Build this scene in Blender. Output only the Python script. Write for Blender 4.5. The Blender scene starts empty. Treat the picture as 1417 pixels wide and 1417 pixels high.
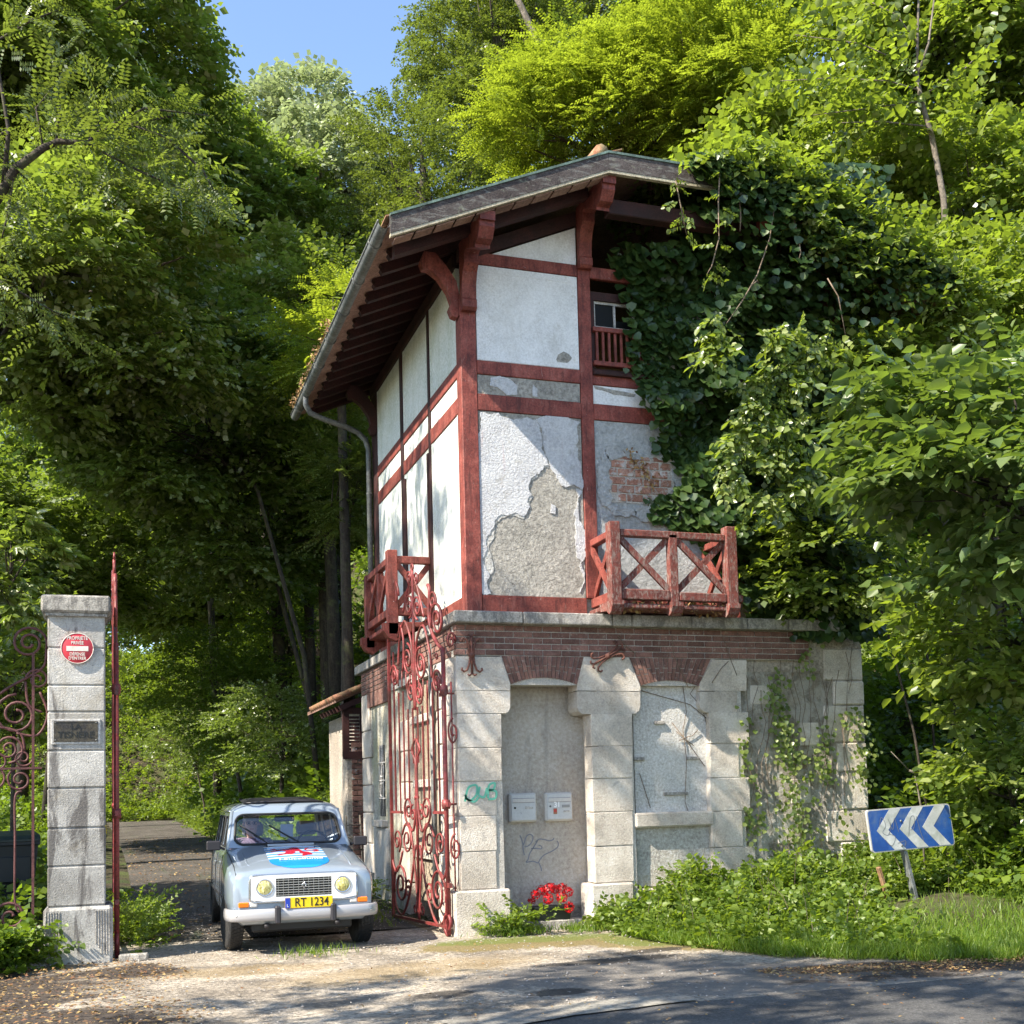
import bpy, math, random
import numpy as np
from mathutils import Vector, Matrix
random.seed(7); rng = np.random.default_rng(11)
R = math.radians
scene = bpy.context.scene
COL = scene.collection

# ---------------------------------------------------------------- camera
CAM_C = np.array([-3.71882, -12.45838, 1.5]); CF = 1624.38; CCX, CCY = 708.5, 993.12
YAW, PIT, ROL = R(18.68978), R(3.77703), R(-1.45510)
cf = np.array([math.sin(YAW)*math.cos(PIT), math.cos(YAW)*math.cos(PIT), math.sin(PIT)])
r0 = np.array([math.cos(YAW), -math.sin(YAW), 0.0]); u0 = np.cross(r0, cf)
cr = math.cos(ROL)*r0 + math.sin(ROL)*u0
cu = -math.sin(ROL)*r0 + math.cos(ROL)*u0
cam_d = bpy.data.cameras.new('camera'); cam = bpy.data.objects.new('camera', cam_d); COL.objects.link(cam)
m = Matrix(((cr[0], cu[0], -cf[0], CAM_C[0]), (cr[1], cu[1], -cf[1], CAM_C[1]), (cr[2], cu[2], -cf[2], CAM_C[2]), (0, 0, 0, 1)))
cam.matrix_world = m
cam_d.sensor_width = 36; cam_d.lens = CF*36/1417; cam_d.shift_y = (CCY-708.5)/1417; cam_d.clip_end = 600; cam_d.clip_start = .05
scene.camera = cam
# ---------------------------------------------------------------- light
SUN = Vector((1.0, 0.30, -1.0)).normalized()          # direction the light travels
world = bpy.data.worlds.new('World'); scene.world = world; world.use_nodes = True
wn = world.node_tree; wn.nodes.clear()
sky = wn.nodes.new('ShaderNodeTexSky'); sky.sky_type = 'NISHITA'; sky.sun_disc = False
sky.sun_elevation = math.asin(-SUN.z); sky.sun_rotation = math.atan2(-SUN.x, -SUN.y)
sky.altitude = 200; sky.air_density = 1.0; sky.dust_density = .3; sky.ozone_density = 3.0
bg = wn.nodes.new('ShaderNodeBackground'); bg.inputs[1].default_value = 0.15
wo = wn.nodes.new('ShaderNodeOutputWorld')
tint = wn.nodes.new('ShaderNodeMix'); tint.data_type = 'RGBA'; tint.blend_type = 'MULTIPLY'; tint.inputs[0].default_value = 1; tint.inputs['B'].default_value = (1.03, .97, .92, 1)
wn.links.new(sky.outputs[0], tint.inputs['A']); wn.links.new(tint.outputs['Result'], bg.inputs[0]); wn.links.new(bg.outputs[0], wo.inputs[0])
sl = bpy.data.lights.new('sun', 'SUN'); sl.energy = 4.9; sl.angle = R(.55); sl.color = (1.0, .92, .78)
so = bpy.data.objects.new('sun', sl); COL.objects.link(so)
so.rotation_euler = SUN.to_track_quat('-Z', 'Y').to_euler(); so.location = (-20, -5, 25)
scene.view_settings.view_transform = 'Standard'; scene.view_settings.look = 'None'
scene.view_settings.exposure = 1.42; scene.view_settings.gamma = 1.0
scene.view_settings.use_curve_mapping = False
scene.render.engine = 'CYCLES'
scene.cycles.max_bounces = 7; scene.cycles.transparent_max_bounces = 12; scene.cycles.diffuse_bounces = 4

# ---------------------------------------------------------------- helpers
def on(px, py, ax, val):
    """world point seen at photo pixel (px,py) that lies on the plane axis=val"""
    d = cf + cr*(px-CCX)/CF + cu*(CCY-py)/CF
    t = (val-CAM_C[ax])/d[ax]
    return CAM_C + t*d
def at(px, py, depth):
    return CAM_C + depth*(cf + cr*(px-CCX)/CF + cu*(CCY-py)/CF)
def fx(px, py, y=-.2):
    p = on(px, py, 1, y); return float(p[0])
def tag(o, label=None, cat=None, group=None, kind=None):
    if label: o['label'] = label
    if cat: o['category'] = cat
    if group: o['group'] = group
    if kind: o['kind'] = kind
    return o
def empty(name, loc=(0, 0, 0), rz=0.0):
    o = bpy.data.objects.new(name, None); COL.objects.link(o); o.location = loc; o.rotation_euler = (0, 0, rz)
    o.empty_display_size = .2
    return o
def link_mesh(name, me, mat=None, parent=None):
    o = bpy.data.objects.new(name, me); COL.objects.link(o)
    if mat is not None and not me.materials:
        for k in (mat if isinstance(mat, (list, tuple)) else [mat]): me.materials.append(k)
    if parent: o.parent = parent
    return o
def mesh_np(name, V, F, mat=None, parent=None, smooth=False):
    """V (n,3), F (m,4) quads"""
    me = bpy.data.meshes.new(name)
    V = np.asarray(V, np.float32); F = np.asarray(F, np.int32); k = F.shape[1]
    me.vertices.add(len(V)); me.vertices.foreach_set('co', V.ravel())
    me.loops.add(F.size); me.loops.foreach_set('vertex_index', F.ravel())
    me.polygons.add(len(F)); me.polygons.foreach_set('loop_start', np.arange(0, F.size, k, dtype=np.int32))
    try: me.polygons.foreach_set('loop_total', np.full(len(F), k, np.int32))
    except Exception: pass
    me.update(calc_edges=True)
    if smooth: me.polygons.foreach_set('use_smooth', np.ones(len(F), bool))
    return link_mesh(name, me, mat, parent)

class MB:
    def __init__(s): s.v = []; s.f = []; s.sm = []; s.mi = []; s.cm = 0
    def add(s, vs, fs, smooth=False):
        b = len(s.v); s.v += [tuple(float(c) for c in v) for v in vs]
        s.f += [tuple(b+i for i in f) for f in fs]; s.sm += [smooth]*len(fs); s.mi += [s.cm]*len(fs); return s
    def box(s, x0, x1, y0, y1, z0, z1, b=0.0):
        if x1 < x0: x0, x1 = x1, x0
        if y1 < y0: y0, y1 = y1, y0
        if z1 < z0: z0, z1 = z1, z0
        c = Vector(((x0+x1)/2, (y0+y1)/2, (z0+z1)/2))
        return s.obox(c, (Vector((1, 0, 0)), Vector((0, 1, 0)), Vector((0, 0, 1))), ((x1-x0)/2, (y1-y0)/2, (z1-z0)/2), b)
    def obox(s, c, ax, h, b=0.0):
        c = Vector(c); X, Y, Z = ax
        if b <= 0:
            vs = [c + X*h[0]*i + Y*h[1]*j + Z*h[2]*k for i in (-1, 1) for j in (-1, 1) for k in (-1, 1)]
            fs = [(0, 1, 3, 2), (4, 6, 7, 5), (0, 4, 5, 1), (2, 3, 7, 6), (0, 2, 6, 4), (1, 5, 7, 3)]
            return s.add(vs, fs)
        b = min(b, *[q*.9 for q in h])
        vs = []; idx = {}
        for i in (-1, 1):
            for j in (-1, 1):
                for k in (-1, 1):
                    for a in range(3):
                        q = [h[0]*i, h[1]*j, h[2]*k]
                        for n, sg in enumerate((i, j, k)):
                            if n != a: q[n] -= b*sg
                        idx[(i, j, k, a)] = len(vs); vs.append(c + X*q[0] + Y*q[1] + Z*q[2])
        fs = []
        def quad(l):
            fs.append(tuple(idx[t] for t in l))
        for a in range(3):
            o1, o2 = [n for n in range(3) if n != a]
            for sg in (-1, 1):
                l = []
                for p, q in ((-1, -1), (1, -1), (1, 1), (-1, 1)):
                    t = [0, 0, 0]; t[a] = sg; t[o1] = p; t[o2] = q; l.append((t[0], t[1], t[2], a))
                if (sg == 1) == (a == 1): l.reverse()
                quad(l)
        for a in range(3):            # chamfers along axis a
            o1, o2 = [n for n in range(3) if n != a]
            for p in (-1, 1):
                for q in (-1, 1):
                    t0 = [0, 0, 0]; t0[o1] = p; t0[o2] = q; t1 = list(t0); t0[a] = -1; t1[a] = 1
                    l = [(*t0, o1), (*t1, o1), (*t1, o2), (*t0, o2)]
                    quad(l)
        for i in (-1, 1):
            for j in (-1, 1):
                for k in (-1, 1): fs.append((idx[(i, j, k, 0)], idx[(i, j, k, 1)], idx[(i, j, k, 2)]))
        return s.add(vs, fs)
    def beam(s, p, q, w, h, up=(0, 0, 1), b=0.0):
        """bar from p to q, w wide across up, h along up"""
        p = Vector(p); q = Vector(q); d = (q-p); L = d.length; d.normalize(); up = Vector(up)
        x = d.cross(up)
        if x.length < 1e-4: up = Vector((1, 0, 0)); x = d.cross(up)
        x.normalize(); u = x.cross(d).normalized()
        return s.obox((p+q)/2, (x, d, u), (w/2, L/2, h/2), b)
    def tube(s, pts, r, n=6, cap=True, smooth=True):
        pts = [Vector(p) for p in pts]; rs = r if isinstance(r, (list, tuple)) else [r]*len(pts)
        vs = []; fs = []; prev = None
        for i, p in enumerate(pts):
            t = (pts[min(i+1, len(pts)-1)]-pts[max(i-1, 0)])
            if t.length < 1e-9: t = Vector((0, 0, 1))
            t.normalize()
            if prev is None:
                a = Vector((0, 0, 1)) if abs(t.z) < .9 else Vector((1, 0, 0)); x = t.cross(a).normalized()
            else:
                x = (prev - t*prev.dot(t))
                x = x.normalized() if x.length > 1e-6 else t.cross(Vector((0, 0, 1))).normalized()
            prev = x; y = t.cross(x)
            for k in range(n):
                a = 2*math.pi*k/n; vs.append(p + x*(rs[i]*math.cos(a)) + y*(rs[i]*math.sin(a)))
        for i in range(len(pts)-1):
            for k in range(n):
                fs.append((i*n+k, i*n+(k+1) % n, (i+1)*n+(k+1) % n, (i+1)*n+k))
        if cap: fs += [tuple(reversed(range(n))), tuple((len(pts)-1)*n+k for k in range(n))]
        return s.add(vs, fs, smooth)
    def lathe(s, c, prof, n=16, axis=(0, 0, 1), smooth=True):
        c = Vector(c); a = Vector(axis).normalized(); x = a.orthogonal().normalized(); y = a.cross(x)
        vs = []; fs = []
        for r, h in prof:
            for k in range(n):
                t = 2*math.pi*k/n; vs.append(c + a*h + x*(r*math.cos(t)) + y*(r*math.sin(t)))
        for i in range(len(prof)-1):
            for k in range(n): fs.append((i*n+k, i*n+(k+1) % n, (i+1)*n+(k+1) % n, (i+1)*n+k))
        if prof[0][0] > 1e-4: fs.append(tuple(reversed(range(n))))
        if prof[-1][0] > 1e-4: fs.append(tuple((len(prof)-1)*n+k for k in range(n)))
        return s.add(vs, fs, smooth)
    def prism(s, poly, o, ux, uy, n, t):
        """polygon poly (a,b) at o + ux*a + uy*b, extruded t along n"""
        o, ux, uy, n = Vector(o), Vector(ux), Vector(uy), Vector(n)
        k = len(poly); vs = [o+ux*a+uy*b for a, b in poly]; vs += [v+n*t for v in vs]
        fs = [tuple(reversed(range(k))), tuple(range(k, 2*k))] + [(i, (i+1) % k, k+(i+1) % k, k+i) for i in range(k)]
        return s.add(vs, fs)
    def build(s, name, mat=None, parent=None, fix=True):
        me = bpy.data.meshes.new(name); me.from_pydata(s.v, [], s.f)
        me.polygons.foreach_set('use_smooth', s.sm); me.polygons.foreach_set('material_index', s.mi)
        me.update()
        if fix:
            import bmesh
            bm = bmesh.new(); bm.from_mesh(me); bmesh.ops.recalc_face_normals(bm, faces=bm.faces); bm.to_mesh(me); bm.free()
        return link_mesh(name, me, mat, parent)
def part(name, fn, mat, parent):
    b = MB(); fn(b); return b.build(name, mat, parent)
def children(o): return [c for c in bpy.data.objects if c.parent == o]
def copy_tree(o, parent=None):
    c = o.copy(); COL.objects.link(c); c.parent = parent
    if parent is not None: c.matrix_parent_inverse = o.matrix_parent_inverse.copy()
    for ch in children(o): copy_tree(ch, c)
    return c
def textmesh(name, body, size, mat, parent, loc, rot, extrude=.0008, sx=1.0, align='CENTER', spacing=1.0, offset=0.0):
    cu_ = bpy.data.curves.new(name, 'FONT'); cu_.body = body; cu_.size = size; cu_.align_x = align; cu_.align_y = 'CENTER'
    cu_.extrude = extrude; cu_.space_character = spacing; cu_.offset = offset
    t = bpy.data.objects.new(name+'_tmp', cu_); COL.objects.link(t)
    dg = bpy.context.evaluated_depsgraph_get(); dg.update()
    me = bpy.data.meshes.new_from_object(t.evaluated_get(dg)); bpy.data.objects.remove(t)
    me.name = name; me.materials.clear(); me.materials.append(mat)
    o = bpy.data.objects.new(name, me); COL.objects.link(o); o.parent = parent; o.location = loc; o.rotation_euler = rot; o.scale = (sx, 1, 1)
    return o

# ---------------------------------------------------------------- materials
def surf(name, cols, scale=3.0, rough=.8, bump=.2, bscale=40.0, layers=(), metal=0.0, spec=.35, objvar=0.0, stretch=(1, 1, 1), bdist=.01, detail=6, fine=0.17, coat=0.0, patches=()):
    """cols: list of base colours mixed by a big noise; layers: (colour, scale, threshold, softness, (sx,sy,sz), amount)"""
    if bump <= .12: fine = .03
    mt = bpy.data.materials.new(name); mt.use_nodes = True; nt = mt.node_tree; N = nt.nodes; L = nt.links
    pb = N['Principled BSDF']; pb.inputs['Roughness'].default_value = rough; pb.inputs['Metallic'].default_value = metal
    pb.inputs['Specular IOR Level'].default_value = spec
    if coat: pb.inputs['Coat Weight'].default_value = coat; pb.inputs['Coat Roughness'].default_value = .06
    tc = N.new('ShaderNodeTexCoord')
    def mapped(st):
        mp = N.new('ShaderNodeMapping'); mp.inputs['Scale'].default_value = st; L.new(tc.outputs['Object'], mp.inputs[0]); return mp.outputs[0]
    def noise(sc, det=6, st=(1, 1, 1), dist=0.0, ro=.6):
        n = N.new('ShaderNodeTexNoise'); n.inputs['Scale'].default_value = sc; n.inputs['Detail'].default_value = det
        n.inputs['Roughness'].default_value = ro; n.inputs['Distortion'].default_value = dist
        L.new(mapped(st), n.inputs['Vector']); return n.outputs[0]
    n1 = noise(scale, detail, stretch, .3)
    rp = N.new('ShaderNodeValToRGB'); L.new(n1, rp.inputs[0])
    el = rp.color_ramp.elements
    k = len(cols)
    for i in range(k):
        p = .38 + .24*i/max(1, k-1)
        e = el[i] if i < 2 else el.new(p)
        e.position = p; e.color = (*cols[i], 1)
    if k == 1: el[1].color = (*cols[0], 1)
    col = rp.outputs[0]
    if fine:
        nf0 = noise(bscale*.8, 6, (1, 1, 1), .3, .7); nfr = N.new('ShaderNodeMapRange'); nfr.inputs['From Min'].default_value = .33; nfr.inputs['From Max'].default_value = .67; L.new(nf0, nfr.inputs['Value']); nf = nfr.outputs[0]
        mx = N.new('ShaderNodeMix'); mx.data_type = 'RGBA'; mx.blend_type = 'OVERLAY'; mx.inputs[0].default_value = fine*2.5
        L.new(col, mx.inputs['A']); L.new(nf, mx.inputs['B']); col = mx.outputs['Result']
    h = None
    for (c, sc, th, sf, st, am) in layers:
        nn = noise(sc, 8, st, .6, .65)
        mr = N.new('ShaderNodeMapRange'); mr.inputs['From Min'].default_value = th-sf; mr.inputs['From Max'].default_value = th+sf
        mr.inputs['To Max'].default_value = am; L.new(nn, mr.inputs['Value'])
        mx = N.new('ShaderNodeMix'); mx.data_type = 'RGBA'; L.new(mr.outputs[0], mx.inputs[0]); L.new(col, mx.inputs['A'])
        mx.inputs['B'].default_value = (*c, 1); col = mx.outputs['Result']
    for (c, ells, nsc, sf, am) in patches:      # worn areas: ellipses on the ground with ragged, noise-torn edges
        cur = None
        for (ex, ey, rx_, ry_, ro_) in ells:
            mp = N.new('ShaderNodeMapping'); mp.vector_type = 'TEXTURE'; mp.inputs['Location'].default_value = (ex, ey, 0); mp.inputs['Rotation'].default_value = (0, 0, ro_); mp.inputs['Scale'].default_value = (rx_, ry_, 1000)
            L.new(tc.outputs['Object'], mp.inputs[0]); vl = N.new('ShaderNodeVectorMath'); vl.operation = 'LENGTH'; L.new(mp.outputs[0], vl.inputs[0])
            if cur is None: cur = vl.outputs['Value']
            else:
                mi = N.new('ShaderNodeMath'); mi.operation = 'MINIMUM'; L.new(cur, mi.inputs[0]); L.new(vl.outputs['Value'], mi.inputs[1]); cur = mi.outputs[0]
        nn = noise(nsc, 8, (1, 1, 1), 1.0, .72); ma = N.new('ShaderNodeMath'); ma.operation = 'MULTIPLY_ADD'; L.new(nn, ma.inputs[0]); ma.inputs[1].default_value = 1.5; L.new(cur, ma.inputs[2])
        mr = N.new('ShaderNodeMapRange'); mr.inputs['From Min'].default_value = 1.62+sf; mr.inputs['From Max'].default_value = 1.62-sf; mr.inputs['To Max'].default_value = am; L.new(ma.outputs[0], mr.inputs['Value'])
        mx = N.new('ShaderNodeMix'); mx.data_type = 'RGBA'; L.new(mr.outputs[0], mx.inputs[0]); L.new(col, mx.inputs['A']); mx.inputs['B'].default_value = (*c, 1); col = mx.outputs['Result']
    if objvar:
        oi = N.new('ShaderNodeObjectInfo'); hv = N.new('ShaderNodeHueSaturation')
        mr = N.new('ShaderNodeMapRange'); mr.inputs['To Min'].default_value = 1-objvar; mr.inputs['To Max'].default_value = 1+objvar
        L.new(oi.outputs['Random'], mr.inputs['Value']); L.new(mr.outputs[0], hv.inputs['Value']); L.new(col, hv.inputs['Color']); col = hv.outputs[0]
    L.new(col, pb.inputs['Base Color'])
    if bump:
        nb = noise(bscale, 8, (1, 1, 1), .2, .7)
        bp = N.new('ShaderNodeBump'); bp.inputs['Strength'].default_value = bump; bp.inputs['Distance'].default_value = bdist*1.8
        L.new(nb, bp.inputs['Height']); L.new(bp.outputs[0], pb.inputs['Normal'])
    mt['x'] = 1
    return mt
def flat(name, c, rough=.5, metal=0.0, spec=.5, coat=0.0):
    mt = bpy.data.materials.new(name); mt.use_nodes = True; pb = mt.node_tree.nodes['Principled BSDF']
    pb.inputs['Base Color'].default_value = (*c, 1); pb.inputs['Roughness'].default_value = rough; pb.inputs['Metallic'].default_value = metal
    pb.inputs['Specular IOR Level'].default_value = spec
    if coat: pb.inputs['Coat Weight'].default_value = coat; pb.inputs['Coat Roughness'].default_value = .04
    return mt
def leafmat(name, cols, trans, rough=.42, tw=.38, spec=.45):
    """every leaf is its own mesh island: colour varies leaf by leaf"""
    mt = bpy.data.materials.new(name); mt.use_nodes = True; nt = mt.node_tree; N = nt.nodes; L = nt.links
    pb = N['Principled BSDF']; out = N['Material Output']
    pb.inputs['Roughness'].default_value = rough; pb.inputs['Specular IOR Level'].default_value = spec
    g = N.new('ShaderNodeNewGeometry'); rp = N.new('ShaderNodeValToRGB'); L.new(g.outputs['Random Per Island'], rp.inputs[0])
    el = rp.color_ramp.elements; k = len(cols)
    for i in range(k):
        p = i/(k-1); e = el[i] if i < 2 else el.new(p); e.position = p; e.color = (*cols[i], 1)
    L.new(rp.outputs[0], pb.inputs['Base Color'])
    tr = N.new('ShaderNodeBsdfTranslucent'); mx2 = N.new('ShaderNodeMix'); mx2.data_type = 'RGBA'; mx2.blend_type = 'MULTIPLY'; mx2.inputs[0].default_value = 0
    hs = N.new('ShaderNodeHueSaturation'); hs.inputs['Color'].default_value = (*trans, 1)
    mr = N.new('ShaderNodeMapRange'); mr.inputs['To Min'].default_value = .65; mr.inputs['To Max'].default_value = 1.3
    ml = N.new('ShaderNodeMath'); ml.operation = 'FRACT'; mm = N.new('ShaderNodeMath'); mm.operation = 'MULTIPLY'; mm.inputs[1].default_value = 37.7
    L.new(g.outputs['Random Per Island'], mm.inputs[0]); L.new(mm.outputs[0], ml.inputs[0]); L.new(ml.outputs[0], mr.inputs['Value'])
    L.new(mr.outputs[0], hs.inputs['Value']); L.new(hs.outputs[0], tr.inputs[0])
    ms = N.new('ShaderNodeMixShader'); ms.inputs[0].default_value = tw
    L.new(pb.outputs[0], ms.inputs[1]); L.new(tr.outputs[0], ms.inputs[2]); L.new(ms.outputs[0], out.inputs[0])
    return mt
STAIN = (.10, .095, .085)
M = {}
M['stone'] = surf('limestone', [(.47, .41, .345), (.58, .515, .44), (.66, .60, .53)], 2.2, .9, .6, 60, [((.30, .27, .25), 9, .62, .06, (1, 1, 1), .6), ((.62, .58, .53), 14, .64, .03, (1, 1, 1), .55), ((.22, .20, .18), 45, .69, .03, (1, 1, 1), .7)], objvar=.10, bdist=.03, fine=.09)
M['cornice'] = surf('weathered_cornice', [(.30, .28, .25), (.42, .39, .35)], 3, .92, .6, 60, [((.13, .12, .11), 12, .52, .06, (1, 1, .5), .7), ((.5, .47, .42), 20, .62, .03, (1, 1, 1), .5)], objvar=.08, bdist=.02)
M['render'] = surf('rough_render', [(.42, .36, .30), (.55, .48, .40)], 1.6, .95, 1.0, 34, [((.5, .35, .2), 2.2, .66, .08, (1, 1, .5), .5), ((.26, .23, .2), 60, .66, .03, (1, 1, 1), .6)], bdist=.035)
M['render_white'] = surf('white_render', [(.52, .50, .47), (.64, .61, .57)], 2, .9, .8, 45, [((.33, .32, .31), 1.8, .63, .08, (1, 1, .35), .5), ((.36, .34, .32), 70, .69, .02, (1, 1, 1), .6)], bdist=.02)
M['plaster'] = surf('white_plaster', [(.70, .69, .68), (.80, .79, .78)], 2, .85, .5, 60, [((.48, .46, .42), 1.6, .60, .08, (1.5, 1.5, .5), .45), ((.55, .52, .47), 9, .64, .03, (1, 1, 1), .5), ((.45, .42, .40), 75, .70, .02, (1, 1, 1), .7)], bdist=.008)
M['plaster_side'] = surf('greenish_white_plaster', [(.62, .64, .58), (.72, .73, .68)], 1.6, .85, .4, 45, [((.42, .45, .30), 2.0, .60, .1, (1, 1.5, .4), .45), ((.40, .37, .33), 80, .71, .02, (1, 1, 1), .6)], bdist=.008)
M['grey_render'] = surf('grey_undercoat', [(.36, .34, .30), (.46, .43, .38)], 3, .95, .9, 34, [((.30, .28, .25), 5, .6, .05, (1, 1, 1), .4)], bdist=.03)
M['stucco_blue'] = surf('ripple_stucco', [(.52, .535, .54), (.66, .67, .67)], 2.5, .9, 1.0, 30, [((.40, .40, .40), 3, .64, .06, (1, 1, .6), .5)], bdist=.05)
M['brick'] = surf('old_brick', [(.15, .075, .06), (.22, .115, .09)], 9, .9, .5, 90, [((.42, .36, .31), 22, .63, .04, (1, 1, 1), .6), ((.10, .06, .055), 14, .62, .06, (1, 1, 1), .6)], objvar=.28)
M['brick_pale'] = surf('pale_brick', [(.28, .13, .09), (.40, .22, .16)], 9, .9, .6, 70, [((.5, .48, .45), 12, .55, .05, (1, 1, 1), .9)], objvar=.22)
M['mortar'] = surf('mortar', [(.40, .37, .33), (.50, .46, .41)], 6, .95, .6, 80)
RED = [(.14, .032, .024), (.20, .046, .034), (.25, .068, .05)]
M['red'] = surf('red_timber_paint', RED, 4, .62, .4, 60, [((.30, .11, .085), 5, .60, .06, (3, 3, 1), .5), ((.50, .43, .40), 30, .69, .015, (1, 1, 1), .9), ((.06, .018, .015), 5, .58, .05, (4, 4, .5), .6), ((.36, .24, .20), 14, .66, .03, (4, 4, .6), .6)], objvar=.12, bdist=.008)
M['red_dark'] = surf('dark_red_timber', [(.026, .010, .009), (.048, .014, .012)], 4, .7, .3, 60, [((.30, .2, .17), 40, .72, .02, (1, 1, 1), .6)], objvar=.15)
M['red_worn'] = surf('weathered_red_rail', [(.12, .032, .025), (.19, .05, .038)], 5, .8, .7, 50, [((.26, .20, .17), 6, .55, .05, (6, 6, 2), .75), ((.16, .13, .12), 10, .60, .05, (3, 3, 3), .7)], objvar=.1, bdist=.01)
M['gate'] = surf('red_gate_paint', [(.16, .026, .026), (.25, .048, .046)], 4, .42, .2, 60, [((.10, .045, .035), 6, .55, .08, (1, 1, 1), .8)])
M['rust'] = surf('rusty_iron', [(.13, .05, .035), (.2, .08, .055)], 12, .8, .4, 60, [((.06, .03, .03), 15, .55, .08, (1, 1, 1), .7)])
M['fence'] = surf('old_red_iron', [(.075, .028, .028), (.12, .045, .042)], 6, .6, .2, 60)
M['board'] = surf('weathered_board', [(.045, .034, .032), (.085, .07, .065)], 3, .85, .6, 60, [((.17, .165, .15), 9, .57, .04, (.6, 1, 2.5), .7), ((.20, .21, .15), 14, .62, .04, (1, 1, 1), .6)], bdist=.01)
M['board_pale'] = surf('bare_board_edge', [(.36, .31, .22), (.46, .41, .30)], 4, .85, .5, 60, [((.15, .12, .10), 8, .6, .05, (1, 1, 3), .7)])  # bare wood, paler in itself than the weathered boards
M['soffit'] = surf('soffit_boards', [(.20, .11, .08), (.28, .17, .13)], 3, .85, .3, 50, objvar=.15)
M['zinc'] = surf('old_zinc', [(.13, .135, .13), (.21, .215, .21)], 4, .6, .2, 30, [((.14, .14, .12), 6, .6, .06, (1, 1, 1), .7)], metal=.35)
M['tile'] = surf('clay_tile', [(.30, .12, .07), (.42, .2, .12)], 8, .9, .5, 50, [((.12, .12, .06), 6, .5, .1, (1, 1, 1), .8)], objvar=.25)
M['black'] = flat('black_void', (.004, .004, .004), .9)
M['glass'] = flat('dark_pane', (.004, .004, .004), .5, 0, .2)
M['plant_pot'] = flat('dark_planter_plastic', (.012, .016, .012), .45)
M['white_paint'] = surf('worn_white_paint', [(.36, .34, .32), (.50, .48, .45)], 6, .7, .3, 60)
# leaves; palest linden and hazel tones put glossy highlights into the colour
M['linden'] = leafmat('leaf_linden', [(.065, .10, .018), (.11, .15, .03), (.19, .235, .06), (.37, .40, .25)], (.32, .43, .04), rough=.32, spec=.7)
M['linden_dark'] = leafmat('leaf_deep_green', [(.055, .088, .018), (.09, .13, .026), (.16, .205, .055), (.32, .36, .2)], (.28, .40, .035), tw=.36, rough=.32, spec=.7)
M['robinia'] = leafmat('leaf_robinia', [(.10, .15, .02), (.17, .235, .03), (.28, .34, .07)], (.40, .50, .03), tw=.42)
M['acacia_mid'] = leafmat('leaf_acacia_mid', [(.05, .075, .016), (.085, .115, .025), (.16, .19, .055)], (.22, .29, .03), tw=.36, rough=.36, spec=.6)
M['silver'] = leafmat('leaf_silver', [(.16, .21, .08), (.34, .38, .24), (.70, .72, .60)], (.36, .44, .16), tw=.35, rough=.35, spec=.6)
M['hazel'] = leafmat('leaf_hazel', [(.055, .09, .018), (.095, .14, .03), (.19, .235, .06), (.26, .30, .11)], (.33, .44, .03), tw=.4, rough=.33, spec=.65)
M['hazel_cool'] = leafmat('leaf_hazel_cool', [(.045, .08, .024), (.08, .125, .035), (.17, .21, .08)], (.24, .35, .035), tw=.33, rough=.35, spec=.6)
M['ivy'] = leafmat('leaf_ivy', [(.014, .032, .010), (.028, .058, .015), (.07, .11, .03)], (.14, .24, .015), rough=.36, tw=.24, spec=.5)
M['nettle'] = leafmat('leaf_nettle', [(.065, .11, .015), (.11, .165, .025), (.19, .245, .05)], (.32, .44, .025), tw=.42)
M['grass'] = leafmat('grass_blade', [(.07, .13, .012), (.11, .18, .018), (.19, .24, .04)], (.30, .44, .02), tw=.4)
M['under'] = leafmat('leaf_undergrowth', [(.045, .085, .012), (.085, .135, .017), (.16, .22, .03)], (.25, .38, .02), tw=.38)
M['deadleaf'] = leafmat('dead_leaf', [(.16, .07, .035), (.28, .15, .06), (.42, .30, .12), (.12, .06, .04)], (.3, .2, .05), tw=.1, rough=.8)
M['bark'] = surf('bark', [(.035, .028, .022), (.07, .055, .042)], 5, .9, .8, 30, [((.12, .13, .05), 4, .6, .08, (1, 1, 1), .7)], stretch=(3, 3, .5))
M['bark_pale'] = surf('pale_bark', [(.10, .085, .065), (.18, .15, .12)], 5, .9, .6, 30, stretch=(3, 3, .5))
M['vine'] = surf('vine_stem', [(.14, .10, .07), (.2, .15, .11)], 9, .9, .5, 40)
# ================================================================ GATEHOUSE
house = empty('gatehouse', (0, 0, 0))
tag(house, 'three storey half-timbered gatehouse with red beams, white plaster and stone ground floor', 'building')
X1 = 5.1; YB = 4.85; GX = -.2; GY = -.2
def H(name, fn, mat, parent=None): return part(name, fn, mat, parent or house)

# ---- ground floor walls
def f(b):
    b.box(-.1, .16, .3, YB-.02, 0, 3.36)                    # left wall core, outer face behind the stones
    b.box(.16, 1.60, .2, .5, 0, 3.36)                        # deep doorway infill
    b.box(1.60, 1.93, -.05, .5, 0, 3.36)
    b.box(1.93, 3.30, -.06, .5, 0, 3.36)
    b.box(-.1, .3, -.1, .29, 0, 3.36)
    b.box(.3, 4.75, -.17+.03, .19, 2.9, 3.36)
H('wall', f, M['render'])
H('mortar_bed', lambda b: (b.box(-.190, .30, -.19, .40, .3, 3.0), b.box(1.45, 1.88, -.19, 0, .3, 3.0), b.box(2.96, 3.30, -.19, 0, .3, 3.0)), M['mortar'])
def f(b):
    b.box(3.30, 4.95, -.13, .5, -.1, 3.30)
    b.box(4.75, 5.05, -.12, 4.9, -.1, 3.34)
    b.box(0.0, 5.0, 4.6, 4.84, 0, 3.34)
H('rubble_wall', f, surf('rubble_wall', [(.30, .26, .21), (.44, .40, .34)], 3, .95, 1.0, 14, [((.56, .53, .48), 4, .52, .05, (1, 1, 1), .75), ((.24, .15, .09), 9, .64, .03, (1, 1, 1), .8)], bdist=.05))
def f(b): b.box(.215, 1.50, .178, .2, .22, 2.9)
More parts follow.
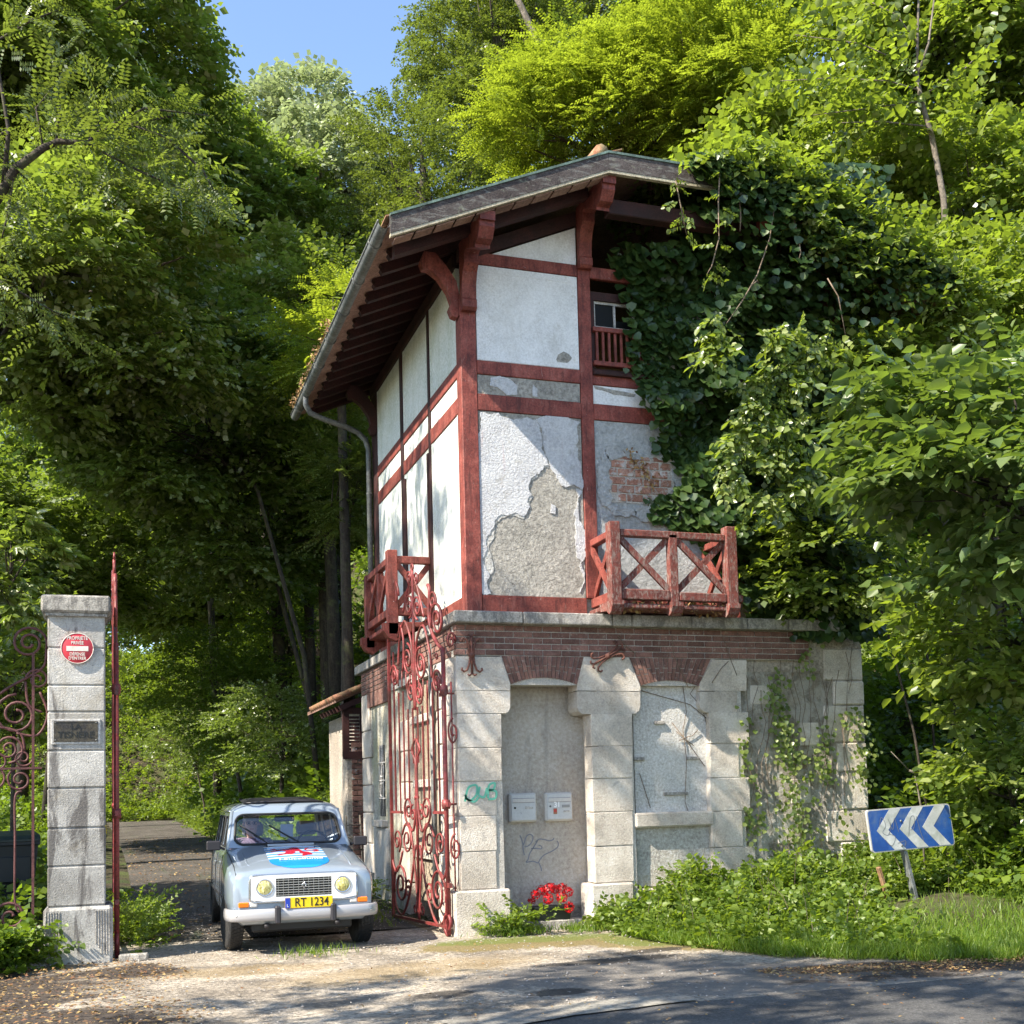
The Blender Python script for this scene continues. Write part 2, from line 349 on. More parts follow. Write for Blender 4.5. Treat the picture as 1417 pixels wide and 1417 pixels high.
H('doorway_infill', f, surf('doorway_render', [(.56, .50, .44), (.68, .62, .55)], 1.2, .95, 1.0, 34, [((.60, .44, .28), 1.1, .60, .1, (1, 1, .4), .5), ((.25, .22, .2), 2.5, .62, .06, (2, 1, .4), .4)], bdist=.03, fine=.12))
def f(b): b.box(.3, 1.45, -.12, .3, -.05, .10, .01)
H('doorstep', f, M['cornice'])
# deep jamb stones of the doorway
def f(b):
    b.box(1.42, 1.6, -.14, .2, .0, 2.42)
H('door_jamb', f, M['stone'])

def stone_px(rows, yf=GY, back=None, name='stone', corner=False):
    """rows: (z0,z1,pxl,pxr) with pixels measured on the front face"""
    for (z0, z1, a, c) in rows:
        pyy = 1296-(z0+z1)/2*126
        xl = -.2 if a is None else fx(a, pyy, yf); xr = fx(c, pyy, yf)
        g = .003; j = random.uniform(-.005, .005)
        yb = back if back is not None else .1
        H(name, lambda b: b.box(xl+(0 if a is None else g), xr-g, yf+j, yb, z0+g, z1-g, .007), M['stone'])
# pier 1 (corner), pier 2, pier 3
stone_px([(.49, .90, None, 688), (.90, 1.283, None, 688), (1.283, 1.66, None, 688), (1.66, 2.025, None, 695), (2.025, 2.40, None, 695)], back=.42)
stone_px([(.49, .90, 823, 878), (.90, 1.283, 822, 877), (1.283, 1.66, 820, 877), (1.66, 2.025, 819, 876), (2.025, 2.40, 818, 876)], back=.02)
stone_px([(.46, .83, 988, 1047), (.83, 1.25, 985, 1029), (1.25, 1.64, 983, 1039), (1.64, 2.04, 983, 1024), (2.04, 2.415, 982, 1037)], back=.02)
def plinth(x0, x1, z0, z1, y0=-.245, yb=.1):
    H('plinth_block', lambda b: b.box(x0, x1, y0, yb, z0, z1, .02), M['stone'])
plinth(-.285, fx(708, 1260, -.245), -.1, .485, yb=.45)
plinth(fx(822, 1260, -.245)-.02, fx(880, 1260, -.245)-.01, -.1, .485)
plinth(fx(880, 1200), fx(990, 1200), -.1, .40, -.215)
plinth(fx(990, 1200), fx(1052, 1200), -.1, .44, -.235)
# head stones, rounded where they step in to the shaft
def head(pts_px, back):
    P2 = [(on(px, py, 1, GY)[0], on(px, py, 1, GY)[2]) for px, py in pts_px]
    P2 = [((-.2 if px < 640 else x), z) for (x, z), (px, py) in zip(P2, pts_px)]
    H('stone', lambda b: b.prism(P2, (0, GY, 0), (1, 0, 0), (0, 0, 1), (0, 1, 0), back-GY), M['stone'])
head([(629, 986), (700, 987), (704, 984), (706, 979), (706, 956.5), (629, 955.5)], .42)
head([(629, 954.5), (706, 955.5), (706, 946), (693, 909), (629, 908)], .42)
head([(806, 988), (878, 988), (884, 984), (886, 978), (886, 957.5), (799, 956.5), (799, 979), (801, 984)], .1)
head([(799, 955.5), (886, 956.5), (886, 950), (870, 910), (808, 909), (799, 946)], .1)
head([(976, 986), (1020, 985.5), (1020, 957), (968, 957), (968, 975), (970, 981)], .1)
head([(968, 956), (1033, 956), (1033, 913.5), (986, 913), (968, 946)], .1)
# window bay: blocked window, block sill and lower panel
def f(b): b.box(1.93, 2.92, -.11, -.05, 1.25, 2.86)
H('blocked_window', f, M['render_white'])
def f(b): b.box(1.90, 2.86, -.13, -.05, .42, 1.10)
H('apron_panel', f, surf('apron_render', [(.50, .47, .42), (.62, .58, .52)], 1.5, .95, 1.0, 42, [], bdist=.03))
H('sill_block', lambda b: b.box(fx(879, 1140)+.003, fx(989, 1140)-.003, -.215, -.04, 1.09, 1.262, .02), M['stone'])
for (px, py, w) in ((912, 1000, .13), (884, 1050, .14), (958, 1049, .16), (935, 1098, .30)):
    x, _, z = on(px, py, 1, -.12)
    H('shutter_stub', lambda b: b.box(x-w/2, x+w/2, -.14, -.10, z-.02, z+.018, .004), M['cornice'])
# quoins at the right end of the wall
for i, (z0, z1, xl) in enumerate([(.0, .42, 4.45), (.42, .83, 4.62), (.83, 1.22, 4.42), (1.22, 1.68, 4.66), (1.68, 2.04, 4.62), (2.04, 2.50, 4.46), (2.50, 2.80, 4.6), (2.8, 3.2, 4.48)]):
    H('stone', lambda b: b.box(xl+.005, 5.04, -.16+random.uniform(-.01, .01), .1, z0+.005, z1-.005, .015), M['stone'])
for (xl, xr, z0, z1) in ((3.75, 4.1, .83, 1.2), (4.1, 4.4, 2.0, 2.3), (3.6, 3.9, .4, .7), (3.95, 4.25, 1.3, 1.62), (3.45, 3.75, 2.5, 2.75)):
    H('stone', lambda b: b.box(xl, xr, -.138, 0, z0, z1, .02), M['stone'])

# ---- brick band (each brick a piece) with mortar bed behind
H('mortar_bed', lambda b: (b.box(GX+.012, 4.25, GY+.012, .0, 3.04, 3.385), b.box(GX+.012, 0, 0, 5.05, 2.95, 3.385),
                           b.box(fx(693, 925), fx(812, 925), GY+.014, .0, 2.72, 3.04), b.box(fx(866, 925), fx(990, 925), GY+.014, .0, 2.72, 3.04)), M['mortar'])
bricks = []
nb = [0]; brick_stuff = MB()
def brick(x0, x1, y0, y1, z0, z1):
    j = random.uniform(-.003, .003)
    if nb[0] < 292:
        nb[0] += 1
        H('brick', lambda b: b.box(x0, x1, y0+j, y1, z0, z1, .0035), M['brick'])
    else: brick_stuff.box(x0, x1, y0+j, y1, z0, z1)
pitch = (3.385-3.045)/5
for r in range(5):
    z0 = 3.045+r*pitch+.004; z1 = z0+pitch-.011
    x = GX + (0.0 if r % 2 else -.105)
    first = True
    while x < 4.24:
        a = max(x, GX); e = min(x+.215, 4.25)
        if e-a > .03: brick(a, e, GY if not first else GY, GY+.09 if not first else GY+.105, z0, z1)
        first = False; x += .225
# voussoirs
def arch(pl, pr, ql, qr, ytop, ymid, yspr, n=18):
    zt = 3.04
    for k in range(n):
        A = []
        for t in ((k+.09)/n, (k+.91)/n):
            xt = fx(pl+(pr-pl)*t, ytop); xb = fx(ql+(qr-ql)*t, yspr)
            zb = on((ql+qr)/2, ymid+(yspr-ymid)*(2*t-1)**2, 1, GY)[2]
            A.append((xt, xb, zb))
        for (s0, s1) in (((0, .42), (.46, 1)) if k % 2 else ((0, .62), (.66, 1))):
            q = []
            for (xt, xb, zb), order in ((A[0], 0), (A[1], 1)):
                for s_ in ((s0, s1) if order == 0 else (s1, s0)):
                    q.append((xt+(xb-xt)*s_, zt+(zb-zt)*s_))
            if nb[0] < 292:
                nb[0] += 1
                H('brick', lambda b: b.prism(q, (0, GY+random.uniform(-.003, .003), 0), (1, 0, 0), (0, 0, 1), (0, 1, 0), .1), M['brick'])
arch(694, 808, 707, 799, 908, 937.5, 947)
arch(871, 984, 887, 967, 911, 941.5, 949, 17)
for k, (x, y) in enumerate([(0, 0)]): pass
# left face band
for r in range(5):
    z0 = 3.045+r*pitch+.004; z1 = z0+pitch-.011
    y = GY+.115 + (.0 if r % 2 else .11)
    while y < 5.0:
        a, e = y, min(y+.215, 5.03)
        if e-a > .03:
            if nb[0] < 296:
                nb[0] += 1
                H('brick', lambda b: b.box(GX+random.uniform(-.003, .003), GX+.09, a, e, z0, z1, .0035), M['brick'])
            else: brick_stuff.box(GX, GX+.09, a, e, z0, z1)
        y += .225
for y0, y1 in ((3.25, 4.55),):
    k = 0; y = y0
    while y < y1:
        brick_stuff.box(GX-.002, GX+.08, y, y+.055, 2.83-.0*k, 3.04); y += .068; k += 1
if brick_stuff.v:
    o = brick_stuff.build('brick_courses', M['brick'], house); o['kind'] = 'stuff'
# ---- cornice slabs
xs = [-.25, .545, 1.62, 1.86, 2.62, 3.35, 3.9, 4.62]
for a, e in zip(xs[:-1], xs[1:]):
    H('cornice_slab', lambda b: b.box(a+.003, e-.003, -.335, .25, 3.385+random.uniform(-.003, .003), 3.52+random.uniform(-.004, .002), .012), M['cornice'])
ys = [.253, 1.35, 2.45, 3.5, 4.5, 5.3]
for a, e in zip(ys[:-1], ys[1:]):
    H('cornice_slab', lambda b: b.box(-.25, .1, a+.003, e-.003, 3.385+random.uniform(-.003, .003), 3.52, .012), M['cornice'])
# ---- left face: pier stones, arched window with grille, door recess
for i, (z0, z1) in enumerate([(0, .42), (.42, .85), (.85, 1.3), (1.3, 1.7), (1.7, 2.1), (2.1, 2.5), (2.5, 3.04)]):
    H('stone', lambda b: b.box(-.24 if z0 < .4 else -.2, .05, 4.5-(.12 if i % 2 else 0), 5.04, z0+.005, z1-.005, .012), M['stone'])
    if i < 6: H('stone', lambda b: b.box(-.19, -.05, 2.2, 2.55+(.15 if i % 2 else 0), z0+.005, z1-.005, .012), M['stone'])
    H('stone', lambda b: b.box(-.196, -.08, .435, .60+(.1 if i % 2 else 0), z0+.005, z1-.005, .012), M['stone'])
def f(b):
    b.box(-.165, -.08, 2.7, 3.62, 0, 2.95); b.box(-.165, -.08, 4.02, 4.5, 0, 2.95)
    b.box(-.165, -.08, 3.62, 4.02, 0, 1.25); b.box(-.165, -.08, 3.62, 4.02, 2.25, 2.95)
H('wall', f, surf('mossy_side_render', [(.50, .46, .38), (.60, .56, .48)], 1.5, .95, .9, 34, [((.34, .32, .12), 1.7, .55, .12, (1, 1, .5), .55)], bdist=.03))
H('window_dark_fill', lambda b: b.box(-.15, -.095, 3.62, 4.02, 1.25, 2.25), M['black'])  # black slab stands in for the darkness inside the window
g = MB()
for y in (3.72, 3.82, 3.92): g.tube([(-.17, y, 1.25), (-.17, y, 2.25)], .008)
for z in (1.5, 1.75, 2.0): g.tube([(-.17, 3.6, z), (-.17, 4.04, z)], .012)
for z in (1.62, 1.9): g.tube([(-.17, 3.82+.13*math.cos(t), z+.10*math.sin(t)) for t in np.linspace(0, 6.3, 17)], .008)
g.build('window_grille', M['white_paint'], house)
H('window_sill', lambda b: b.box(-.26, -.08, 3.5, 4.14, 1.10, 1.2, .012), M['stone'])
H('apron_panel', lambda b: b.box(-.2, -.08, 3.4, 4.3, .3, 1.09, .015), M['stone'])
def f(b):
    b.box(-.12, -.095, .95, 2.15, .05, 2.95)
H('door_panel', f, surf('brown_door_render', [(.30, .24, .17), (.42, .36, .28)], 1.5, .95, .8, 30, [((.16, .12, .08), 2, .6, .08, (1, 1, .4), .6)], bdist=.02))
for z, w in ((2.42, 1.2), (1.62, 1.1), (.75, 1.2)):
    H('door_lintel', lambda b: b.box(-.17, -.09, .9, .9+w, z, z+.1, .01), M['stone'])
H('pipe', lambda b: b.tube([(-.2, .86, .05), (-.2, .86, 3.3)], .035, 8), M['zinc'])

# iron wall anchors
def anchor(cx, cz, rot, s=1.0):
    b = MB(); y = -.235
    def tr(p):
        c, s_ = math.cos(rot), math.sin(rot); return (cx+(p[0]*c-p[1]*s_)*s, y, cz+(p[0]*s_+p[1]*c)*s)
    for sx in (-1, 1):
        for sy in (-1, 1):
            pts = [(0.018*sx, 0), (0.03*sx, .10*sy), (.055*sx, .165*sy), (.09*sx, .185*sy), (.115*sx, .165*sy), (.11*sx, .14*sy)]
            b.tube([tr(p) for p in pts], .012*s, 6)
    b.tube([tr((0, -.2)), tr((0, .2))], .014*s, 6)
    for sy in (-1, 1):
        b.tube([tr((0, .2*sy)), tr((.03, .225*sy)), tr((.05, .21*sy))], .011, 6); b.tube([tr((0, .2*sy)), tr((-.03, .225*sy)), tr((-.05, .21*sy))], .011, 6)
    b.lathe(tr((0, 0)), [(.035, .02), (.035, -.01), (.02, -.03), (0, -.035)], 10, (0, 1, 0))
    b.build('wall_anchor', M['rust'], house)
anchor(-.03, 3.04, 0); anchor(1.585, 3.05, R(-62))

# ---- upper storeys: panels (white) and timbers (red)
zA0, zA1, zB0, zB1, zC0, zC1, zD0, zD1 = 7.575, 7.715, 6.29, 6.45, 5.87, 6.06, 3.525, 3.75
H('wall_core', lambda b: (b.box(.05, .25, .05, YB, 3.5, 7.7), b.box(.25, 1.55, .05, .25, 3.5, 7.7), b.box(2.3, X1, .05, .25, 3.5, 7.6),
                          b.box(1.55, 2.3, .05, .25, 3.5, 6.42), b.box(X1-.2, X1, .25, YB, 3.5, 7.6), b.box(.25, X1-.2, YB-.2, YB, 3.5, 7.6), b.box(.25, X1-.2, .25, YB-.2, 5.6, 5.8)), M['grey_render'])
def panel(name, x0, x1, z0, z1, mat, y=.012): return H(name, lambda b: b.box(x0, x1, y, .05, z0, z1), mat)
panel('plaster_panel', .19, 1.44, 6.455, 7.57, M['plaster'])
H('plaster_border', lambda b: (b.box(.19, .27, .007, .02, 6.46, 7.565), b.box(1.38, 1.44, .007, .02, 6.46, 7.565), b.box(.27, 1.38, .007, .02, 7.49, 7.565), b.box(.27, 1.38, .007, .02, 6.46, 6.52)), M['plaster'])

panel('plaster_panel', .19, 1.44, 6.065, 6.285, M['grey_render'])
panel('plaster_panel', .19, 1.44, 3.755, 5.865, M['grey_render'])
panel('plaster_panel', 1.61, 2.6, 6.065, 6.285, M['plaster'])
panel('plaster_panel', 2.36, 3.45, 6.455, 7.57, M['plaster'])
panel('plaster_panel', 1.61, 3.45, 3.755, 5.865, M['stucco_blue'])
panel('plaster_panel', 3.6, 4.95, 3.755, 7.57, M['stucco_blue'])
# gable triangle
H('plaster_panel', lambda b: b.prism([(.40, 7.72), (1.44, 7.72), (1.44, 8.17)], (0, .012, 0), (1, 0, 0), (0, 0, 1), (0, 1, 0), .05), M['plaster'])
# flakes of white coat on the undercoat: outlines as in the photograph, 5 mm thick
def flake(pts, y=.012, t=.010, jag=.016, mat='plaster', grow=0):
    P_ = [(on(px, py, 1, 0)[0], on(px, py, 1, 0)[2]) for px, py in pts]; Q = []
    for i in range(len(P_)):
        def sub_(a, c):
            d = math.dist(a, c)
            if d < .018: return [a]
            m_ = ((a[0]+c[0])/2+random.uniform(-1, 1)*d*jag*10, (a[1]+c[1])/2+random.uniform(-1, 1)*d*jag*10)
            return sub_(a, m_)+sub_(m_, c)
        Q += sub_(P_[i], P_[(i+1) % len(P_)])
    if grow:
        gx = sum(q[0] for q in Q)/len(Q); gz = sum(q[1] for q in Q)/len(Q)
        Q = [(x+(x-gx)*grow/max(.2, abs(x-gx)), z+(z-gz)*grow/max(.2, abs(z-gz))) for x, z in Q]
    me = bpy.data.curves.new('fl', 'CURVE'); me.dimensions = '2D'; me.fill_mode = 'BOTH'
    sp = me.splines.new('POLY'); sp.points.add(len(Q)-1)
    for p_, q in zip(sp.points, Q): p_.co = (q[0], q[1], 0, 1)
    sp.use_cyclic_u = True; me.extrude = t/2
    tmp = bpy.data.objects.new('t', me); COL.objects.link(tmp)
    dg = bpy.context.evaluated_depsgraph_get(); mesh = bpy.data.meshes.new_from_object(tmp.evaluated_get(dg)); bpy.data.objects.remove(tmp)
    mesh.transform(Matrix(((1, 0, 0, 0), (0, 0, -1, 0), (0, 1, 0, 0), (0, 0, 0, 1))))
    mesh.transform(Matrix.Translation((0, y-t/2, 0)))
    mesh.materials.clear(); mesh.materials.append(M[mat]); o = bpy.data.objects.new('plaster_flake', mesh); COL.objects.link(o); o.parent = house
    return o
# big panel, left of the crack and down to the broken edge
M['plaster_base_coat'] = surf('plaster_base_coat', [(.48, .46, .42), (.56, .54, .50)], 6, .95, .8, 40, bdist=.02)
M['plaster_flaking'] = surf('flaking_plaster', [(.60, .60, .62), (.72, .72, .73)], 3, .88, .9, 40, [((.45, .43, .40), 7, .60, .05, (1, 1, 1), .55), ((.55, .32, .32), 4, .66, .06, (3, 3, .4), .4)], bdist=.03)
flake([(664, 570), (690, 571), (742, 581), (750, 603), (756, 633), (762, 645), (753, 644), (747, 655), (735, 661), (731, 672), (736, 684), (730, 690), (733, 702), (727, 713), (712, 709), (694, 712), (685, 720), (680, 733), (680, 822), (669, 823), (665, 700)], mat='plaster_flaking')
flake([(742, 580), (803, 584), (806, 660), (806, 678), (795, 670), (782, 674), (775, 668), (768, 655), (762, 645), (757, 633), (751, 603)], mat='plaster_flaking')
flake([(798, 676), (806, 680), (809, 800), (803, 820), (800, 700)], mat='plaster_flaking')
flake([(770, 497), (773, 490), (780, 486), (788, 490), (792, 495), (788, 500), (781, 505), (775, 505)], y=.0118, t=.003, jag=.003, mat='grey_render')
flake([(672, 600), (742, 600), (753, 633), (760, 647), (751, 647), (744, 660), (734, 665), (732, 674), (737, 688), (733, 694), (730, 706), (725, 718), (708, 713), (694, 717), (687, 724), (684, 738), (683, 790), (672, 800)], t=.005, jag=.016, mat='plaster_base_coat')
flake([(763, 697), (769, 700), (769, 711), (762, 710)], jag=.003, mat='plaster_flaking')
flake([(680, 522), (692, 520), (702, 523), (716, 532), (716, 545), (700, 545), (690, 537), (678, 533)], mat='plaster_flaking')
flake([(738, 532), (744, 538), (744, 549), (737, 548)], jag=.004, mat='plaster_flaking')
flake([(822, 533), (835, 536), (860, 541), (880, 545), (878, 549), (850, 546), (838, 541), (824, 538)], y=.0118, t=.003, jag=.003, mat='grey_render')
# patch of bare brick
pb0 = on(843, 630, 1, 0); pb1 = on(932, 700, 1, 0)
H('mortar_bed', lambda b: b.box(1.77, 2.62, .004, .03, 4.9, 5.47), M['mortar'])
zz = 4.92; r = 0
while zz < 5.44:
    x = 1.78 + (.0 if r % 2 else .11)-.11
    while x < 2.6:
        a = max(x, 1.78+random.uniform(0, .03) + (.1 if zz < 5.0 else 0)); e = min(x+.2, 2.6-random.uniform(0, .04)-(.25 if zz < 5.0 else 0))
        if e-a > .05: H('brick', lambda b: b.box(a, e, -.006+random.uniform(-.006, .004), .03, zz, zz+.085, .005), M['brick_pale'])
        x += .22
    zz += .1; r += 1
for pts in ([(836, 622), (905, 622), (935, 626), (945, 634), (920, 637), (905, 633), (880, 636), (862, 632), (846, 637), (840, 634)],
            [(836, 622), (842, 632), (845, 645), (839, 655), (846, 668), (841, 680), (850, 690), (846, 700), (858, 706), (880, 708), (878, 714), (850, 714), (834, 700)],
            [(878, 714), (876, 704), (884, 699), (897, 702), (905, 694), (920, 697), (930, 688), (945, 690), (945, 714)],
            [(928, 630), (933, 642), (928, 655), (934, 668), (929, 680), (936, 692), (950, 692), (950, 630)]): flake(pts, y=.008, t=.020, jag=.018, mat='stucco_blue')
def T(x0, x1, z0, z1, m='red', y=-.004, yb=.05, name='timber'): return H(name, lambda b: b.box(x0, x1, y, yb, z0, z1, .006), M[m])
def TS(y0, y1, z0, z1, m='red', x=-.004, name='timber'): return H(name, lambda b: b.box(x, .05, y0, y1, z0, z1, .006), M[m])
# posts (front) stand 2-3 mm proud of the rails
H('corner_post', lambda b: b.box(-.008, .18, -.008, .185, zD1-.2, 7.2, .008), M['red'])
T(1.448, 1.603, zD1+.001, 7.72, y=-.008, name='post')
T(3.45, 3.6, zD1+.001, 7.75, y=-.008, name='post'); T(4.93, 5.08, zD1+.001, 7.6, y=-.008, name='post')
T(2.25, 2.36, 6.45, 7.575, y=-.006, name='post')
for (a, e) in ((.183, 1.446), (1.605, 3.448), (3.602, 4.928)):
    T(a, e, zA0, zA1, name='rail'); T(a, e, zB0, zB1, name='rail'); T(a, e, zC0, zC1, name='rail'); T(a, e, zD0, zD1, name='rail')
# sloping timber over the gable triangle, and the one under the left rake
def slope_beam(x0, z0, x1, z1, h, y0, y1, mat, name):
    H(name, lambda b: b.prism([(x0, z0), (x1, z1), (x1, z1+h), (x0, z0+h)], (0, y0, 0), (1, 0, 0), (0, 0, 1), (0, 1, 0), y1-y0), mat)
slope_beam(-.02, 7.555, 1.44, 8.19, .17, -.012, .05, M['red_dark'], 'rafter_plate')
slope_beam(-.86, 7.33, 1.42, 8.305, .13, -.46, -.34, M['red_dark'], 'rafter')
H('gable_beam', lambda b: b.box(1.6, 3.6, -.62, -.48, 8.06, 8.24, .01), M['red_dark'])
# side timbers
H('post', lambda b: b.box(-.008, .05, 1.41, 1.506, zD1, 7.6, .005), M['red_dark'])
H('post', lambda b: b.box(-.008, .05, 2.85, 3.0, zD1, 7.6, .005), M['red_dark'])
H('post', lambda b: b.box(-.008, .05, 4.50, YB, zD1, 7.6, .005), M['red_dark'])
for (a, e) in ((.187, 1.408), (1.508, 2.848), (3.002, 4.498)):
    TS(a, e, zB0, zB1, name='rail'); TS(a, e, zC0, zC1, name='rail'); TS(a, e, zD0, zD1, name='rail')
    for (z0, z1) in ((zB1, 7.58), (zC1, zB0), (zD1, zC0)):
        H('plaster_panel', lambda b: b.box(.012, .05, a, e, z0, z1), M['plaster_side'])
        if z1-z0 > .5:
            H('plaster_border', lambda b: b.box(.006, .02, a, a+.06, z0, z1), M['plaster_side']); H('plaster_border', lambda b: b.box(.006, .02, e-.06, e, z0, z1), M['plaster_side'])
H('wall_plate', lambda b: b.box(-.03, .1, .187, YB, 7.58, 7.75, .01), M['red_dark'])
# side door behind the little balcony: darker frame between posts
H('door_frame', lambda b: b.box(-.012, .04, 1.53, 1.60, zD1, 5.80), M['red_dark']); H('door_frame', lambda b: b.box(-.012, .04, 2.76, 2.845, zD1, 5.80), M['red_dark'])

# ---- attic window
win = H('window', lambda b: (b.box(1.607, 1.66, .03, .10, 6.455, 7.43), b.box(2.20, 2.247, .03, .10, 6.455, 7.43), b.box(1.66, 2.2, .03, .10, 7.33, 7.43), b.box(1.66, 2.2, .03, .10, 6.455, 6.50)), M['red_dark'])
H('window_sash', lambda b: (b.box(1.66, 1.685, .06, .09, 7.0, 7.33), b.box(2.175, 2.2, .06, .09, 7.0, 7.33), b.box(1.685, 2.175, .06, .09, 7.30, 7.33), b.box(1.685, 2.175, .06, .09, 7.0, 7.03), b.box(1.92, 1.945, .055, .09, 7.03, 7.3)), M['white_paint'], win)
H('window_pane', lambda b: (b.box(1.685, 1.92, .075, .08, 7.03, 7.30), b.box(1.945, 2.175, .075, .08, 7.03, 7.12)), M['glass'], win)
H('window_rail', lambda b: b.box(1.62, 2.24, -.03, .03, 6.93, 6.985, .004), M['red'], win); H('window_rail', lambda b: b.box(1.62, 2.24, -.03, .03, 6.52, 6.575, .004), M['red'], win)
for k in range(8):
    x = 1.655+k*.078
    H('baluster', lambda b: b.box(x, x+.03, -.015, .012, 6.575, 6.93, .003), M['red'], win)
H('window_sill', lambda b: b.box(1.607, 2.4, -.05, .05, 6.40, 6.452, .006), M['red_dark'], win)

# ---- brackets
def bracket(prof, x0, x1, axis='y', mat='red'):
    if axis == 'y': return H('bracket', lambda b: b.prism(prof, (x0, 0, 0), (0, 1, 0), (0, 0, 1), (1, 0, 0), x1-x0), M[mat])
    return H('bracket', lambda b: b.prism(prof, (0, x0, 0), (1, 0, 0), (0, 0, 1), (0, 1, 0), x1-x0), M[mat])
def console(z0, x0, x1, zt):
    prof = [(0, z0), (-.07, z0), (-.10, z0+.03), (-.10, z0+.11), (-.075, z0+.14), (-.09, z0+.30), (-.13, z0+.42), (-.20, z0+.50), (-.20, z0+.60), (-.26, z0+.62)]
    prof += [(-.62, zt-.32), (-.62, zt-.28), (-.72, zt-.26), (-.80, zt-.16), (-.80, zt-.10), (-.83, zt-.10), (-.83, zt), (0, zt)]
    bracket(prof, x0, x1)
console(6.99, .0, .17, 7.78); console(7.66, 1.45, 1.605, 8.40); console(7.6, 3.5, 3.65, 8.40)
BR = [(0, 6.98), (-.03, 6.93), (-.09, 6.95), (-.12, 7.03), (-.09, 7.10), (-.13, 7.22), (-.24, 7.38), (-.36, 7.46), (-.42, 7.46), (-.45, 7.54), (-.40, 7.66), (-.27, 7.66), (-.14, 7.52), (-.03, 7.36), (.0, 7.22)]
bracket(BR, .03, .14, 'x', 'red')
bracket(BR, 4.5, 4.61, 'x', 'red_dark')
M['verdigris'] = surf('verdigris_flashing', [(.07, .10, .085), (.13, .19, .16)], 6, .7, .2, 40)
# ---- roof
SL = (8.62-7.56)/(1.5+.98); RY0, RY1 = -.85, 5.62; EX = -.98
def zr(x): return 7.56+SL*(x-EX) if x < 2.55 else 7.56+SL*(6.08-x)
def roofslab(b, top, th):
    pts = []
    xl, xr = EX, 6.08; xm = 2.55; yh = .35
    V = [(xl, RY0, zr(xl)+top), (1.5, RY0, zr(1.5)+top), (3.6, RY0, zr(3.6)+top), (xr, RY0, zr(xr)+top),
         (xm, yh, zr(xm)+top), (xm, RY1, zr(xm)+top), (xl, RY1, zr(xl)+top), (xr, RY1, zr(xr)+top)]
    W = [(x, y, z-th) for x, y, z in V]
    F_ = [(0, 1, 4, 5, 6), (1, 2, 4), (2, 3, 7, 5, 4)]
    n = len(V); F2 = [tuple(n+i for i in reversed(q)) for q in F_]
    edge = [0, 1, 2, 3, 7, 5, 6]
    S = [(edge[i], edge[(i+1) % 7], n+edge[(i+1) % 7], n+edge[i]) for i in range(7)]
    b.add(V+W, F_+F2+S)
roof = H('roof', lambda b: roofslab(b, -.02, .025), M['soffit'])
# tiles: overlapping rows down the left slope (edge seen above the gutter) and over the small hip
tl = MB()
rows_ = 16
for i in range(rows_):
    x0 = EX-.06+i*.225; 
    for j in range(27):
        y0 = RY0+j*.24
        if x0 > 1.6 and y0 < (x0-1.5)*1.1-.8: continue
        z = zr(x0)+.0
        tl.add([(x0, y0, z+.012), (x0, y0+.235, z+.012), (x0+.25, y0+.235, z+.25*SL), (x0+.25, y0, z+.25*SL), (x0, y0, z+.03), (x0, y0+.235, z+.03), (x0+.25, y0+.235, z+.25*SL+.012), (x0+.25, y0, z+.25*SL+.012)],
               [(0, 1, 2, 3), (4, 7, 6, 5), (0, 4, 5, 1), (0, 3, 7, 4), (1, 5, 6, 2)])
o = tl.build('roof_tiles', M['tile'], roof); o['kind'] = 'stuff'
for k in range(3):
    H('ridge_tile', lambda b: b.tube([(1.42+k*.02, RY0-.03+k*.36, 8.62+k*.0+.02*k), (1.42+k*.17, RY0+.30+k*.36, 8.64+.07*k)], .085, 8), M['tile'], roof)
# fascia boards
def fascia(xa, za, xb, zb, name='fascia_board'):
    ya = RY0-.035
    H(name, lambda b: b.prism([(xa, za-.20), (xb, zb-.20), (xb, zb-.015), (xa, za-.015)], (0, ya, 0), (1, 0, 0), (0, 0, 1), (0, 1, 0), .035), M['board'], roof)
    H('fascia_trim', lambda b: b.prism([(xa, za-.235), (xb, zb-.235), (xb, zb-.203), (xa, za-.203)], (0, ya+.004, 0), (1, 0, 0), (0, 0, 1), (0, 1, 0), .05), M['board_pale'], roof)
    H('fascia_flashing', lambda b: b.prism([(xa, za-.012), (xb, zb-.012), (xb, zb+.014), (xa, za+.014)], (0, ya-.012, 0), (1, 0, 0), (0, 0, 1), (0, 1, 0), .10), M['verdigris'], roof)

fascia(EX-.02, zr(EX)+.0, 1.498, zr(1.5)); fascia(1.502, zr(1.5), 3.598, zr(3.6)); fascia(3.602, zr(3.6), 6.1, zr(6.08))
# underside boards at the rake, and rafters along the eave
for k in range(11):
    xa = EX+.04+k*.225
    H('soffit_board', lambda b: b.prism([(xa, zr(xa)-.25), (xa+.2, zr(xa+.2)-.25), (xa+.2, zr(xa+.2)-.235), (xa, zr(xa)-.235)], (0, RY0+.012, 0), (1, 0, 0), (0, 0, 1), (0, 1, 0), .16), M['soffit'], roof)
y = -.52; k = 0
while y < 5.5:
    def f(b):
        xe, xi = -.86, .25; h = .105; z0 = zr(xe)-.05; z1 = zr(xi)-.05
        b.prism([(xe+.03, z0-h), (xe, z0-h*.6), (xe+.035, z0-h*.45), (xe, z0-.0), (xi, z1), (xi, z1-h)], (0, y, 0), (1, 0, 0), (0, 0, 1), (0, 1, 0), .085)
    if not (-.1 < y < .16): H('rafter', f, M['red_dark'], roof)
    y += .395
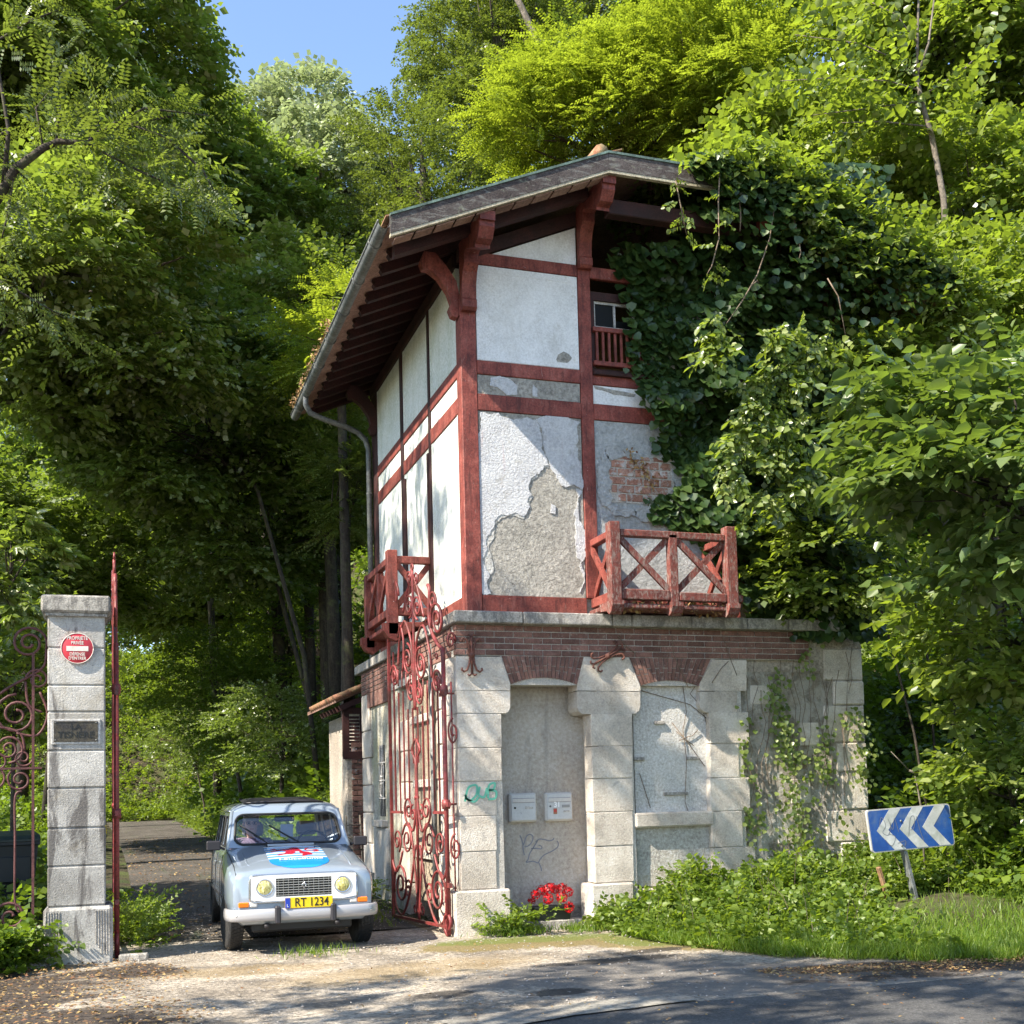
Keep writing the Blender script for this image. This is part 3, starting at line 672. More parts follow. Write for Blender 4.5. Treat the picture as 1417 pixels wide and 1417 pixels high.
# gutter and swan-neck downpipe
gp = []
gut = MB(); n = 8; gl = np.linspace(RY0+.02, RY1+.02, 15)
for yy in gl:
    for kk in range(n+1):
        a = math.pi*kk/n; gp.append((-1.05-.065*math.cos(a), yy, 7.50-.075*math.sin(a)+.0))
gf = [(i*(n+1)+k, i*(n+1)+k+1, (i+1)*(n+1)+k+1, (i+1)*(n+1)+k) for i in range(len(gl)-1) for k in range(n)]
gut.add(gp, gf, True)
gut.tube([(-1.118, RY0+.02, 7.505), (-1.118, RY1, 7.505)], .011, 6)
for yy in gl[1::2]: gut.tube([(-1.05-.071*math.cos(a), yy, 7.50-.081*math.sin(a)) for a in np.linspace(0, math.pi, 9)], .006, 4)
gut.build('gutter', M['zinc'], roof)
H('downpipe', lambda b: b.tube([(-1.05, 4.55, 7.44), (-1.05, 4.56, 7.33), (-.98, 4.60, 7.22), (-.80, 4.66, 7.17), (-.45, 4.73, 7.10), (-.25, 4.77, 7.04), (-.12, 4.78, 6.93), (-.075, 4.78, 6.78), (-.07, 4.79, 3.53)], .042, 10), M['zinc'])
H('pipe_collar', lambda b: (b.lathe((-.07, 4.79, 4.85), [(.052, -.02), (.056, 0), (.052, .02)], 12), b.lathe((-.07, 4.79, 6.1), [(.05, -.015), (.05, .015)], 12)), M['zinc'])

# ---- front balcony
def balcony(name_lbl, posts, railz, axes, mats, mid):
    pass
bal = H('balcony', lambda b: (b.box(1.47, 3.02, -.62, -.0, 3.545, 3.60, .01),), M['red_worn'])
bal['label'] = 'front balcony with weathered crossed rails above the bricked window'
zt, zb = 4.46, 3.76; yb = -.56
def bp(x0, x1, y0, y1, z0, z1, name='baluster_post', mt='red_worn'): return H(name, lambda b: b.box(x0, x1, y0, y1, z0, z1, .01), M[mt], bal)
bp(1.47, 1.60, -.66, -.53, 3.50, zt+.05); bp(2.20, 2.31, -.64, -.55, 3.54, zt-.06); bp(2.92, 3.06, -.66, -.53, 3.52, zt+.06)
bp(1.603, 2.917, -.64, -.55, zt-.11, zt-.03, 'top_rail'); bp(1.603, 2.197, -.64, -.55, zb-.12, zb-.0, 'bottom_rail'); bp(2.313, 2.917, -.64, -.55, zb-.12, zb-.02, 'bottom_rail')
bp(3.06, 3.14, -.62, -.57, zb-.11, zb-.03, 'bottom_rail')
for (xa, xb_) in ((1.60, 2.20), (2.31, 2.92)):
    H('cross_brace', lambda b: b.beam((xa, -.605, zt-.12), (xb_, -.605, zb), .035, .07, (0, 0, 1)), M['red_worn'], bal)
    H('cross_brace', lambda b: b.beam((xa, -.575, zb), (xb_, -.575, zt-.12), .035, .07, (0, 0, 1)), M['red_worn'], bal)
for xs_ in (1.50, 2.95):
    H('top_rail', lambda b: b.box(xs_, xs_+.09, -.53, .0, zt-.11, zt-.03, .008), M['red'], bal)
    H('bottom_rail', lambda b: b.box(xs_, xs_+.09, -.53, .0, zb-.13, zb-.02, .008), M['red'], bal)
    H('cross_brace', lambda b: b.beam((xs_+.05, -.53, zt-.12), (xs_+.05, -.0, zb), .035, .07, (0, 0, 1)), M['red'], bal)
    H('cross_brace', lambda b: b.beam((xs_+.02, -.53, zb), (xs_+.02, -.0, zt-.12), .035, .07, (0, 0, 1)), M['red'], bal)
for xx in (1.46, 2.19, 2.91):
    H('corbel', lambda b: b.prism([(-.70, 3.62), (-.70, 3.57), (-.66, 3.50), (-.60, 3.47), (-.52, 3.52), (-.34, 3.535), (-.34, 3.62)], (xx, 0, 0), (0, 1, 0), (0, 0, 1), (1, 0, 0), .14), M['red_worn'], bal)
# ---- side balcony
sb = H('balcony', lambda b: b.box(-.52, -.02, 1.52, 2.92, 3.60, 3.66, .01), M['red'])
sb['label'] = 'side balcony with red crossed rails behind the open gate'
zt2, zb2 = 4.50, 3.86
def sp(x0, x1, y0, y1, z0, z1, name='baluster_post'): return H(name, lambda b: b.box(x0, x1, y0, y1, z0, z1, .008), M['red'], sb)
sp(-.56, -.43, 1.50, 1.62, 3.50, zt2+.05); sp(-.56, -.44, 2.84, 2.95, 3.50, zt2-.02)
sp(-.43, -.01, 1.52, 1.60, zt2-.11, zt2-.02, 'top_rail'); sp(-.43, -.01, 1.52, 1.60, zb2-.12, zb2-.02, 'bottom_rail')
sp(-.54, -.46, 1.62, 2.84, zt2-.11, zt2-.02, 'top_rail'); sp(-.54, -.46, 1.62, 2.84, zb2-.12, zb2-.02, 'bottom_rail'); sp(-.53, -.46, 2.2, 2.28, zb2, zt2-.1)
H('cross_brace', lambda b: b.beam((-.43, 1.545, zt2-.12), (-.02, 1.545, zb2), .035, .07), M['red'], sb)
H('cross_brace', lambda b: b.beam((-.43, 1.575, zb2), (-.02, 1.575, zt2-.12), .035, .07), M['red'], sb)
for ya_, yb_ in ((1.62, 2.2), (2.28, 2.84)):
    H('cross_brace', lambda b: b.beam((-.515, ya_, zt2-.12), (-.515, yb_, zb2), .035, .07), M['red'], sb)
    H('cross_brace', lambda b: b.beam((-.485, ya_, zb2), (-.485, yb_, zt2-.12), .035, .07), M['red'], sb)
for yy in (1.50, 2.84): H('corbel', lambda b: b.prism([(-.62, 3.64), (-.62, 3.55), (-.56, 3.46), (-.46, 3.42), (-.36, 3.50), (-.27, 3.54), (-.27, 3.64)], (0, yy, 0), (1, 0, 0), (0, 0, 1), (0, 1, 0), .13), M['red'], sb)

# ---- graffiti on the pier and in the doorway (flat paint strokes)
def ribbon(b, pts, w, o, ux, uy, n, y=0.0):
    o, ux, uy, n = Vector(o), Vector(ux), Vector(uy), Vector(n)
    vs = []; fs = []
    for i, (a, c) in enumerate(pts):
        p0 = pts[max(0, i-1)]; p1 = pts[min(len(pts)-1, i+1)]; dx, dy = p1[0]-p0[0], p1[1]-p0[1]; l = math.hypot(dx, dy) or 1
        nx, ny = -dy/l*w/2, dx/l*w/2
        vs += [o+ux*(a+nx)+uy*(c+ny)+n*y, o+ux*(a-nx)+uy*(c-ny)+n*y]
        if i: fs.append((2*i-2, 2*i-1, 2*i+1, 2*i))
    b.add(vs, fs)
def smoothpts(p, k=6):
    out = []
    for i in range(len(p)-1):
        a, b_, c, d = p[max(0, i-1)], p[i], p[i+1], p[min(len(p)-1, i+2)]
        for j in range(k):
            t = j/k
            out.append(tuple(.5*((2*b_[m])+(-a[m]+c[m])*t+(2*a[m]-5*b_[m]+4*c[m]-d[m])*t*t+(-a[m]+3*b_[m]-3*c[m]+d[m])*t**3) for m in (0, 1)))
    out.append(p[-1]); return out
gr = MB()
for st in ([(345, 895), (375, 960), (400, 1050), (420, 1010), (450, 920), (510, 880), (560, 920), (540, 1010), (480, 1070), (420, 1080)], [(395, 1040), (400, 1130), (420, 1220)],
           [(600, 1010), (660, 960), (740, 965), (830, 985), (890, 965), (900, 940)], [(640, 975), (590, 1060), (510, 1190), (480, 1290), (450, 1335), (560, 1320), (640, 1345), (670, 1300), (740, 1220), (880, 1150), (960, 1090), (975, 1030), (950, 985)],
           [(530, 1110), (600, 1110), (700, 1115), (690, 1070), (650, 1060)], [(655, 1345), (690, 1420), (700, 1480)]):
    q = [(lambda w_: (w_[0], w_[2]))(on(690+a/11.81, 1080+c/11.81, 1, .178)) for a, c in st]
    ribbon(gr, smoothpts(q), .014, (0, .176, 0), (1, 0, 0), (0, 0, 1), (0, -1, 0))
gr.build('graffiti', flat('grey_spray_paint', (.22, .22, .25), .8), house)
gg = MB()
for st in ([(640, 470), (655, 410), (690, 400), (690, 440), (660, 465), (640, 440)], [(640, 455), (680, 470), (700, 450)], [(705, 405), (700, 440), (725, 450), (735, 410)], [(740, 455), (745, 400), (770, 390), (765, 415), (745, 420), (775, 425), (772, 455), (742, 460)]):
    q = [(lambda w_: (w_[0], w_[2]))(on(440+a/3.149, 960+c/3.149, 1, -.205)) for a, c in st]
    ribbon(gg, smoothpts(q), .024, (0, -.2085, 0), (1, 0, 0), (0, 0, 1), (0, -1, 0))
gg.build('graffiti', flat('green_spray_paint', (.12, .42, .30), .8), house)['label'] = 'faded green spray tag on the corner pier'
# ================================================================ ANNEX behind the gatehouse
ann = empty('annex', (0.14, 6.5, 0)); tag(ann, 'low brick and plaster annex with small tiled roof behind the gatehouse corner', 'building')
def A(name, fn, mat): 
    o = part(name, fn, mat, ann); o.data.transform(Matrix.Translation((-.1, -6.4, 0))); return o
A('wall', lambda b: (b.box(-.12, 1.5, 6.0, 8.5, 0, 2.9)), M['render'])
k = 0
for r in range(26):
    z0 = .2+r*.085
    for (xa, w) in (((-.20, .17), (-.02, .1)) if r % 2 else ((-.20, .09), (-.10, .18))):
        A('brick', lambda b: b.box(xa, xa+w, 5.975+random.uniform(-.01, .01), 6.05, z0, z0+.072, .004), M['brick_pale'] if random.random() < .25 else M['brick'])
A('corner_render', lambda b: b.box(-.30, -.14, 5.99, 6.3, .1, 2.3, .03), M['render'])
A('timber', lambda b: b.box(-.33, -.23, 5.98, 6.08, 2.18, 2.95), M['red_dark']); A('timber', lambda b: b.box(-.33, .1, 5.96, 6.04, 2.14, 2.26), M['red_dark'])
A('timber', lambda b: b.box(-.06, .02, 5.98, 6.08, 2.26, 2.95), M['red_dark']); A('timber', lambda b: b.box(-.33, .1, 5.96, 6.06, 2.86, 2.96), M['red_dark'])
A('shutter', lambda b: [b.box(-.225, -.065, 5.99+.004*(i % 2), 6.02, 2.28+i*.056, 2.32+i*.056) for i in range(10)], M['red_dark'])
A('roof', lambda b: b.prism([(-.47, 3.03), (1.2, 3.73), (1.2, 3.79), (-.47, 3.09)], (0, 5.8, 0), (1, 0, 0), (0, 0, 1), (0, 1, 0), 2.9), M['soffit'])
for i in range(8):
    x = -.50+i*.24
    A('roof_tile', lambda b: [b.tube([(x, 5.80+j*.2, 3.11+.42*(x+.47)), (x+.27, 5.80+j*.2, 3.11+.42*(x+.72))], .055, 6) for j in range(13)], M['tile'])
for i in range(7):
    A('rafter', lambda b: b.prism([(-.42, 2.98), (.1, 3.20), (.1, 3.10), (-.38, 2.9)], (0, 5.86+i*.3, 0), (1, 0, 0), (0, 0, 1), (0, 1, 0), .06), M['red_dark'])
st = empty('step_stack', (.0, 5.6, 0)); tag(st, 'small rusty iron ladder leaning by the annex corner', 'ladder')
b = MB()
for s in (0, .22): b.tube([(-.33+s, -.1, 0), (-.33+s, .15, 1.25)], .014)
b.build('rail', M['bark_pale'], st)
for k in range(6): part('rung', lambda b: b.tube([(-.33, -.08+.038*k, .15+.19*k), (-.11, -.08+.038*k, .15+.19*k)], .011), M['bark_pale'], st)

# ================================================================ ironwork
def scroll(b, c, r, a0, turns, w=.009, hand=1, tr=None, inner=.2, lead=None, n=None):
    """spiral flat bar in the leaf plane (u,w); starts at the outside at angle a0"""
    n = n or int(14*turns)+4; pts = []
    if lead: pts += lead
    for i in range(n+1):
        t = i/n; rr = r*(1-(1-inner)*t); a = a0+hand*2*math.pi*turns*t
        pts.append((c[0]+rr*math.cos(a), c[1]+rr*math.sin(a)))
    b.tube([tr(p) for p in pts], [w*1.25]*(len(pts)-1)+[w*1.9], 5)
def curve(b, pts, w, tr): b.tube([tr(p) for p in smoothpts(pts, 5)], w*1.25, 5)
def ironleaf(root, mat, W=2.02):
    tr = lambda p: (0, p[0], p[1])
    def G(name, fn): return part(name, fn, mat, root)
    def bar(p, q, w, b, d=None): b.beam(tr(p), tr(q), d or w, w, (1, 0, 0))
    G('hinge_post', lambda b: b.tube([(0, 0, .02), (0, 0, 3.12)], .026, 8))
    G('stile', lambda b: (bar((W, .05), (W, 3.75), .034, b), bar((W-.19, 1.35), (W-.19, 3.3), .018, b)))
    G('rail', lambda b: (bar((0, .10), (W, .06), .03, b), bar((0, 1.33), (.42, 1.33), .03, b), bar((W-.42, 1.33), (W, 1.33), .03, b)))
    for k in range(10):
        u = .20+k*.18
        lo = 1.33 if u < .5 or u > 1.5 else (1.48 if abs(u-1.01) > .2 else 1.9)
        hi = 2.78 if abs(u-1.01) > .35 else 2.55
        G('bar', lambda b: bar((u, lo), (u, hi), .017, b))
    def f(b):      # bottom scroll panel
        for s, m_ in ((1, lambda u: u), (-1, lambda u: W-u)):
            t2 = lambda p: tr((m_(p[0]), p[1]))
            scroll(b, (.33, .45), .27, R(200), 1.8, .012, -1, t2); scroll(b, (.62, .42), .12, R(20), 1.4, .010, 1, t2)
            scroll(b, (.22, .98), .15, R(-60), 1.5, .010, 1, t2); scroll(b, (.60, 1.00), .19, R(120), 1.6, .010, -1, t2)
            curve(b, [(.06, .45), (.10, .20), (.36, .10), (.62, .30), (.80, .62), (.93, .95)], .012, t2)
            curve(b, [(.0, .75), (.15, .60), (.32, .72), (.42, .86)], .011, t2)
            curve(b, [(.42, 1.06), (.60, 1.20), (.80, 1.02), (.95, .40), (1.0, .1)], .011, t2)
            scroll(b, (.68, 1.36), .17, R(-80), 1.6, .011, -1, t2); scroll(b, (.86, 1.32), .10, R(90), 1.3, .009, 1, t2)
            curve(b, [(.68, 1.19), (.86, 1.12), (.97, 1.42), (.985, 1.9), (.86, 2.05), (.985, 2.18)], .012, t2)
            scroll(b, (.88, .22), .08, R(60), 1.2, .009, -1, t2)
    G('scroll_panel', f)
    G('spike', lambda b: (b.tube([tr((1.01, .2)), tr((1.01, 1.6)), tr((1.01, 2.25))], [.016, .02, .003], 6), b.lathe(tr((1.01, 1.5)), [(.0, -.03), (.035, 0), (0, .03)], 8, (0, 1, 0))))
    def f(b):      # top scrollwork, rising to the free side
        zf = lambda u, w: w+.22*u
        t3 = lambda p: tr((p[0], zf(*p)))
        scroll(b, (.22, 2.72), .15, R(180), 1.7, .011, -1, t3); scroll(b, (.22, 3.0), .0001+.05, 0, 1, .009, 1, t3)
        for s in (-1, 1):
            scroll(b, (1.01+s*.24, 2.86), .20, R(90), 1.9, .012, s, t3)
            scroll(b, (1.01+s*.15, 2.50), .14, R(90 if s > 0 else 90), 1.6, .011, -s, t3)
            scroll(b, (1.01+s*.15, 3.52), .15, R(-90), 1.7, .011, -s, t3)
            curve(b, [(1.01+s*.02, 2.3), (1.01+s*.06, 2.75), (1.01+s*.10, 3.1), (1.01+s*.35, 3.32), (1.01+s*.56, 3.05), (1.01+s*.62, 2.75)], .012, t3)
            scroll(b, (1.01+s*.12, 3.86), .085, R(-60), 1.4, .010, s, t3)
        curve(b, [(1.01, 2.3), (1.01, 2.9), (1.0, 3.5), (1.01, 3.95)], .014, t3)
        scroll(b, (1.01, 3.98), .06, R(-90), 1.2, .010, 1, t3)
        scroll(b, (.18, 3.42), .21, R(-30), 1.9, .014, 1, t3); scroll(b, (.30, 3.62), .12, R(200), 1.5, .011, -1, t3)
        curve(b, [(.0, 2.95), (.0, 3.10), (.14, 3.14), (.34, 3.26), (.44, 3.45), (.40, 3.72), (.46, 3.80)], .018, t3)
        scroll(b, (1.76, 3.62), .20, R(180), 1.8, .014, -1, t3); scroll(b, (1.80, 2.6), .15, R(0), 1.7, .011, 1, t3)
        scroll(b, (1.82, 3.12), .11, R(0), 1.6, .010, 1, t3)
        curve(b, [(2.02, 3.0), (1.98, 3.4), (1.98, 3.62), (1.90, 3.80)], .016, t3)
        curve(b, [(1.62, 3.1), (1.50, 3.25), (1.40, 3.05), (1.45, 2.7)], .011, t3)
        curve(b, [(1.4, 3.42), (1.2, 3.7), (1.06, 3.88)], .011, t3); curve(b, [(.62, 3.42), (.8, 3.7), (.96, 3.88)], .011, t3)
        for u in np.linspace(.38, 1.65, 9): b.tube([t3((u, 2.50)), t3((u, 2.70))], .009, 5)
    G('crest', f)
    G('hinge', lambda b: (b.beam((0, -.06, 2.62), (0, .12, 2.62), .03, .045), b.lathe((0, 0, 2.66), [(0, -.07), (.04, -.05), (.05, 0), (.04, .05), (0, .07)], 10)))
    G('hinge', lambda b: (b.beam((0, -.1, 1.42), (0, .1, 1.42), .035, .05), b.lathe((0, 0, 1.42), [(.045, -.05), (.045, .05)], 10)))
    G('hinge', lambda b: b.beam((0, -.09, .55), (0, .08, .55), .035, .05))
    G('pivot', lambda b: (scroll(b, (.02, .14), .13, R(-90), 1.6, .016, 1, tr)))
    return root
gl_ = empty('iron_gate', (-.335, -.16, 0), R(4.2)); tag(gl_, 'open red wrought iron gate leaf with scrolls along the house wall', 'gate', 'wrought iron gate leaves')
ironleaf(gl_, M['gate'])
g2 = copy_tree(gl_); g2['label'] = 'open dark red gate leaf seen edge-on beside the stone gate pillar'; g2.location = (-3.715, -.12, .0); g2.rotation_euler = (0, 0, R(.9)); g2.scale = (1, 1, 1)
for c in children(g2):
    c.data = c.data.copy() if c.name.startswith('hinge_post') else c.data
# fixed side panel between leaf and pier: flat strip with rings
sp_ = empty('iron_side_panel', (-.262, -.20, 0)); tag(sp_, 'narrow red iron strip with rings between gate leaf and stone pier', 'ironwork')
part('upright', lambda b: b.tube([(0, 0, .1), (0, 0, 2.75)], .010, 5), M['gate'], sp_)
def f(b):
    scroll(b, (.02, 3.2), .1, R(0), 1.4, .012, 1, lambda p: (p[0]*.5, 0, p[1]))
part('ring', f, M['gate'], sp_)
for z in (2.2, .95): part('ring', lambda b: scroll(b, (0.03, z), .15, R(90), 1.6, .010, 1, lambda p: (-.0+p[0]*.4, 0, p[1])), M['gate'], sp_)
for z in (2.62, 1.42): part('bracket', lambda b: b.tube([(-.07, 0, z), (.03, 0, z)], .012, 5), M['gate'], sp_)

# ================================================================ gate pillar
pil = empty('gate_pillar', (-4.08, -.1, 0)); tag(pil, 'tall square stone gate pillar with round red sign and dark plaque', 'pillar')
M['pillar'] = surf('pillar_stone', [(.27, .255, .235), (.37, .355, .33), (.47, .45, .42)], 1.8, .9, .6, 60, [((.09, .08, .075), 2.6, .555, .04, (2.2, 2.2, .45), .8), ((.30, .24, .15), 2.0, .62, .06, (1, 1, 1), .4), ((.06, .055, .05), 30, .67, .02, (1, 1, 1), .85)], objvar=.14, bdist=.015, fine=.08)
def PP(name, x0, x1, z0, z1, y0, b_=.012, mat='pillar', jit=.003):
    y1 = y0+(x1-x0)
    return part(name, lambda b: b.box(x0+4.08, x1+4.08, y0+.1+random.uniform(-jit, jit), y1+.1, z0, z1, b_), M[mat], pil)
zs = [.546, .928, 1.292, 1.677, 2.037, 2.412, 2.67, 3.034, 3.372]
for a, e in zip(zs[:-1], zs[1:]): PP('stone_block', -4.342, -3.818, a+.004, e-.004, -.38)
PP('core', -4.335, -3.825, .5, 3.38, -.372, 0)
bs = PP('base_block', -4.378, -3.752, -.1, .54, -.415, .03)
M['flute'] = M['pillar']
for x0 in (-4.36, -3.91):
    for k in range(6): part('flute', lambda b: b.box(x0+4.08+k*.024, x0+4.08+k*.024+.012, -.322, -.30, .06+random.uniform(0, .12), .50, .003), M['cornice'], pil)
PP('cap_stone', -4.40, -3.765, 3.375, 3.545, -.44, .02, 'cornice')
PP('cap_fillet', -4.365, -3.795, 3.34, 3.375, -.405, .005, 'cornice')
# round sign
def discsign():
    c = on(107, 897, 1, -.41); s = empty('round_sign', (c[0], -.392, c[2])); tag(s, 'round red no-entry sign with white bar fixed to the stone pillar', 'sign')
    part('disc', lambda b: b.lathe((0, 0, 0), [(.149, .0), (.149, -.012), (.146, -.014), (0, -.014)], 40, (0, 1, 0)), flat('sign_red', (.50, .03, .045), .45), s)
    white = surf('faded_sign_white', [(.62, .58, .50), (.7, .67, .6)], 30, .5, 0, 40)
    part('rim', lambda b: b.tube([(.147*math.cos(a), -.014, .147*math.sin(a)) for a in np.linspace(0, 2*math.pi, 41)], .004, 5), white, s)
    part('bar', lambda b: b.box(-.10, .10, -.0165, -.0145, -.027, .021), white, s)
    for tx, z, sz in (('PROPRIÉTÉ', .098, .046), ('PRIVÉE', .052, .046), ('DÉFENSE', -.058, .042), ("D'ENTRER", -.098, .042)):
        textmesh('lettering', tx, sz, white, s, (0, -.0155, z), (R(90), 0, 0), .0006, .85, offset=.0007)
    return s
discsign()
def plaque():
    c = on(105, 1012, 1, -.40); s = empty('name_plaque', (c[0], -.385, c[2])); tag(s, 'dark cast metal name plaque screwed to the pillar below the round sign', 'plaque')
    dk = surf('dark_bronze', [(.035, .032, .032), (.09, .075, .05)], 7, .45, .2, 60, metal=.3)
    part('backing', lambda b: b.box(-.225, .225, -.006, .012, -.125, .12, .004), M['white_paint'], s)
    part('plate', lambda b: (b.box(-.2, .2, -.014, -.007, -.1, .1, .004), b.box(-.195, .195, -.018, -.013, .088, .096), b.box(-.195, .195, -.018, -.013, -.096, -.088)), dk, s)
    lt = flat('plaque_letters', (.012, .012, .012), .35, .2)
    textmesh('lettering', 'LA', .075, lt, s, (0, -.0145, .045), (R(90), 0, 0), .003, 1.1, offset=.001)
    textmesh('lettering', 'TISNÈRE', .085, lt, s, (0, -.0145, -.035), (R(90), 0, 0), .003, 1.05, offset=.001)
    for x in (-.185, .185):
        for z in (-.085, .085): part('screw', lambda b: b.lathe((x, -.014, z), [(.009, 0), (.006, -.005), (0, -.006)], 8, (0, 1, 0)), M['zinc'], s)
plaque()

# ================================================================ iron fence on the left with its low wall
fen = empty('iron_fence', (-5.9, -.2, 0)); tag(fen, 'old dark red scrolled iron fence panel left of the stone pillar', 'fence')
def FN(name, fn): return part(name, fn, M['fence'], fen)
for (x0) in (0.0,):
    tr = lambda p: (p[0], 0, p[1])
    FN('post', lambda b: (b.beam((1.42, 0, .25), (1.42, 0, 3.0), .024, .024, (1, 0, 0)),))
    FN('rail', lambda b: (b.beam((-2, 0, 1.86), (1.5, 0, 1.88), .03, .02), b.beam((-2, 0, .36), (1.5, 0, .36), .03, .02)))
    for k in range(16):
        u = 1.30-k*.19
        FN('bar', lambda b: curve(b, [(u+.02, 1.66), (u-.04, 1.60), (u-.04, 1.2), (u-.04, .62), (u-.0, .5)], .009, tr))
    def f(b):
        scroll(b, (1.38, 3.10), .17, R(-20), 2.0, .011, 1, tr); curve(b, [(1.54, 3.05), (1.52, 2.88), (1.40, 2.78), (1.20, 2.66), (1.02, 2.5), (.92, 2.3)], .011, tr)
        scroll(b, (1.46, 2.74), .11, R(180), 1.6, .010, -1, tr); curve(b, [(1.35, 2.72), (1.38, 2.5), (1.50, 2.42)], .010, tr)
        scroll(b, (1.27, 2.40), .20, R(90), 2.0, .011, 1, tr); curve(b, [(1.27, 2.22), (1.46, 2.2), (1.55, 2.4), (1.48, 2.62)], .010, tr)
        scroll(b, (1.20, 2.07), .14, R(-90), 1.9, .010, 1, tr); curve(b, [(.8, 2.2), (1.05, 2.28), (1.30, 2.22), (1.34, 2.05)], .011, tr)
        scroll(b, (1.33, 1.98), .09, R(0), 1.6, .009, -1, tr); scroll(b, (1.10, 1.94), .10, R(180), 1.6, .009, -1, tr)
        scroll(b, (1.30, 1.77), .12, R(90), 1.7, .010, 1, tr); scroll(b, (1.06, 1.78), .12, R(90), 1.7, .010, -1, tr)
        pass
    for k in range(5):
        u = .75-k*.5
        def f2(b):
            scroll(b, (u, 2.5), .2, R(90), 2, .011, 1, tr); scroll(b, (u+.25, 2.1), .16, R(-90), 1.9, .010, -1, tr); scroll(b, (u, 1.77), .12, R(90), 1.7, .010, 1, tr)
            curve(b, [(u-.25, 1.9), (u, 2.9), (u+.25, 2.4)], .010, tr)
        FN('scrollwork', f2)
    for u in (1.22, .9): FN('foot_scroll', lambda b: scroll(b, (u, .46), .15, R(160), 1.4, .012, -1, tr))
    FN('scrollwork', f)
lw = part('low_wall', lambda b: b.box(-8.5, -4.38, -.32, -.05, -.1, .27, .02), M['cornice'], None)
tag(lw, 'low stone kerb wall under the iron fence at the left edge', 'wall')
rfl = empty('flower_trough', (-4.72, -.36, .27)); tag(rfl, 'small dark trough with a few red flowers on the low wall under the fence', 'flower box')
part('trough', lambda b: b.box(-.3, .05, -.08, .06, 0, .07, .01), M['plant_pot'], rfl)

# ================================================================ wheelie bins behind the pillar
def bin_(loc, rz, lid, label):
    o = empty('wheelie_bin', loc, rz); tag(o, label, 'bin', 'wheelie bins behind the pillar')
    body = flat('bin_body', (.012, .018, .022), .5)
    def f(b):
        z0, z1 = .08, .98
        b.add([(-.22, -.26, z0), (.22, -.26, z0), (.22, .22, z0), (-.22, .22, z0), (-.29, -.33, z1), (.29, -.33, z1), (.29, .33, z1), (-.29, .33, z1)],
              [(0, 1, 5, 4), (1, 2, 6, 5), (2, 3, 7, 6), (3, 0, 4, 7), (0, 3, 2, 1), (4, 5, 6, 7)])
        b.box(-.31, .31, -.35, .35, .93, .985, .01); b.box(-.2, .2, -.345, -.3, .5, .8, .01)
    part('body', f, body, o)
    part('lid', lambda b: (b.prism([(-.36, 1.0), (-.30, 1.05), (.25, 1.10), (.36, 1.04), (.36, .99), (-.36, .98)], (-.31, 0, 0), (0, 1, 0), (0, 0, 1), (1, 0, 0), .62)), lid, o)
    for s in (-1, 1): part('wheel', lambda b: b.lathe((s*.25, .24, .1), [(0, -.03), (.1, -.03), (.1, .03), (0, .03)], 16, (1, 0, 0)), M['plant_pot'], o)
    part('handle', lambda b: b.tube([(-.25, .36, 1.02), (-.25, .41, 1.03), (.25, .41, 1.03), (.25, .36, 1.02)], .015), body, o)
bin_((-4.95, 3.0, .12), .2, flat('lid_grey_green', (.02, .035, .035), .4), 'dark wheelie bin with dark lid left of the stone pillar')
bin_((-4.18, 3.55, .14), -.1, flat('lid_yellow', (.65, .50, .01), .4), 'dark wheelie bin with yellow lid half hidden by the stone pillar')

# ================================================================ letter boxes
def letterbox(x0, x1, z0, z1, label, kind):
    y = .13
    o = empty('letterbox', ((x0+x1)/2, y+.07, z0)); tag(o, label, 'letterbox', 'letterboxes in the doorway')
    w = (x1-x0)/2; h = z1-z0; cr_ = surf('cream_metal', [(.50, .47, .44), (.56, .53, .50)], 3, .4, .05, 60)
    part('body', lambda b: b.box(-w, w, -.085, .0, 0, h, .018), cr_, o)
    d = part('door', lambda b: b.box(-w+.022, w-.016, -.094, -.086, .022, h-.018, .003), surf('letterbox_door', [(.46, .46, .46), (.52, .52, .52)], 3, .38, .03, 60), o)
    sh = flat('letterbox_groove', (.16, .16, .18), .5)
    part('slot_flap', lambda b: (b.box(-w+.035, w-.03, -.1, -.094, h-.105, h-.062, .003)), cr_, o)
    for zz_ in (h-.06, h-.108): part('slot', lambda b: b.box(-w+.035, w-.03, -.0965, -.0942, zz_-.002, zz_+.003), sh, o)
    if kind == 1:
        part('name_holder', lambda b: b.box(.02, .115, -.099, -.094, h-.178, h-.148, .004), M['white_paint'], o)
        part('lock', lambda b: b.lathe((-.10, -.094, h-.165), [(.012, 0), (.012, -.004), (0, -.005)], 12, (0, 1, 0)), M['black'], o)
        textmesh('number', '5', .03, sh, o, (-.03, -.0946, h-.225), (R(90), 0, 0), .0004)
    else:
        part('name_holder', lambda b: b.box(.03, .125, -.1, -.094, h-.172, h-.140, .004), flat('grey_label', (.25, .25, .25), .4), o)
        part('name_holder', lambda b: b.box(.045, .13, -.1, -.094, h-.225, h-.205, .003), M['white_paint'], o)
        part('lock', lambda b: b.lathe((-.11, -.094, h-.155), [(.012, 0), (.012, -.004), (0, -.005)], 12, (0, 1, 0)), M['zinc'], o)
        textmesh('number', '31', .085, flat('number_white', (.8, .8, .8), .4), o, (-.028, -.0955, h-.14), (R(90), 0, 0), .001, .95, offset=.002)
        part('sticker', lambda b: b.box(-.075, -.030, -.0955, -.0943, h-.245, h-.18), flat('sticker_tan', (.30, .12, .06), .5), o)
        part('sticker_band', lambda b: b.box(-.070, -.035, -.0962, -.0955, h-.222, h-.19), flat('sticker_red', (.45, .04, .03), .5), o)
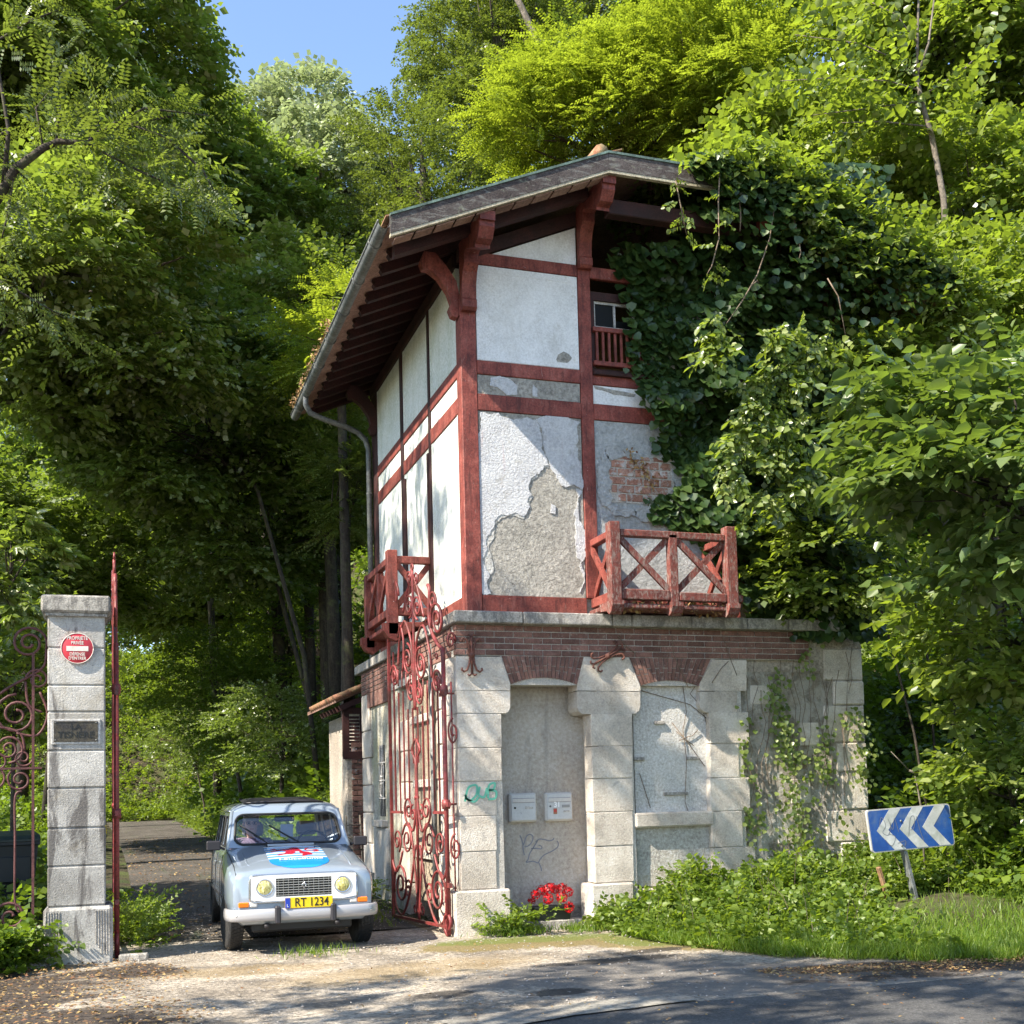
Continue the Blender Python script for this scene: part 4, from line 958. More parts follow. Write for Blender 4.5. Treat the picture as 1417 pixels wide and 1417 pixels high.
for (px0, px1, py0, py1, l, k) in ((708, 745, 1097, 1138.5, 'left letterbox in the doorway, plain cream metal with small name holder', 1), (758, 795, 1096, 1137, 'right letterbox in the doorway, marked 31 with a small sticker', 2)):
    a = on(px0, py1, 1, .05); c = on(px1, py0, 1, .05); letterbox(a[0], c[0], a[2], c[2], l, k)

# ================================================================ planter of red geraniums on the doorstep
fb = empty('flower_planter', (fx(764, 1265, -.05), -.02, .10)); tag(fb, 'dark plastic planter of red geraniums on the doorstep below the letterboxes', 'flower planter')
part('trough', lambda b: (b.add([(-.20, -.07, 0), (.20, -.07, 0), (.20, .07, 0), (-.20, .07, 0), (-.225, -.085, .15), (.225, -.085, .15), (.225, .085, .15), (-.225, .085, .15)], [(0, 1, 5, 4), (1, 2, 6, 5), (2, 3, 7, 6), (3, 0, 4, 7), (0, 3, 2, 1), (4, 5, 6, 7)]), b.box(-.235, .235, -.095, -.08, .135, .155), b.box(-.235, .235, .08, .095, .135, .155)), M['plant_pot'], fb)
petal = leafmat('geranium_petal', [(.45, .003, .006), (.62, .008, .012), (.35, .002, .004)], (.6, .01, .02), tw=.25, rough=.5)
def flowerhead(c, r, n=60, parent=None, name='flower_head'):
    V = []; F_ = []
    for i in range(n):
        d = Vector(rng.normal(size=3)).normalized(); p = Vector(c)+d*r*(.75+.25*random.random()); 
        x = d.orthogonal().normalized(); y = d.cross(x); a = random.uniform(0, 6.3); x, y = x*math.cos(a)+y*math.sin(a), y*math.cos(a)-x*math.sin(a)
        s = r*.38; k = len(V); V += [p-x*s*.3, p+y*s*.6+d*s*.3, p+x*s+d*s*.35, p-y*s*.6+d*s*.3]; F_.append((k, k+1, k+2, k+3))
    return mesh_np(name, [tuple(v) for v in V], F_, petal, parent)
for (x, y, z, r) in ((-.20, -.05, .29, .05), (-.12, .0, .33, .055), (-.03, -.03, .34, .06), (.06, .02, .33, .05), (.14, .0, .34, .055), (.21, -.02, .30, .05), (-.07, -.10, .24, .055), (.10, -.09, .25, .06), (.17, -.13, .14, .055), (-.22, .02, .22, .04), (.02, .04, .36, .05)):
    flowerhead((x, y, z), r*1.05, 70, fb)

# ================================================================ chevron sign
sg = empty('chevron_sign', (4.47, -1.78, .0)); tag(sg, 'blue and white chevron road sign leaning on a grey post in the weeds', 'road sign')
tilt = R(-4.0)
def SP(name, fn, mat): return part(name, fn, mat, sg)
SP('post', lambda b: b.beam((.03, 0, -.1), (-.19, -.02, .80), .045, .075, (0, 1, 0), .006), M['zinc'])
for zz_b in (.86, 1.12): SP('bolt', lambda b: b.lathe((-.25, -.076, zz_b), [(.014, 0), (.012, -.006), (0, -.008)], 8, (0, 1, 0)), M['zinc'])
SP('post_back', lambda b: b.beam((-.19, .01, .80), (-.25, .01, 1.18), .045, .06, (0, 1, 0), .006), M['zinc'])
pc = [on(1200, 1121, 1, -1.85), on(1312, 1112, 1, -1.85), on(1323, 1169, 1, -1.85), on(1206, 1181, 1, -1.85)]
cx_ = sum(p[0] for p in pc)/4; cz_ = sum(p[2] for p in pc)/4
xa_ = Vector((pc[1][0]+pc[2][0]-pc[0][0]-pc[3][0], 0, pc[1][2]+pc[2][2]-pc[0][2]-pc[3][2]))/2; ya_ = Vector((pc[0][0]+pc[1][0]-pc[2][0]-pc[3][0], 0, pc[0][2]+pc[1][2]-pc[2][2]-pc[3][2]))/2
o_ = Vector((cx_-4.47, -.07, cz_))
W2, H2 = xa_.length/2, ya_.length/2; ux_, uy_ = xa_.normalized(), ya_.normalized()
def rrect(w, h, r, n=5, cx=0, cy=0):
    pts = []
    for sx, sy, a0 in ((1, 1, 0), (-1, 1, 90), (-1, -1, 180), (1, -1, 270)):
        for k in range(n+1):
            a = R(a0+90*k/n); pts.append((cx+sx*(w-r)+r*math.cos(a), cy+sy*(h-r)+r*math.sin(a)))
    return pts
SP('panel', lambda b: b.prism(rrect(W2, H2, .035), o_, ux_, uy_, (0, 1, 0), .03), surf('sign_backing', [(.35, .34, .32), (.45, .44, .42)], 5, .5, .1, 50))
blue = surf('sign_blue', [(.010, .055, .23), (.018, .08, .29)], 6, .4, .0, 50, [((.10, .15, .24), 5, .58, .08, (1, 1, 1), .5), ((.25, .28, .33), 30, .67, .02, (1, 1, 1), .6)])
SP('blue_field', lambda b: b.prism(rrect(W2-.012, H2-.012, .03), o_+Vector((0, -.0022, 0)), ux_, uy_, (0, 1, 0), .0015), blue)
wht = surf('sign_white', [(.40, .405, .39), (.54, .54, .52)], 4, .45, .0, 50, [((.25, .27, .22), 6, .55, .08, (1, 1, 1), .55), ((.2, .17, .13), 25, .66, .03, (1, 1, 1), .6)])
hh = H2-.012
for k, x in enumerate((-.44, -.15, .14)):
    x *= W2*2/1.06; w = .145*W2*2/1.06; d = .19*W2*2/1.06
    SP('chevron', lambda b: b.prism([(x, 0), (x+d, hh), (x+d+w, hh), (x+w, 0), (x+d+w, -hh), (x+d, -hh)], o_+Vector((0, -.0042, 0)), ux_, uy_, (0, 1, 0), .0015), wht)
sc = MB()
for st in ([(-.40, .05), (-.36, .14), (-.32, .05), (-.37, -.02), (-.30, -.05), (-.25, .08)], [(-.28, .12), (-.24, .0), (-.2, .12), (-.17, -.03)], [(-.05, -.08), (0, .1), (.05, .12), (.03, .0), (-.02, -.02)], [(.08, .12), (.1, -.02), (.13, -.15)], [(-.2, -.15), (-.1, -.13), (-.12, -.19)], [(-.35, -.1), (-.28, -.17), (-.22, -.08), (-.3, -.04)]):
    ribbon(sc, smoothpts(st), .006, o_, ux_, uy_, Vector((0, -1, 0)), .0056)
sc.build('scribble', flat('grey_marker', (.16, .16, .17), .7), sg)
stk = empty('wooden_stake', (4.25, -1.55, 0)); tag(stk, 'broken brown wooden stake stuck in the weeds behind the chevron sign', 'stake')
part('stake', lambda b: b.beam((.08, 0, -.05), (-.12, 0, .62), .04, .05, (0, 1, 0), .006), surf('brown_stake', [(.22, .12, .06), (.3, .18, .1)], 5, .8, .4, 50), stk)
stick = empty('bent_stick', (4.55, -1.4, 0)); tag(stick, 'thin bent stick with a bare bright tip rising above the chevron sign', 'stick')
sb_ = MB(); qs = [on(1283, 1260, 1, -1.4), on(1275, 1120, 1, -1.4), on(1269, 1085, 1, -1.4), on(1266, 1074, 1, -1.4)]
sb_.tube([Vector(q)-Vector((4.55, -1.4, 0)) for q in qs], [.012, .012, .009, .007], 6)
q1 = Vector(on(1258, 1066, 1, -1.4))-Vector((4.55, -1.4, 0)); q2 = Vector(on(1278, 1073, 1, -1.4))-Vector((4.55, -1.4, 0))
sb_.tube([q1, (q1+q2)/2, q2], [.012, .02, .006], 6); q3 = Vector(on(1233, 1040, 1, -1.4))-Vector((4.55, -1.4, 0)); sb_.tube([q1, q3], [.008, .004], 5)
sb_.build('stem', M['bark_pale'], stick)
# ================================================================ CAR (driving towards the camera; local x right, y rearwards)
car = empty('parked_car', (-1.935, -.02, .0), R(-1.2))
tag(car, 'grey-blue boxy old hatchback with yellow plate and red lion on the bonnet', 'car')
paint = flat('car_paint', (.285, .34, .41), .28, .25, .5, coat=1.0)
trimw = flat('bumper_grey', (.40, .39, .40), .32, .2, .5, coat=.4)
chrome = flat('satin_chrome', (.55, .55, .55), .22, .9)
rub = flat('black_rubber', (.012, .012, .013), .6)
plast = flat('dark_plastic', (.022, .02, .025), .5)
def clear(name, c, mixw=.1, rough=.02):
    mt = bpy.data.materials.new(name); mt.use_nodes = True; nt = mt.node_tree; N = nt.nodes; L = nt.links
    tb = N.new('ShaderNodeBsdfTransparent'); tb.inputs[0].default_value = (*c, 1); gb = N.new('ShaderNodeBsdfGlossy'); gb.inputs['Roughness'].default_value = rough
    fr = N.new('ShaderNodeFresnel'); fr.inputs[0].default_value = 1.4; ad = N.new('ShaderNodeMath'); ad.operation = 'ADD'; ad.inputs[1].default_value = mixw; L.new(fr.outputs[0], ad.inputs[0])
    ms = N.new('ShaderNodeMixShader'); L.new(ad.outputs[0], ms.inputs[0]); L.new(tb.outputs[0], ms.inputs[1]); L.new(gb.outputs[0], ms.inputs[2]); L.new(ms.outputs[0], N['Material Output'].inputs[0])
    return mt
wglass = clear('windscreen_glass', (.96, .98, 1.0), .03); sglass = clear('side_glass', (.95, .96, .97), .03)
def CP(name, fn, mat, parent=None): return part(name, fn, mat, parent or car)
ST = [(-.575, [(.55, .33), (.62, .37), (.635, .5), (.635, .64), (.62, .72), (.58, .755), (.52, .765), (.40, .772), (.2, .776), (0, .777)]),
      (-.545, [(.58, .30), (.67, .36), (.685, .5), (.685, .66), (.67, .745), (.63, .782), (.56, .795), (.4, .81), (.2, .815), (0, .817)]),
      (-.47, [(.60, .28), (.69, .36), (.71, .52), (.71, .68), (.69, .77), (.645, .808), (.57, .818), (.4, .84), (.2, .846), (0, .848)]),
      (-.2, [(.62, .27), (.70, .36), (.735, .52), (.73, .71), (.705, .80), (.65, .845), (.575, .852), (.40, .895), (.2, .905), (0, .91)]),
      (.15, [(.62, .26), (.70, .36), (.74, .52), (.735, .75), (.705, .86), (.65, .90), (.58, .905), (.40, .955), (.2, .967), (0, .97)]),
      (.45, [(.62, .26), (.70, .34), (.735, .52), (.73, .78), (.70, .90), (.655, .945), (.58, .96), (.4, 1.0), (.2, 1.01), (0, 1.015)]),
      (.63, [(.62, .26), (.70, .32), (.735, .52), (.725, .79), (.695, .92), (.665, .975), (.60, 1.0), (.4, 1.02), (.2, 1.03), (0, 1.035)]),
      (.66, [(.62, .26), (.70, .32), (.735, .52), (.725, .79), (.69, .93), (.662, .985), (.60, .985), (.56, .60), (.3, .42), (0, .42)]),
      (1.5, [(.62, .26), (.70, .32), (.735, .52), (.73, .79), (.70, .93), (.665, .985), (.60, .985), (.56, .60), (.3, .42), (0, .42)]),
      (2.4, [(.62, .26), (.70, .34), (.735, .52), (.73, .79), (.70, .93), (.665, .985), (.60, .985), (.56, .60), (.3, .5), (0, .5)]),
      (2.85, [(.60, .30), (.68, .38), (.72, .52), (.715, .79), (.69, .93), (.65, .985), (.58, .985), (.5, .70), (.3, .65), (0, .65)]),
      (3.0, [(.56, .34), (.64, .40), (.68, .52), (.68, .79), (.66, .92), (.63, .97), (.55, .975), (.4, .975), (.2, .975), (0, .975)])]
def loftbody():
    vs = []; fs = []; n = 19
    for y, h in ST:
        ring = [(-x, z) for x, z in h] + [(x, z) for x, z in reversed(h[:-1])]
        # order: left bottom..left top..centre..right top..right bottom
        ring = [(-x, z) for x, z in h[:-1]] + [(0, h[-1][1])] + [(x, z) for x, z in reversed(h[:-1])]
        vs += [(x, y, z) for x, z in ring]
    for i in range(len(ST)-1):
        for k in range(n):
            fs.append((i*n+k, i*n+(k+1) % n, (i+1)*n+(k+1) % n, (i+1)*n+k))
    fs.append(tuple(range(n))); fs.append(tuple((len(ST)-1)*n+k for k in reversed(range(n))))
    b = MB(); b.add(vs, fs, True); return b
body = loftbody().build('body', paint, car)
cut = MB()
for y in (0, 2.42):
    for s in (-1, 1): cut.lathe((s*.72, y, .30), [(0, -.30), (.335, -.30), (.335, .2), (0, .2)], 28, (s*1.0, 0, 0), False)
co = cut.build('cutter', rub, None)
md = body.modifiers.new('b', 'BOOLEAN'); md.operation = 'DIFFERENCE'; md.object = co; md.solver = 'EXACT'
dg = bpy.context.evaluated_depsgraph_get(); dg.update()
me2 = bpy.data.meshes.new_from_object(body.evaluated_get(dg)); body.modifiers.clear(); body.data = me2; me2.name = 'body'
cm = co.data; bpy.data.objects.remove(co)
try:
    body.data.set_sharp_from_angle(angle=R(38))
except Exception: pass
def frame_hole(b, outer, inner, o, ux, uy, th=.012, n_=None):
    """outer polygon (4 corners) and inner outline (list) in the (a,b) plane"""
    o, ux, uy = Vector(o), Vector(ux), Vector(uy); nn = ux.cross(uy).normalized()
    dense = []
    for i in range(len(inner)):
        p, q = inner[i], inner[(i+1) % len(inner)]; n = max(1, int(math.dist(p, q)/.03))
        dense += [(p[0]+(q[0]-p[0])*k/n, p[1]+(q[1]-p[1])*k/n) for k in range(n)]
    inner = dense
    cx = sum(p[0] for p in outer)/len(outer); cy = sum(p[1] for p in outer)/len(outer)
    out = []; ed = []
    for (a, c) in inner:
        d = (a-cx, c-cy); best = None; bi = 0
        for i in range(len(outer)):
            p, q = outer[i], outer[(i+1) % len(outer)]; ex, ey = q[0]-p[0], q[1]-p[1]
            det = d[0]*(-ey)+d[1]*ex
            if abs(det) < 1e-9: continue
            rx, ry = p[0]-cx, p[1]-cy; t = (rx*(-ey)+ry*ex)/det; s = (d[0]*ry-d[1]*rx)/det
            if t > 0 and -1e-6 <= s <= 1+1e-6 and (best is None or t < best): best = t; bi = i
        best = best or 1.2; out.append((cx+d[0]*best, cy+d[1]*best)); ed.append(bi)
    k = len(inner); V = [o+ux*a+uy*c for a, c in out]+[o+ux*a+uy*c for a, c in inner]
    b.add(V+[v-nn*th for v in V], [(i, (i+1) % k, k+(i+1) % k, k+i) for i in range(k)]+[(k+i, k+(i+1) % k, 3*k+(i+1) % k, 3*k+i) for i in range(k)]+[(2*k+i, 3*k+i, 3*k+(i+1) % k, 2*k+(i+1) % k) for i in range(k)])
    for i in range(k):
        j = (i+1) % k
        if ed[i] != ed[j]:
            e0, e1 = ed[i], ed[j]; n = len(outer)
            c = outer[e1] if (e0+1) % n == e1 else outer[e0]
            b.add([o+ux*a+uy*d for a, d in (out[i], c, out[j])], [(0, 1, 2)])
def trap(wb, wt, z0, z1, r, n=6):
    pts = []
    def wz(z): return wb+(wt-wb)*(z-z0)/(z1-z0)
    for sx, sy, a0 in ((1, 1, 0), (-1, 1, 90), (-1, -1, 180), (1, -1, 270)):
        cyy = (z1-r) if sy > 0 else (z0+r); cxx = sx*(wz(cyy)-r)
        for k in range(n+1):
            a = R(a0+90*k/n); pts.append((cxx+r*math.cos(a), cyy+r*math.sin(a)))
    return pts
wsu = Vector((0, .30, .385)); wl = wsu.length; wsu.normalize()
WO = (0, .625, 1.005)
wsin = trap(.585, .545, .035, wl-.045, .10, 7)
CP('windscreen_frame', lambda b: frame_hole(b, [(.65, 0), (.60, wl), (-.60, wl), (-.65, 0)], wsin, WO, (1, 0, 0), wsu), paint)
ws = CP('windscreen', lambda b: b.prism(wsin, Vector(WO)+Vector((0, .012, -.01)), (1, 0, 0), wsu, (0, 1, -.8), .002), wglass)
seal = [Vector(WO)+Vector((1, 0, 0))*a+wsu*c+Vector((0, -.006, .004)) for a, c in wsin]
CP('windscreen_seal', lambda b: b.tube(seal+[seal[0]], .014, 6), rub)
# sides
for s in (-1, 1):
    o3 = Vector((s*.662, 0, .985)); uy3 = Vector((-s*.07, 0, .405)); l3 = uy3.length; uy3.normalize(); ux3 = Vector((0, 1, 0))
    k_ = .30/.385*.405/l3
    wins = [([(.64, 0), (1.54, 0), (1.54, l3), (.64+l3*.74, l3)], [(.76, .03), (1.49, .03), (1.49, l3-.05), (1.06, l3-.05)]),
            ([(1.54, 0), (2.26, 0), (2.26, l3), (1.54, l3)], [(1.59, .03), (2.21, .03), (2.21, l3-.05), (1.59, l3-.05)]),
            ([(2.26, 0), (2.95, 0), (2.80, l3), (2.26, l3)], [(2.32, .03), (2.70, .03), (2.62, l3-.05), (2.32, l3-.05)])]
    def rnd(q, n=4, r=.03):
        out = []
        for i in range(len(q)):
            p, c, nx = Vector(q[i-1]), Vector(q[i]), Vector(q[(i+1) % len(q)]); a = c+(p-c).normalized()*r; e = c+(nx-c).normalized()*r
            for k in range(n+1): t = k/n; out.append(tuple((a*(1-t)**2+c*2*t*(1-t)+e*t*t)))
        return out
    def f(b):
        for ou, inn in wins:
            # densify the inner outline
            q = rnd(inn); frame_hole(b, ou, q, o3, ux3, uy3, .02*s)
    CP('door_frame', f, paint)
    for ou, inn in wins: CP('side_window', lambda b: b.prism(rnd(inn), o3-Vector((s*.012, 0, 0)), ux3, uy3, (s, 0, 0), .002), sglass)
    for ou, inn in wins:
        q = [o3+ux3*a+uy3*c+Vector((s*.003, 0, 0)) for a, c in rnd(inn)]; CP('window_seal', lambda b: b.tube(q+[q[0]], .008, 5), rub)
    # A pillar strip between windscreen frame and side
    CP('pillar', lambda b: b.tube([(s*.655, .632, .985), (s*.585, .945, 1.395)], .022, 8), paint)
    # door seams and handle
    for yy in (.70, 1.54, 2.3): CP('door_seam', lambda b: b.tube([(s*.738, yy, .33), (s*.742, yy, .55), (s*.734, yy, .79), (s*.703, yy, .93)], .004, 4), rub)
    CP('door_handle', lambda b: b.box(s*.735, s*.755, 1.38, 1.49, .83, .85, .004), chrome)
    CP('side_strip', lambda b: b.box(s*.735, s*.748, .72, 2.75, .50, .53, .004), plast)
    CP('fender_seam', lambda b: b.tube([(s*.668, -.545, .70), (s*.655, -.50, .79), (s*.652, -.2, .848), (s*.655, .15, .902), (s*.66, .45, .947), (s*.67, .60, .97)], .0045, 5), rub)
    CP('bonnet_crease', lambda b: b.tube([(s*.50, -.42, .833), (s*.515, -.2, .869), (s*.52, .1, .920), (s*.52, .35, .960)], .005, 5), paint)
    # mirrors
    mr_ = CP('door_mirror', lambda b: b.obox((s*.80, .70, 1.035), (Vector((1, 0, 0)), Vector((0, 1, 0)), Vector((0, 0, 1))), (.075, .035, .052), .012), plast)
    CP('mirror_arm', lambda b: b.tube([(s*.68, .70, .99), (s*.74, .70, 1.02)], .014, 6), plast, mr_)
CP('rear_frame', lambda b: b.prism([(-.62, 0), (.62, 0), (.56, .42), (-.56, .42)], (0, 2.97, .98), (1, 0, 0), Vector((0, -.3, .9)), (0, 1, 0), .02), sglass)
# roof
def roofmesh(b):
    rings = []
    def ring(x, y0, y1, z, r):
        return [(p[0], (y0+y1)/2+p[1], z) for p in rrect(x, (y1-y0)/2, r, 5)]
    rings = [ring(.60, .93, 2.82, 1.385, .07), ring(.592, .955, 2.80, 1.42, .09), ring(.56, 1.0, 2.76, 1.455, .12), ring(.48, 1.1, 2.68, 1.483, .16), ring(.30, 1.35, 2.5, 1.497, .18)]
    # front lip bulges forwards
    n = len(rings[0]); V = [v for r_ in rings for v in r_]
    F_ = [(i*n+k, i*n+(k+1) % n, (i+1)*n+(k+1) % n, (i+1)*n+k) for i in range(len(rings)-1) for k in range(n)]
    F_.append(tuple((len(rings)-1)*n+k for k in range(n))); b.add(V, F_, True)
rf = CP('car_roof', roofmesh, paint)
CP('fabric_sunroof', lambda b: b.add([(-.45, 1.06, 1.484), (.45, 1.06, 1.484), (.42, 2.2, 1.53), (-.42, 2.2, 1.53), (-.32, 1.6, 1.545), (.32, 1.6, 1.545)], [(0, 1, 5, 4), (1, 2, 5), (2, 3, 4, 5), (3, 0, 4)]), rub, rf)
CP('sunroof_edge', lambda b: b.tube([(-.45, 1.09, 1.484), (-.2, 1.08, 1.496), (.2, 1.08, 1.496), (.45, 1.09, 1.484)], .012, 6), plast, rf)
for s in (-1, 1): CP('gutter_trim', lambda b: b.tube([(s*.602, .95, 1.40), (s*.612, 1.3, 1.405), (s*.612, 2.75, 1.405)], .008, 5), chrome, rf)
# cowl vent
CP('cowl_vent', lambda b: b.prism([(-.285, .0), (.285, .0), (.245, -.115), (-.245, -.115)], (0, .585, 1.032), (1, 0, 0), Vector((0, 1, .08)), (0, 0, 1), .014), plast)
CP('vent_lip', lambda b: b.box(-.25, .25, .44, .47, 1.015, 1.04, .006), paint)
# front end
gy = -.578
face = CP('grille_surround', lambda b: frame_hole(b, [(.52, -.13), (.52, .125), (-.52, .125), (-.52, -.13)], [(.275, .09), (-.275, .09), (-.275, -.09), (.275, -.09)], (0, gy-.014, .645), (1, 0, 0), (0, 0, 1), -.014), flat('surround_silver', (.74, .73, .72), .5))
CP('surround_edge', lambda b: b.tube([(a, gy-.014, .64+c) for a, c in rrect(.53, .132, .05)+[rrect(.53, .132, .05)[0]]], .012, 6), chrome)
gr_ = CP('grille', lambda b: b.box(-.275, .275, gy-.012, gy, .56, .74), M['black'])
for k in range(7): CP('grille_slat', lambda b: b.box(-.272, .272, gy-.026, gy-.014, .567+k*.0245, .575+k*.0245), chrome, gr_)
for k in range(11): CP('grille_bar', lambda b: b.box(-.255+k*.05, -.251+k*.05, gy-.028, gy-.024, .562, .735), chrome, gr_)
def f(b):
    o = (.0, gy-.032, .66); pts = [(0, .032), (.021, 0), (0, -.032), (-.021, 0)]
    b.tube([(o[0]+a, o[1], o[2]+c) for a, c in pts+[pts[0]]], .006, 4)
CP('badge', f, chrome, gr_)
lamp = surf('yellow_lens', [(.25, .22, .05), (.62, .55, .16), (.80, .76, .40)], 22, .08, .5, 60, spec=.8, coat=1.0, stretch=(3, 1, .6), fine=.3)
for s in (-1, 1):
    hl = CP('headlight', lambda b: b.lathe((s*.385, gy-.02, .65), [(.084, .02), (.087, -.006), (.081, -.016), (.075, -.012)], 28, (0, 1, 0)), chrome)
    CP('lens', lambda b: b.lathe((s*.385, gy-.02, .65), [(.076, -.006), (.062, -.018), (.036, -.027), (0, -.030)], 28, (0, 1, 0)), lamp, hl)
    CP('reflector_bowl', lambda b: b.lathe((s*.385, gy-.02, .65), [(.085, -.003), (0, .0)], 20, (0, 1, 0)), chrome, hl)
    ind = CP('indicator', lambda b: b.box(s*.535, s*.64, -.60, -.56, .462, .515, .01), flat('orange_lens', (.75, .18, .01), .15, coat=1.0))
    CP('side_lamp', lambda b: b.box(s*.455, s*.533, -.60, -.56, .462, .515, .01), flat('white_lens', (.6, .58, .55), .15, coat=1.0), ind)
CP('front_panel', lambda b: b.box(-.64, .64, -.582, -.55, .36, .515, .012), paint)
bpth = [(-.70, .0), (-.735, -.45), (-.70, -.60), (-.60, -.655), (-.3, -.675), (.3, -.675), (.60, -.655), (.70, -.60), (.735, -.45), (.70, .0)]
def f(b):
    pts = [(-.745, -.36), (-.735, -.50), (-.70, -.60), (-.62, -.652), (-.3, -.672), (0, -.676), (.3, -.672), (.62, -.652), (.70, -.60), (.735, -.50), (.745, -.36)]
    prof = [(.0, .33), (-.018, .335), (-.024, .37), (-.024, .41), (-.016, .445), (0, .45), (.02, .44), (.02, .34)]
    n = len(prof); vs = []
    for i, (x, y) in enumerate(pts):
        a = Vector(pts[max(0, i-1)]); c = Vector(pts[min(len(pts)-1, i+1)]); t = (c-a).normalized(); nn = Vector((-t.y, t.x))
        for (o, z) in prof: vs.append((x+nn.x*o*1.0, y+nn.y*o, z))
    fs = [(i*n+k, i*n+(k+1) % n, (i+1)*n+(k+1) % n, (i+1)*n+k) for i in range(len(pts)-1) for k in range(n)]+[tuple(range(n)), tuple((len(pts)-1)*n+k for k in reversed(range(n)))]
    b.add(vs, fs, True)
CP('bumper', f, trimw)
for x in (-.27, .275): CP('overrider', lambda b: b.box(x-.028, x+.028, -.735, -.66, .30, .475, .014), plast)
for x in (-.66, .66): CP('bumper_bolt', lambda b: b.lathe((x, -.645, .39), [(.012, 0), (.01, -.012), (0, -.014)], 10, (0, 1, 0)), chrome)
# number plate
pl = CP('number_plate', lambda b: b.box(-.20, .27, -.70, -.692, .445, .55, .004), surf('plate_yellow', [(.72, .48, .01), (.78, .54, .02)], 3, .35, 0, 40))
CP('plate_band', lambda b: b.box(-.199, -.150, -.7035, -.7, .447, .548), flat('plate_blue', (.01, .04, .35), .4), pl)
tb_ = flat('plate_black', (.012, .012, .012), .4)
textmesh('plate_number', 'RT 1234', .118, tb_, pl, (.062, -.7022, .497), (R(90), 0, 0), .0006, .82, offset=.0012)
textmesh('plate_country', 'L', .04, flat('plate_white', (.8, .8, .8), .4), pl, (-.174, -.7045, .472), (R(90), 0, 0), .0005, 1)
CP('plate_bracket', lambda b: b.box(-.1, .15, -.69, -.66, .43, .5), plast)
# tow hooks, underside
CP('underside', lambda b: b.box(-.5, .5, -.45, 2.8, .20, .34, .02), rub)
for x in (-.36, .34): CP('tow_hook', lambda b: b.lathe((x, -.52, .27), [(.03, -.04), (.03, .02), (0, .02)], 10, (0, 1, 0)), plast)
# wheels
def wheel(s, y, steer=0):
    w = empty('wheel', (s*.66, y, .285), R(steer)); w.parent = car
    prof = [(.16, -.07), (.24, -.078), (.272, -.070), (.286, -.045), (.289, 0), (.286, .045), (.272, .070), (.24, .078), (.16, .07)]
    part('tyre', lambda b: b.lathe((0, 0, 0), prof, 36, (1, 0, 0)), surf('tyre_rubber', [(.018, .018, .018), (.035, .032, .03)], 8, .85, .3, 60), w)
    part('tread', lambda b: [b.obox((dx, .287*math.sin(a), .287*math.cos(a)), (Vector((1, 0, 0)), Vector((0, math.cos(a), -math.sin(a))), Vector((0, math.sin(a), math.cos(a)))), (.014, .016, .005)) for dx in (-.048, -.016, .016, .048) for a in np.linspace(0, 2*math.pi, 48, endpoint=False)+dx*1.2], rub, w)
    rm = part('rim', lambda b: b.lathe((0, 0, 0), [(.168, s*.068), (.16, s*.045), (.13, s*.03), (.07, s*.05), (.045, s*.065), (0, s*.068)], 28, (1, 0, 0)), flat('rim_steel', (.30, .30, .31), .35, .7), w)
    return w
for s in (-1, 1): wheel(s, 0, 6); wheel(s, 2.42)
CP('mudguard_inner', lambda b: (b.box(-.42, .42, -.3, .3, .3, .6), b.box(-.42, .42, 2.1, 2.75, .3, .6)), rub)
# interior
CP('dashboard', lambda b: b.box(-.58, .58, .68, .92, .82, .985, .03), plast)
for x in (-.31, .31):
    CP('seat', lambda b: (b.box(x-.23, x+.23, 1.45, 1.58, .5, 1.08, .04), b.box(x-.23, x+.23, 1.05, 1.5, .45, .62, .04), b.box(x-.12, x+.12, 1.48, 1.56, 1.10, 1.26, .03)), flat('seat_fabric', (.22, .22, .24), .9))
CP('rear_seat', lambda b: b.box(-.55, .55, 2.2, 2.35, .5, 1.02, .04), flat('seat_fabric_dark', (.035, .04, .06), .9))
swl = CP('steering_wheel', lambda b: b.tube([(.31+.18*math.cos(a), .98+.06*math.sin(a), .985+.17*math.sin(a)) for a in np.linspace(0, 2*math.pi, 29)], .012, 6), plast)
CP('rear_view_mirror', lambda b: b.box(-.12, .10, .93, .96, 1.27, 1.33, .012), plast)
CP('hanging_tag', lambda b: b.box(-.06, .08, .90, .905, 1.10, 1.24, .004), flat('paper_tag', (.3, .32, .36), .6))
# wipers
for (x0, z0, x1, z1) in ((.16, 1.02, -.20, 1.235), (-.19, 1.02, -.52, 1.25)):
    def yv(z): return .625+(z-1.005)*.30/.385-.035
    wp = CP('wiper', lambda b: b.tube([(x0, yv(z0), z0), ((x0*.45+x1*.55), yv((z0+z1)/2), z0*.5+z1*.5)], .006, 5), rub)
    mx_, mz_ = (x0+x1)/2, (z0+z1)/2
    CP('wiper_blade', lambda b: b.beam((mx_+.09, yv(mz_-.05)-.004, mz_-.06), (x1, yv(z1)-.004, z1), .014, .016, (0, -1, .5)), rub, wp)
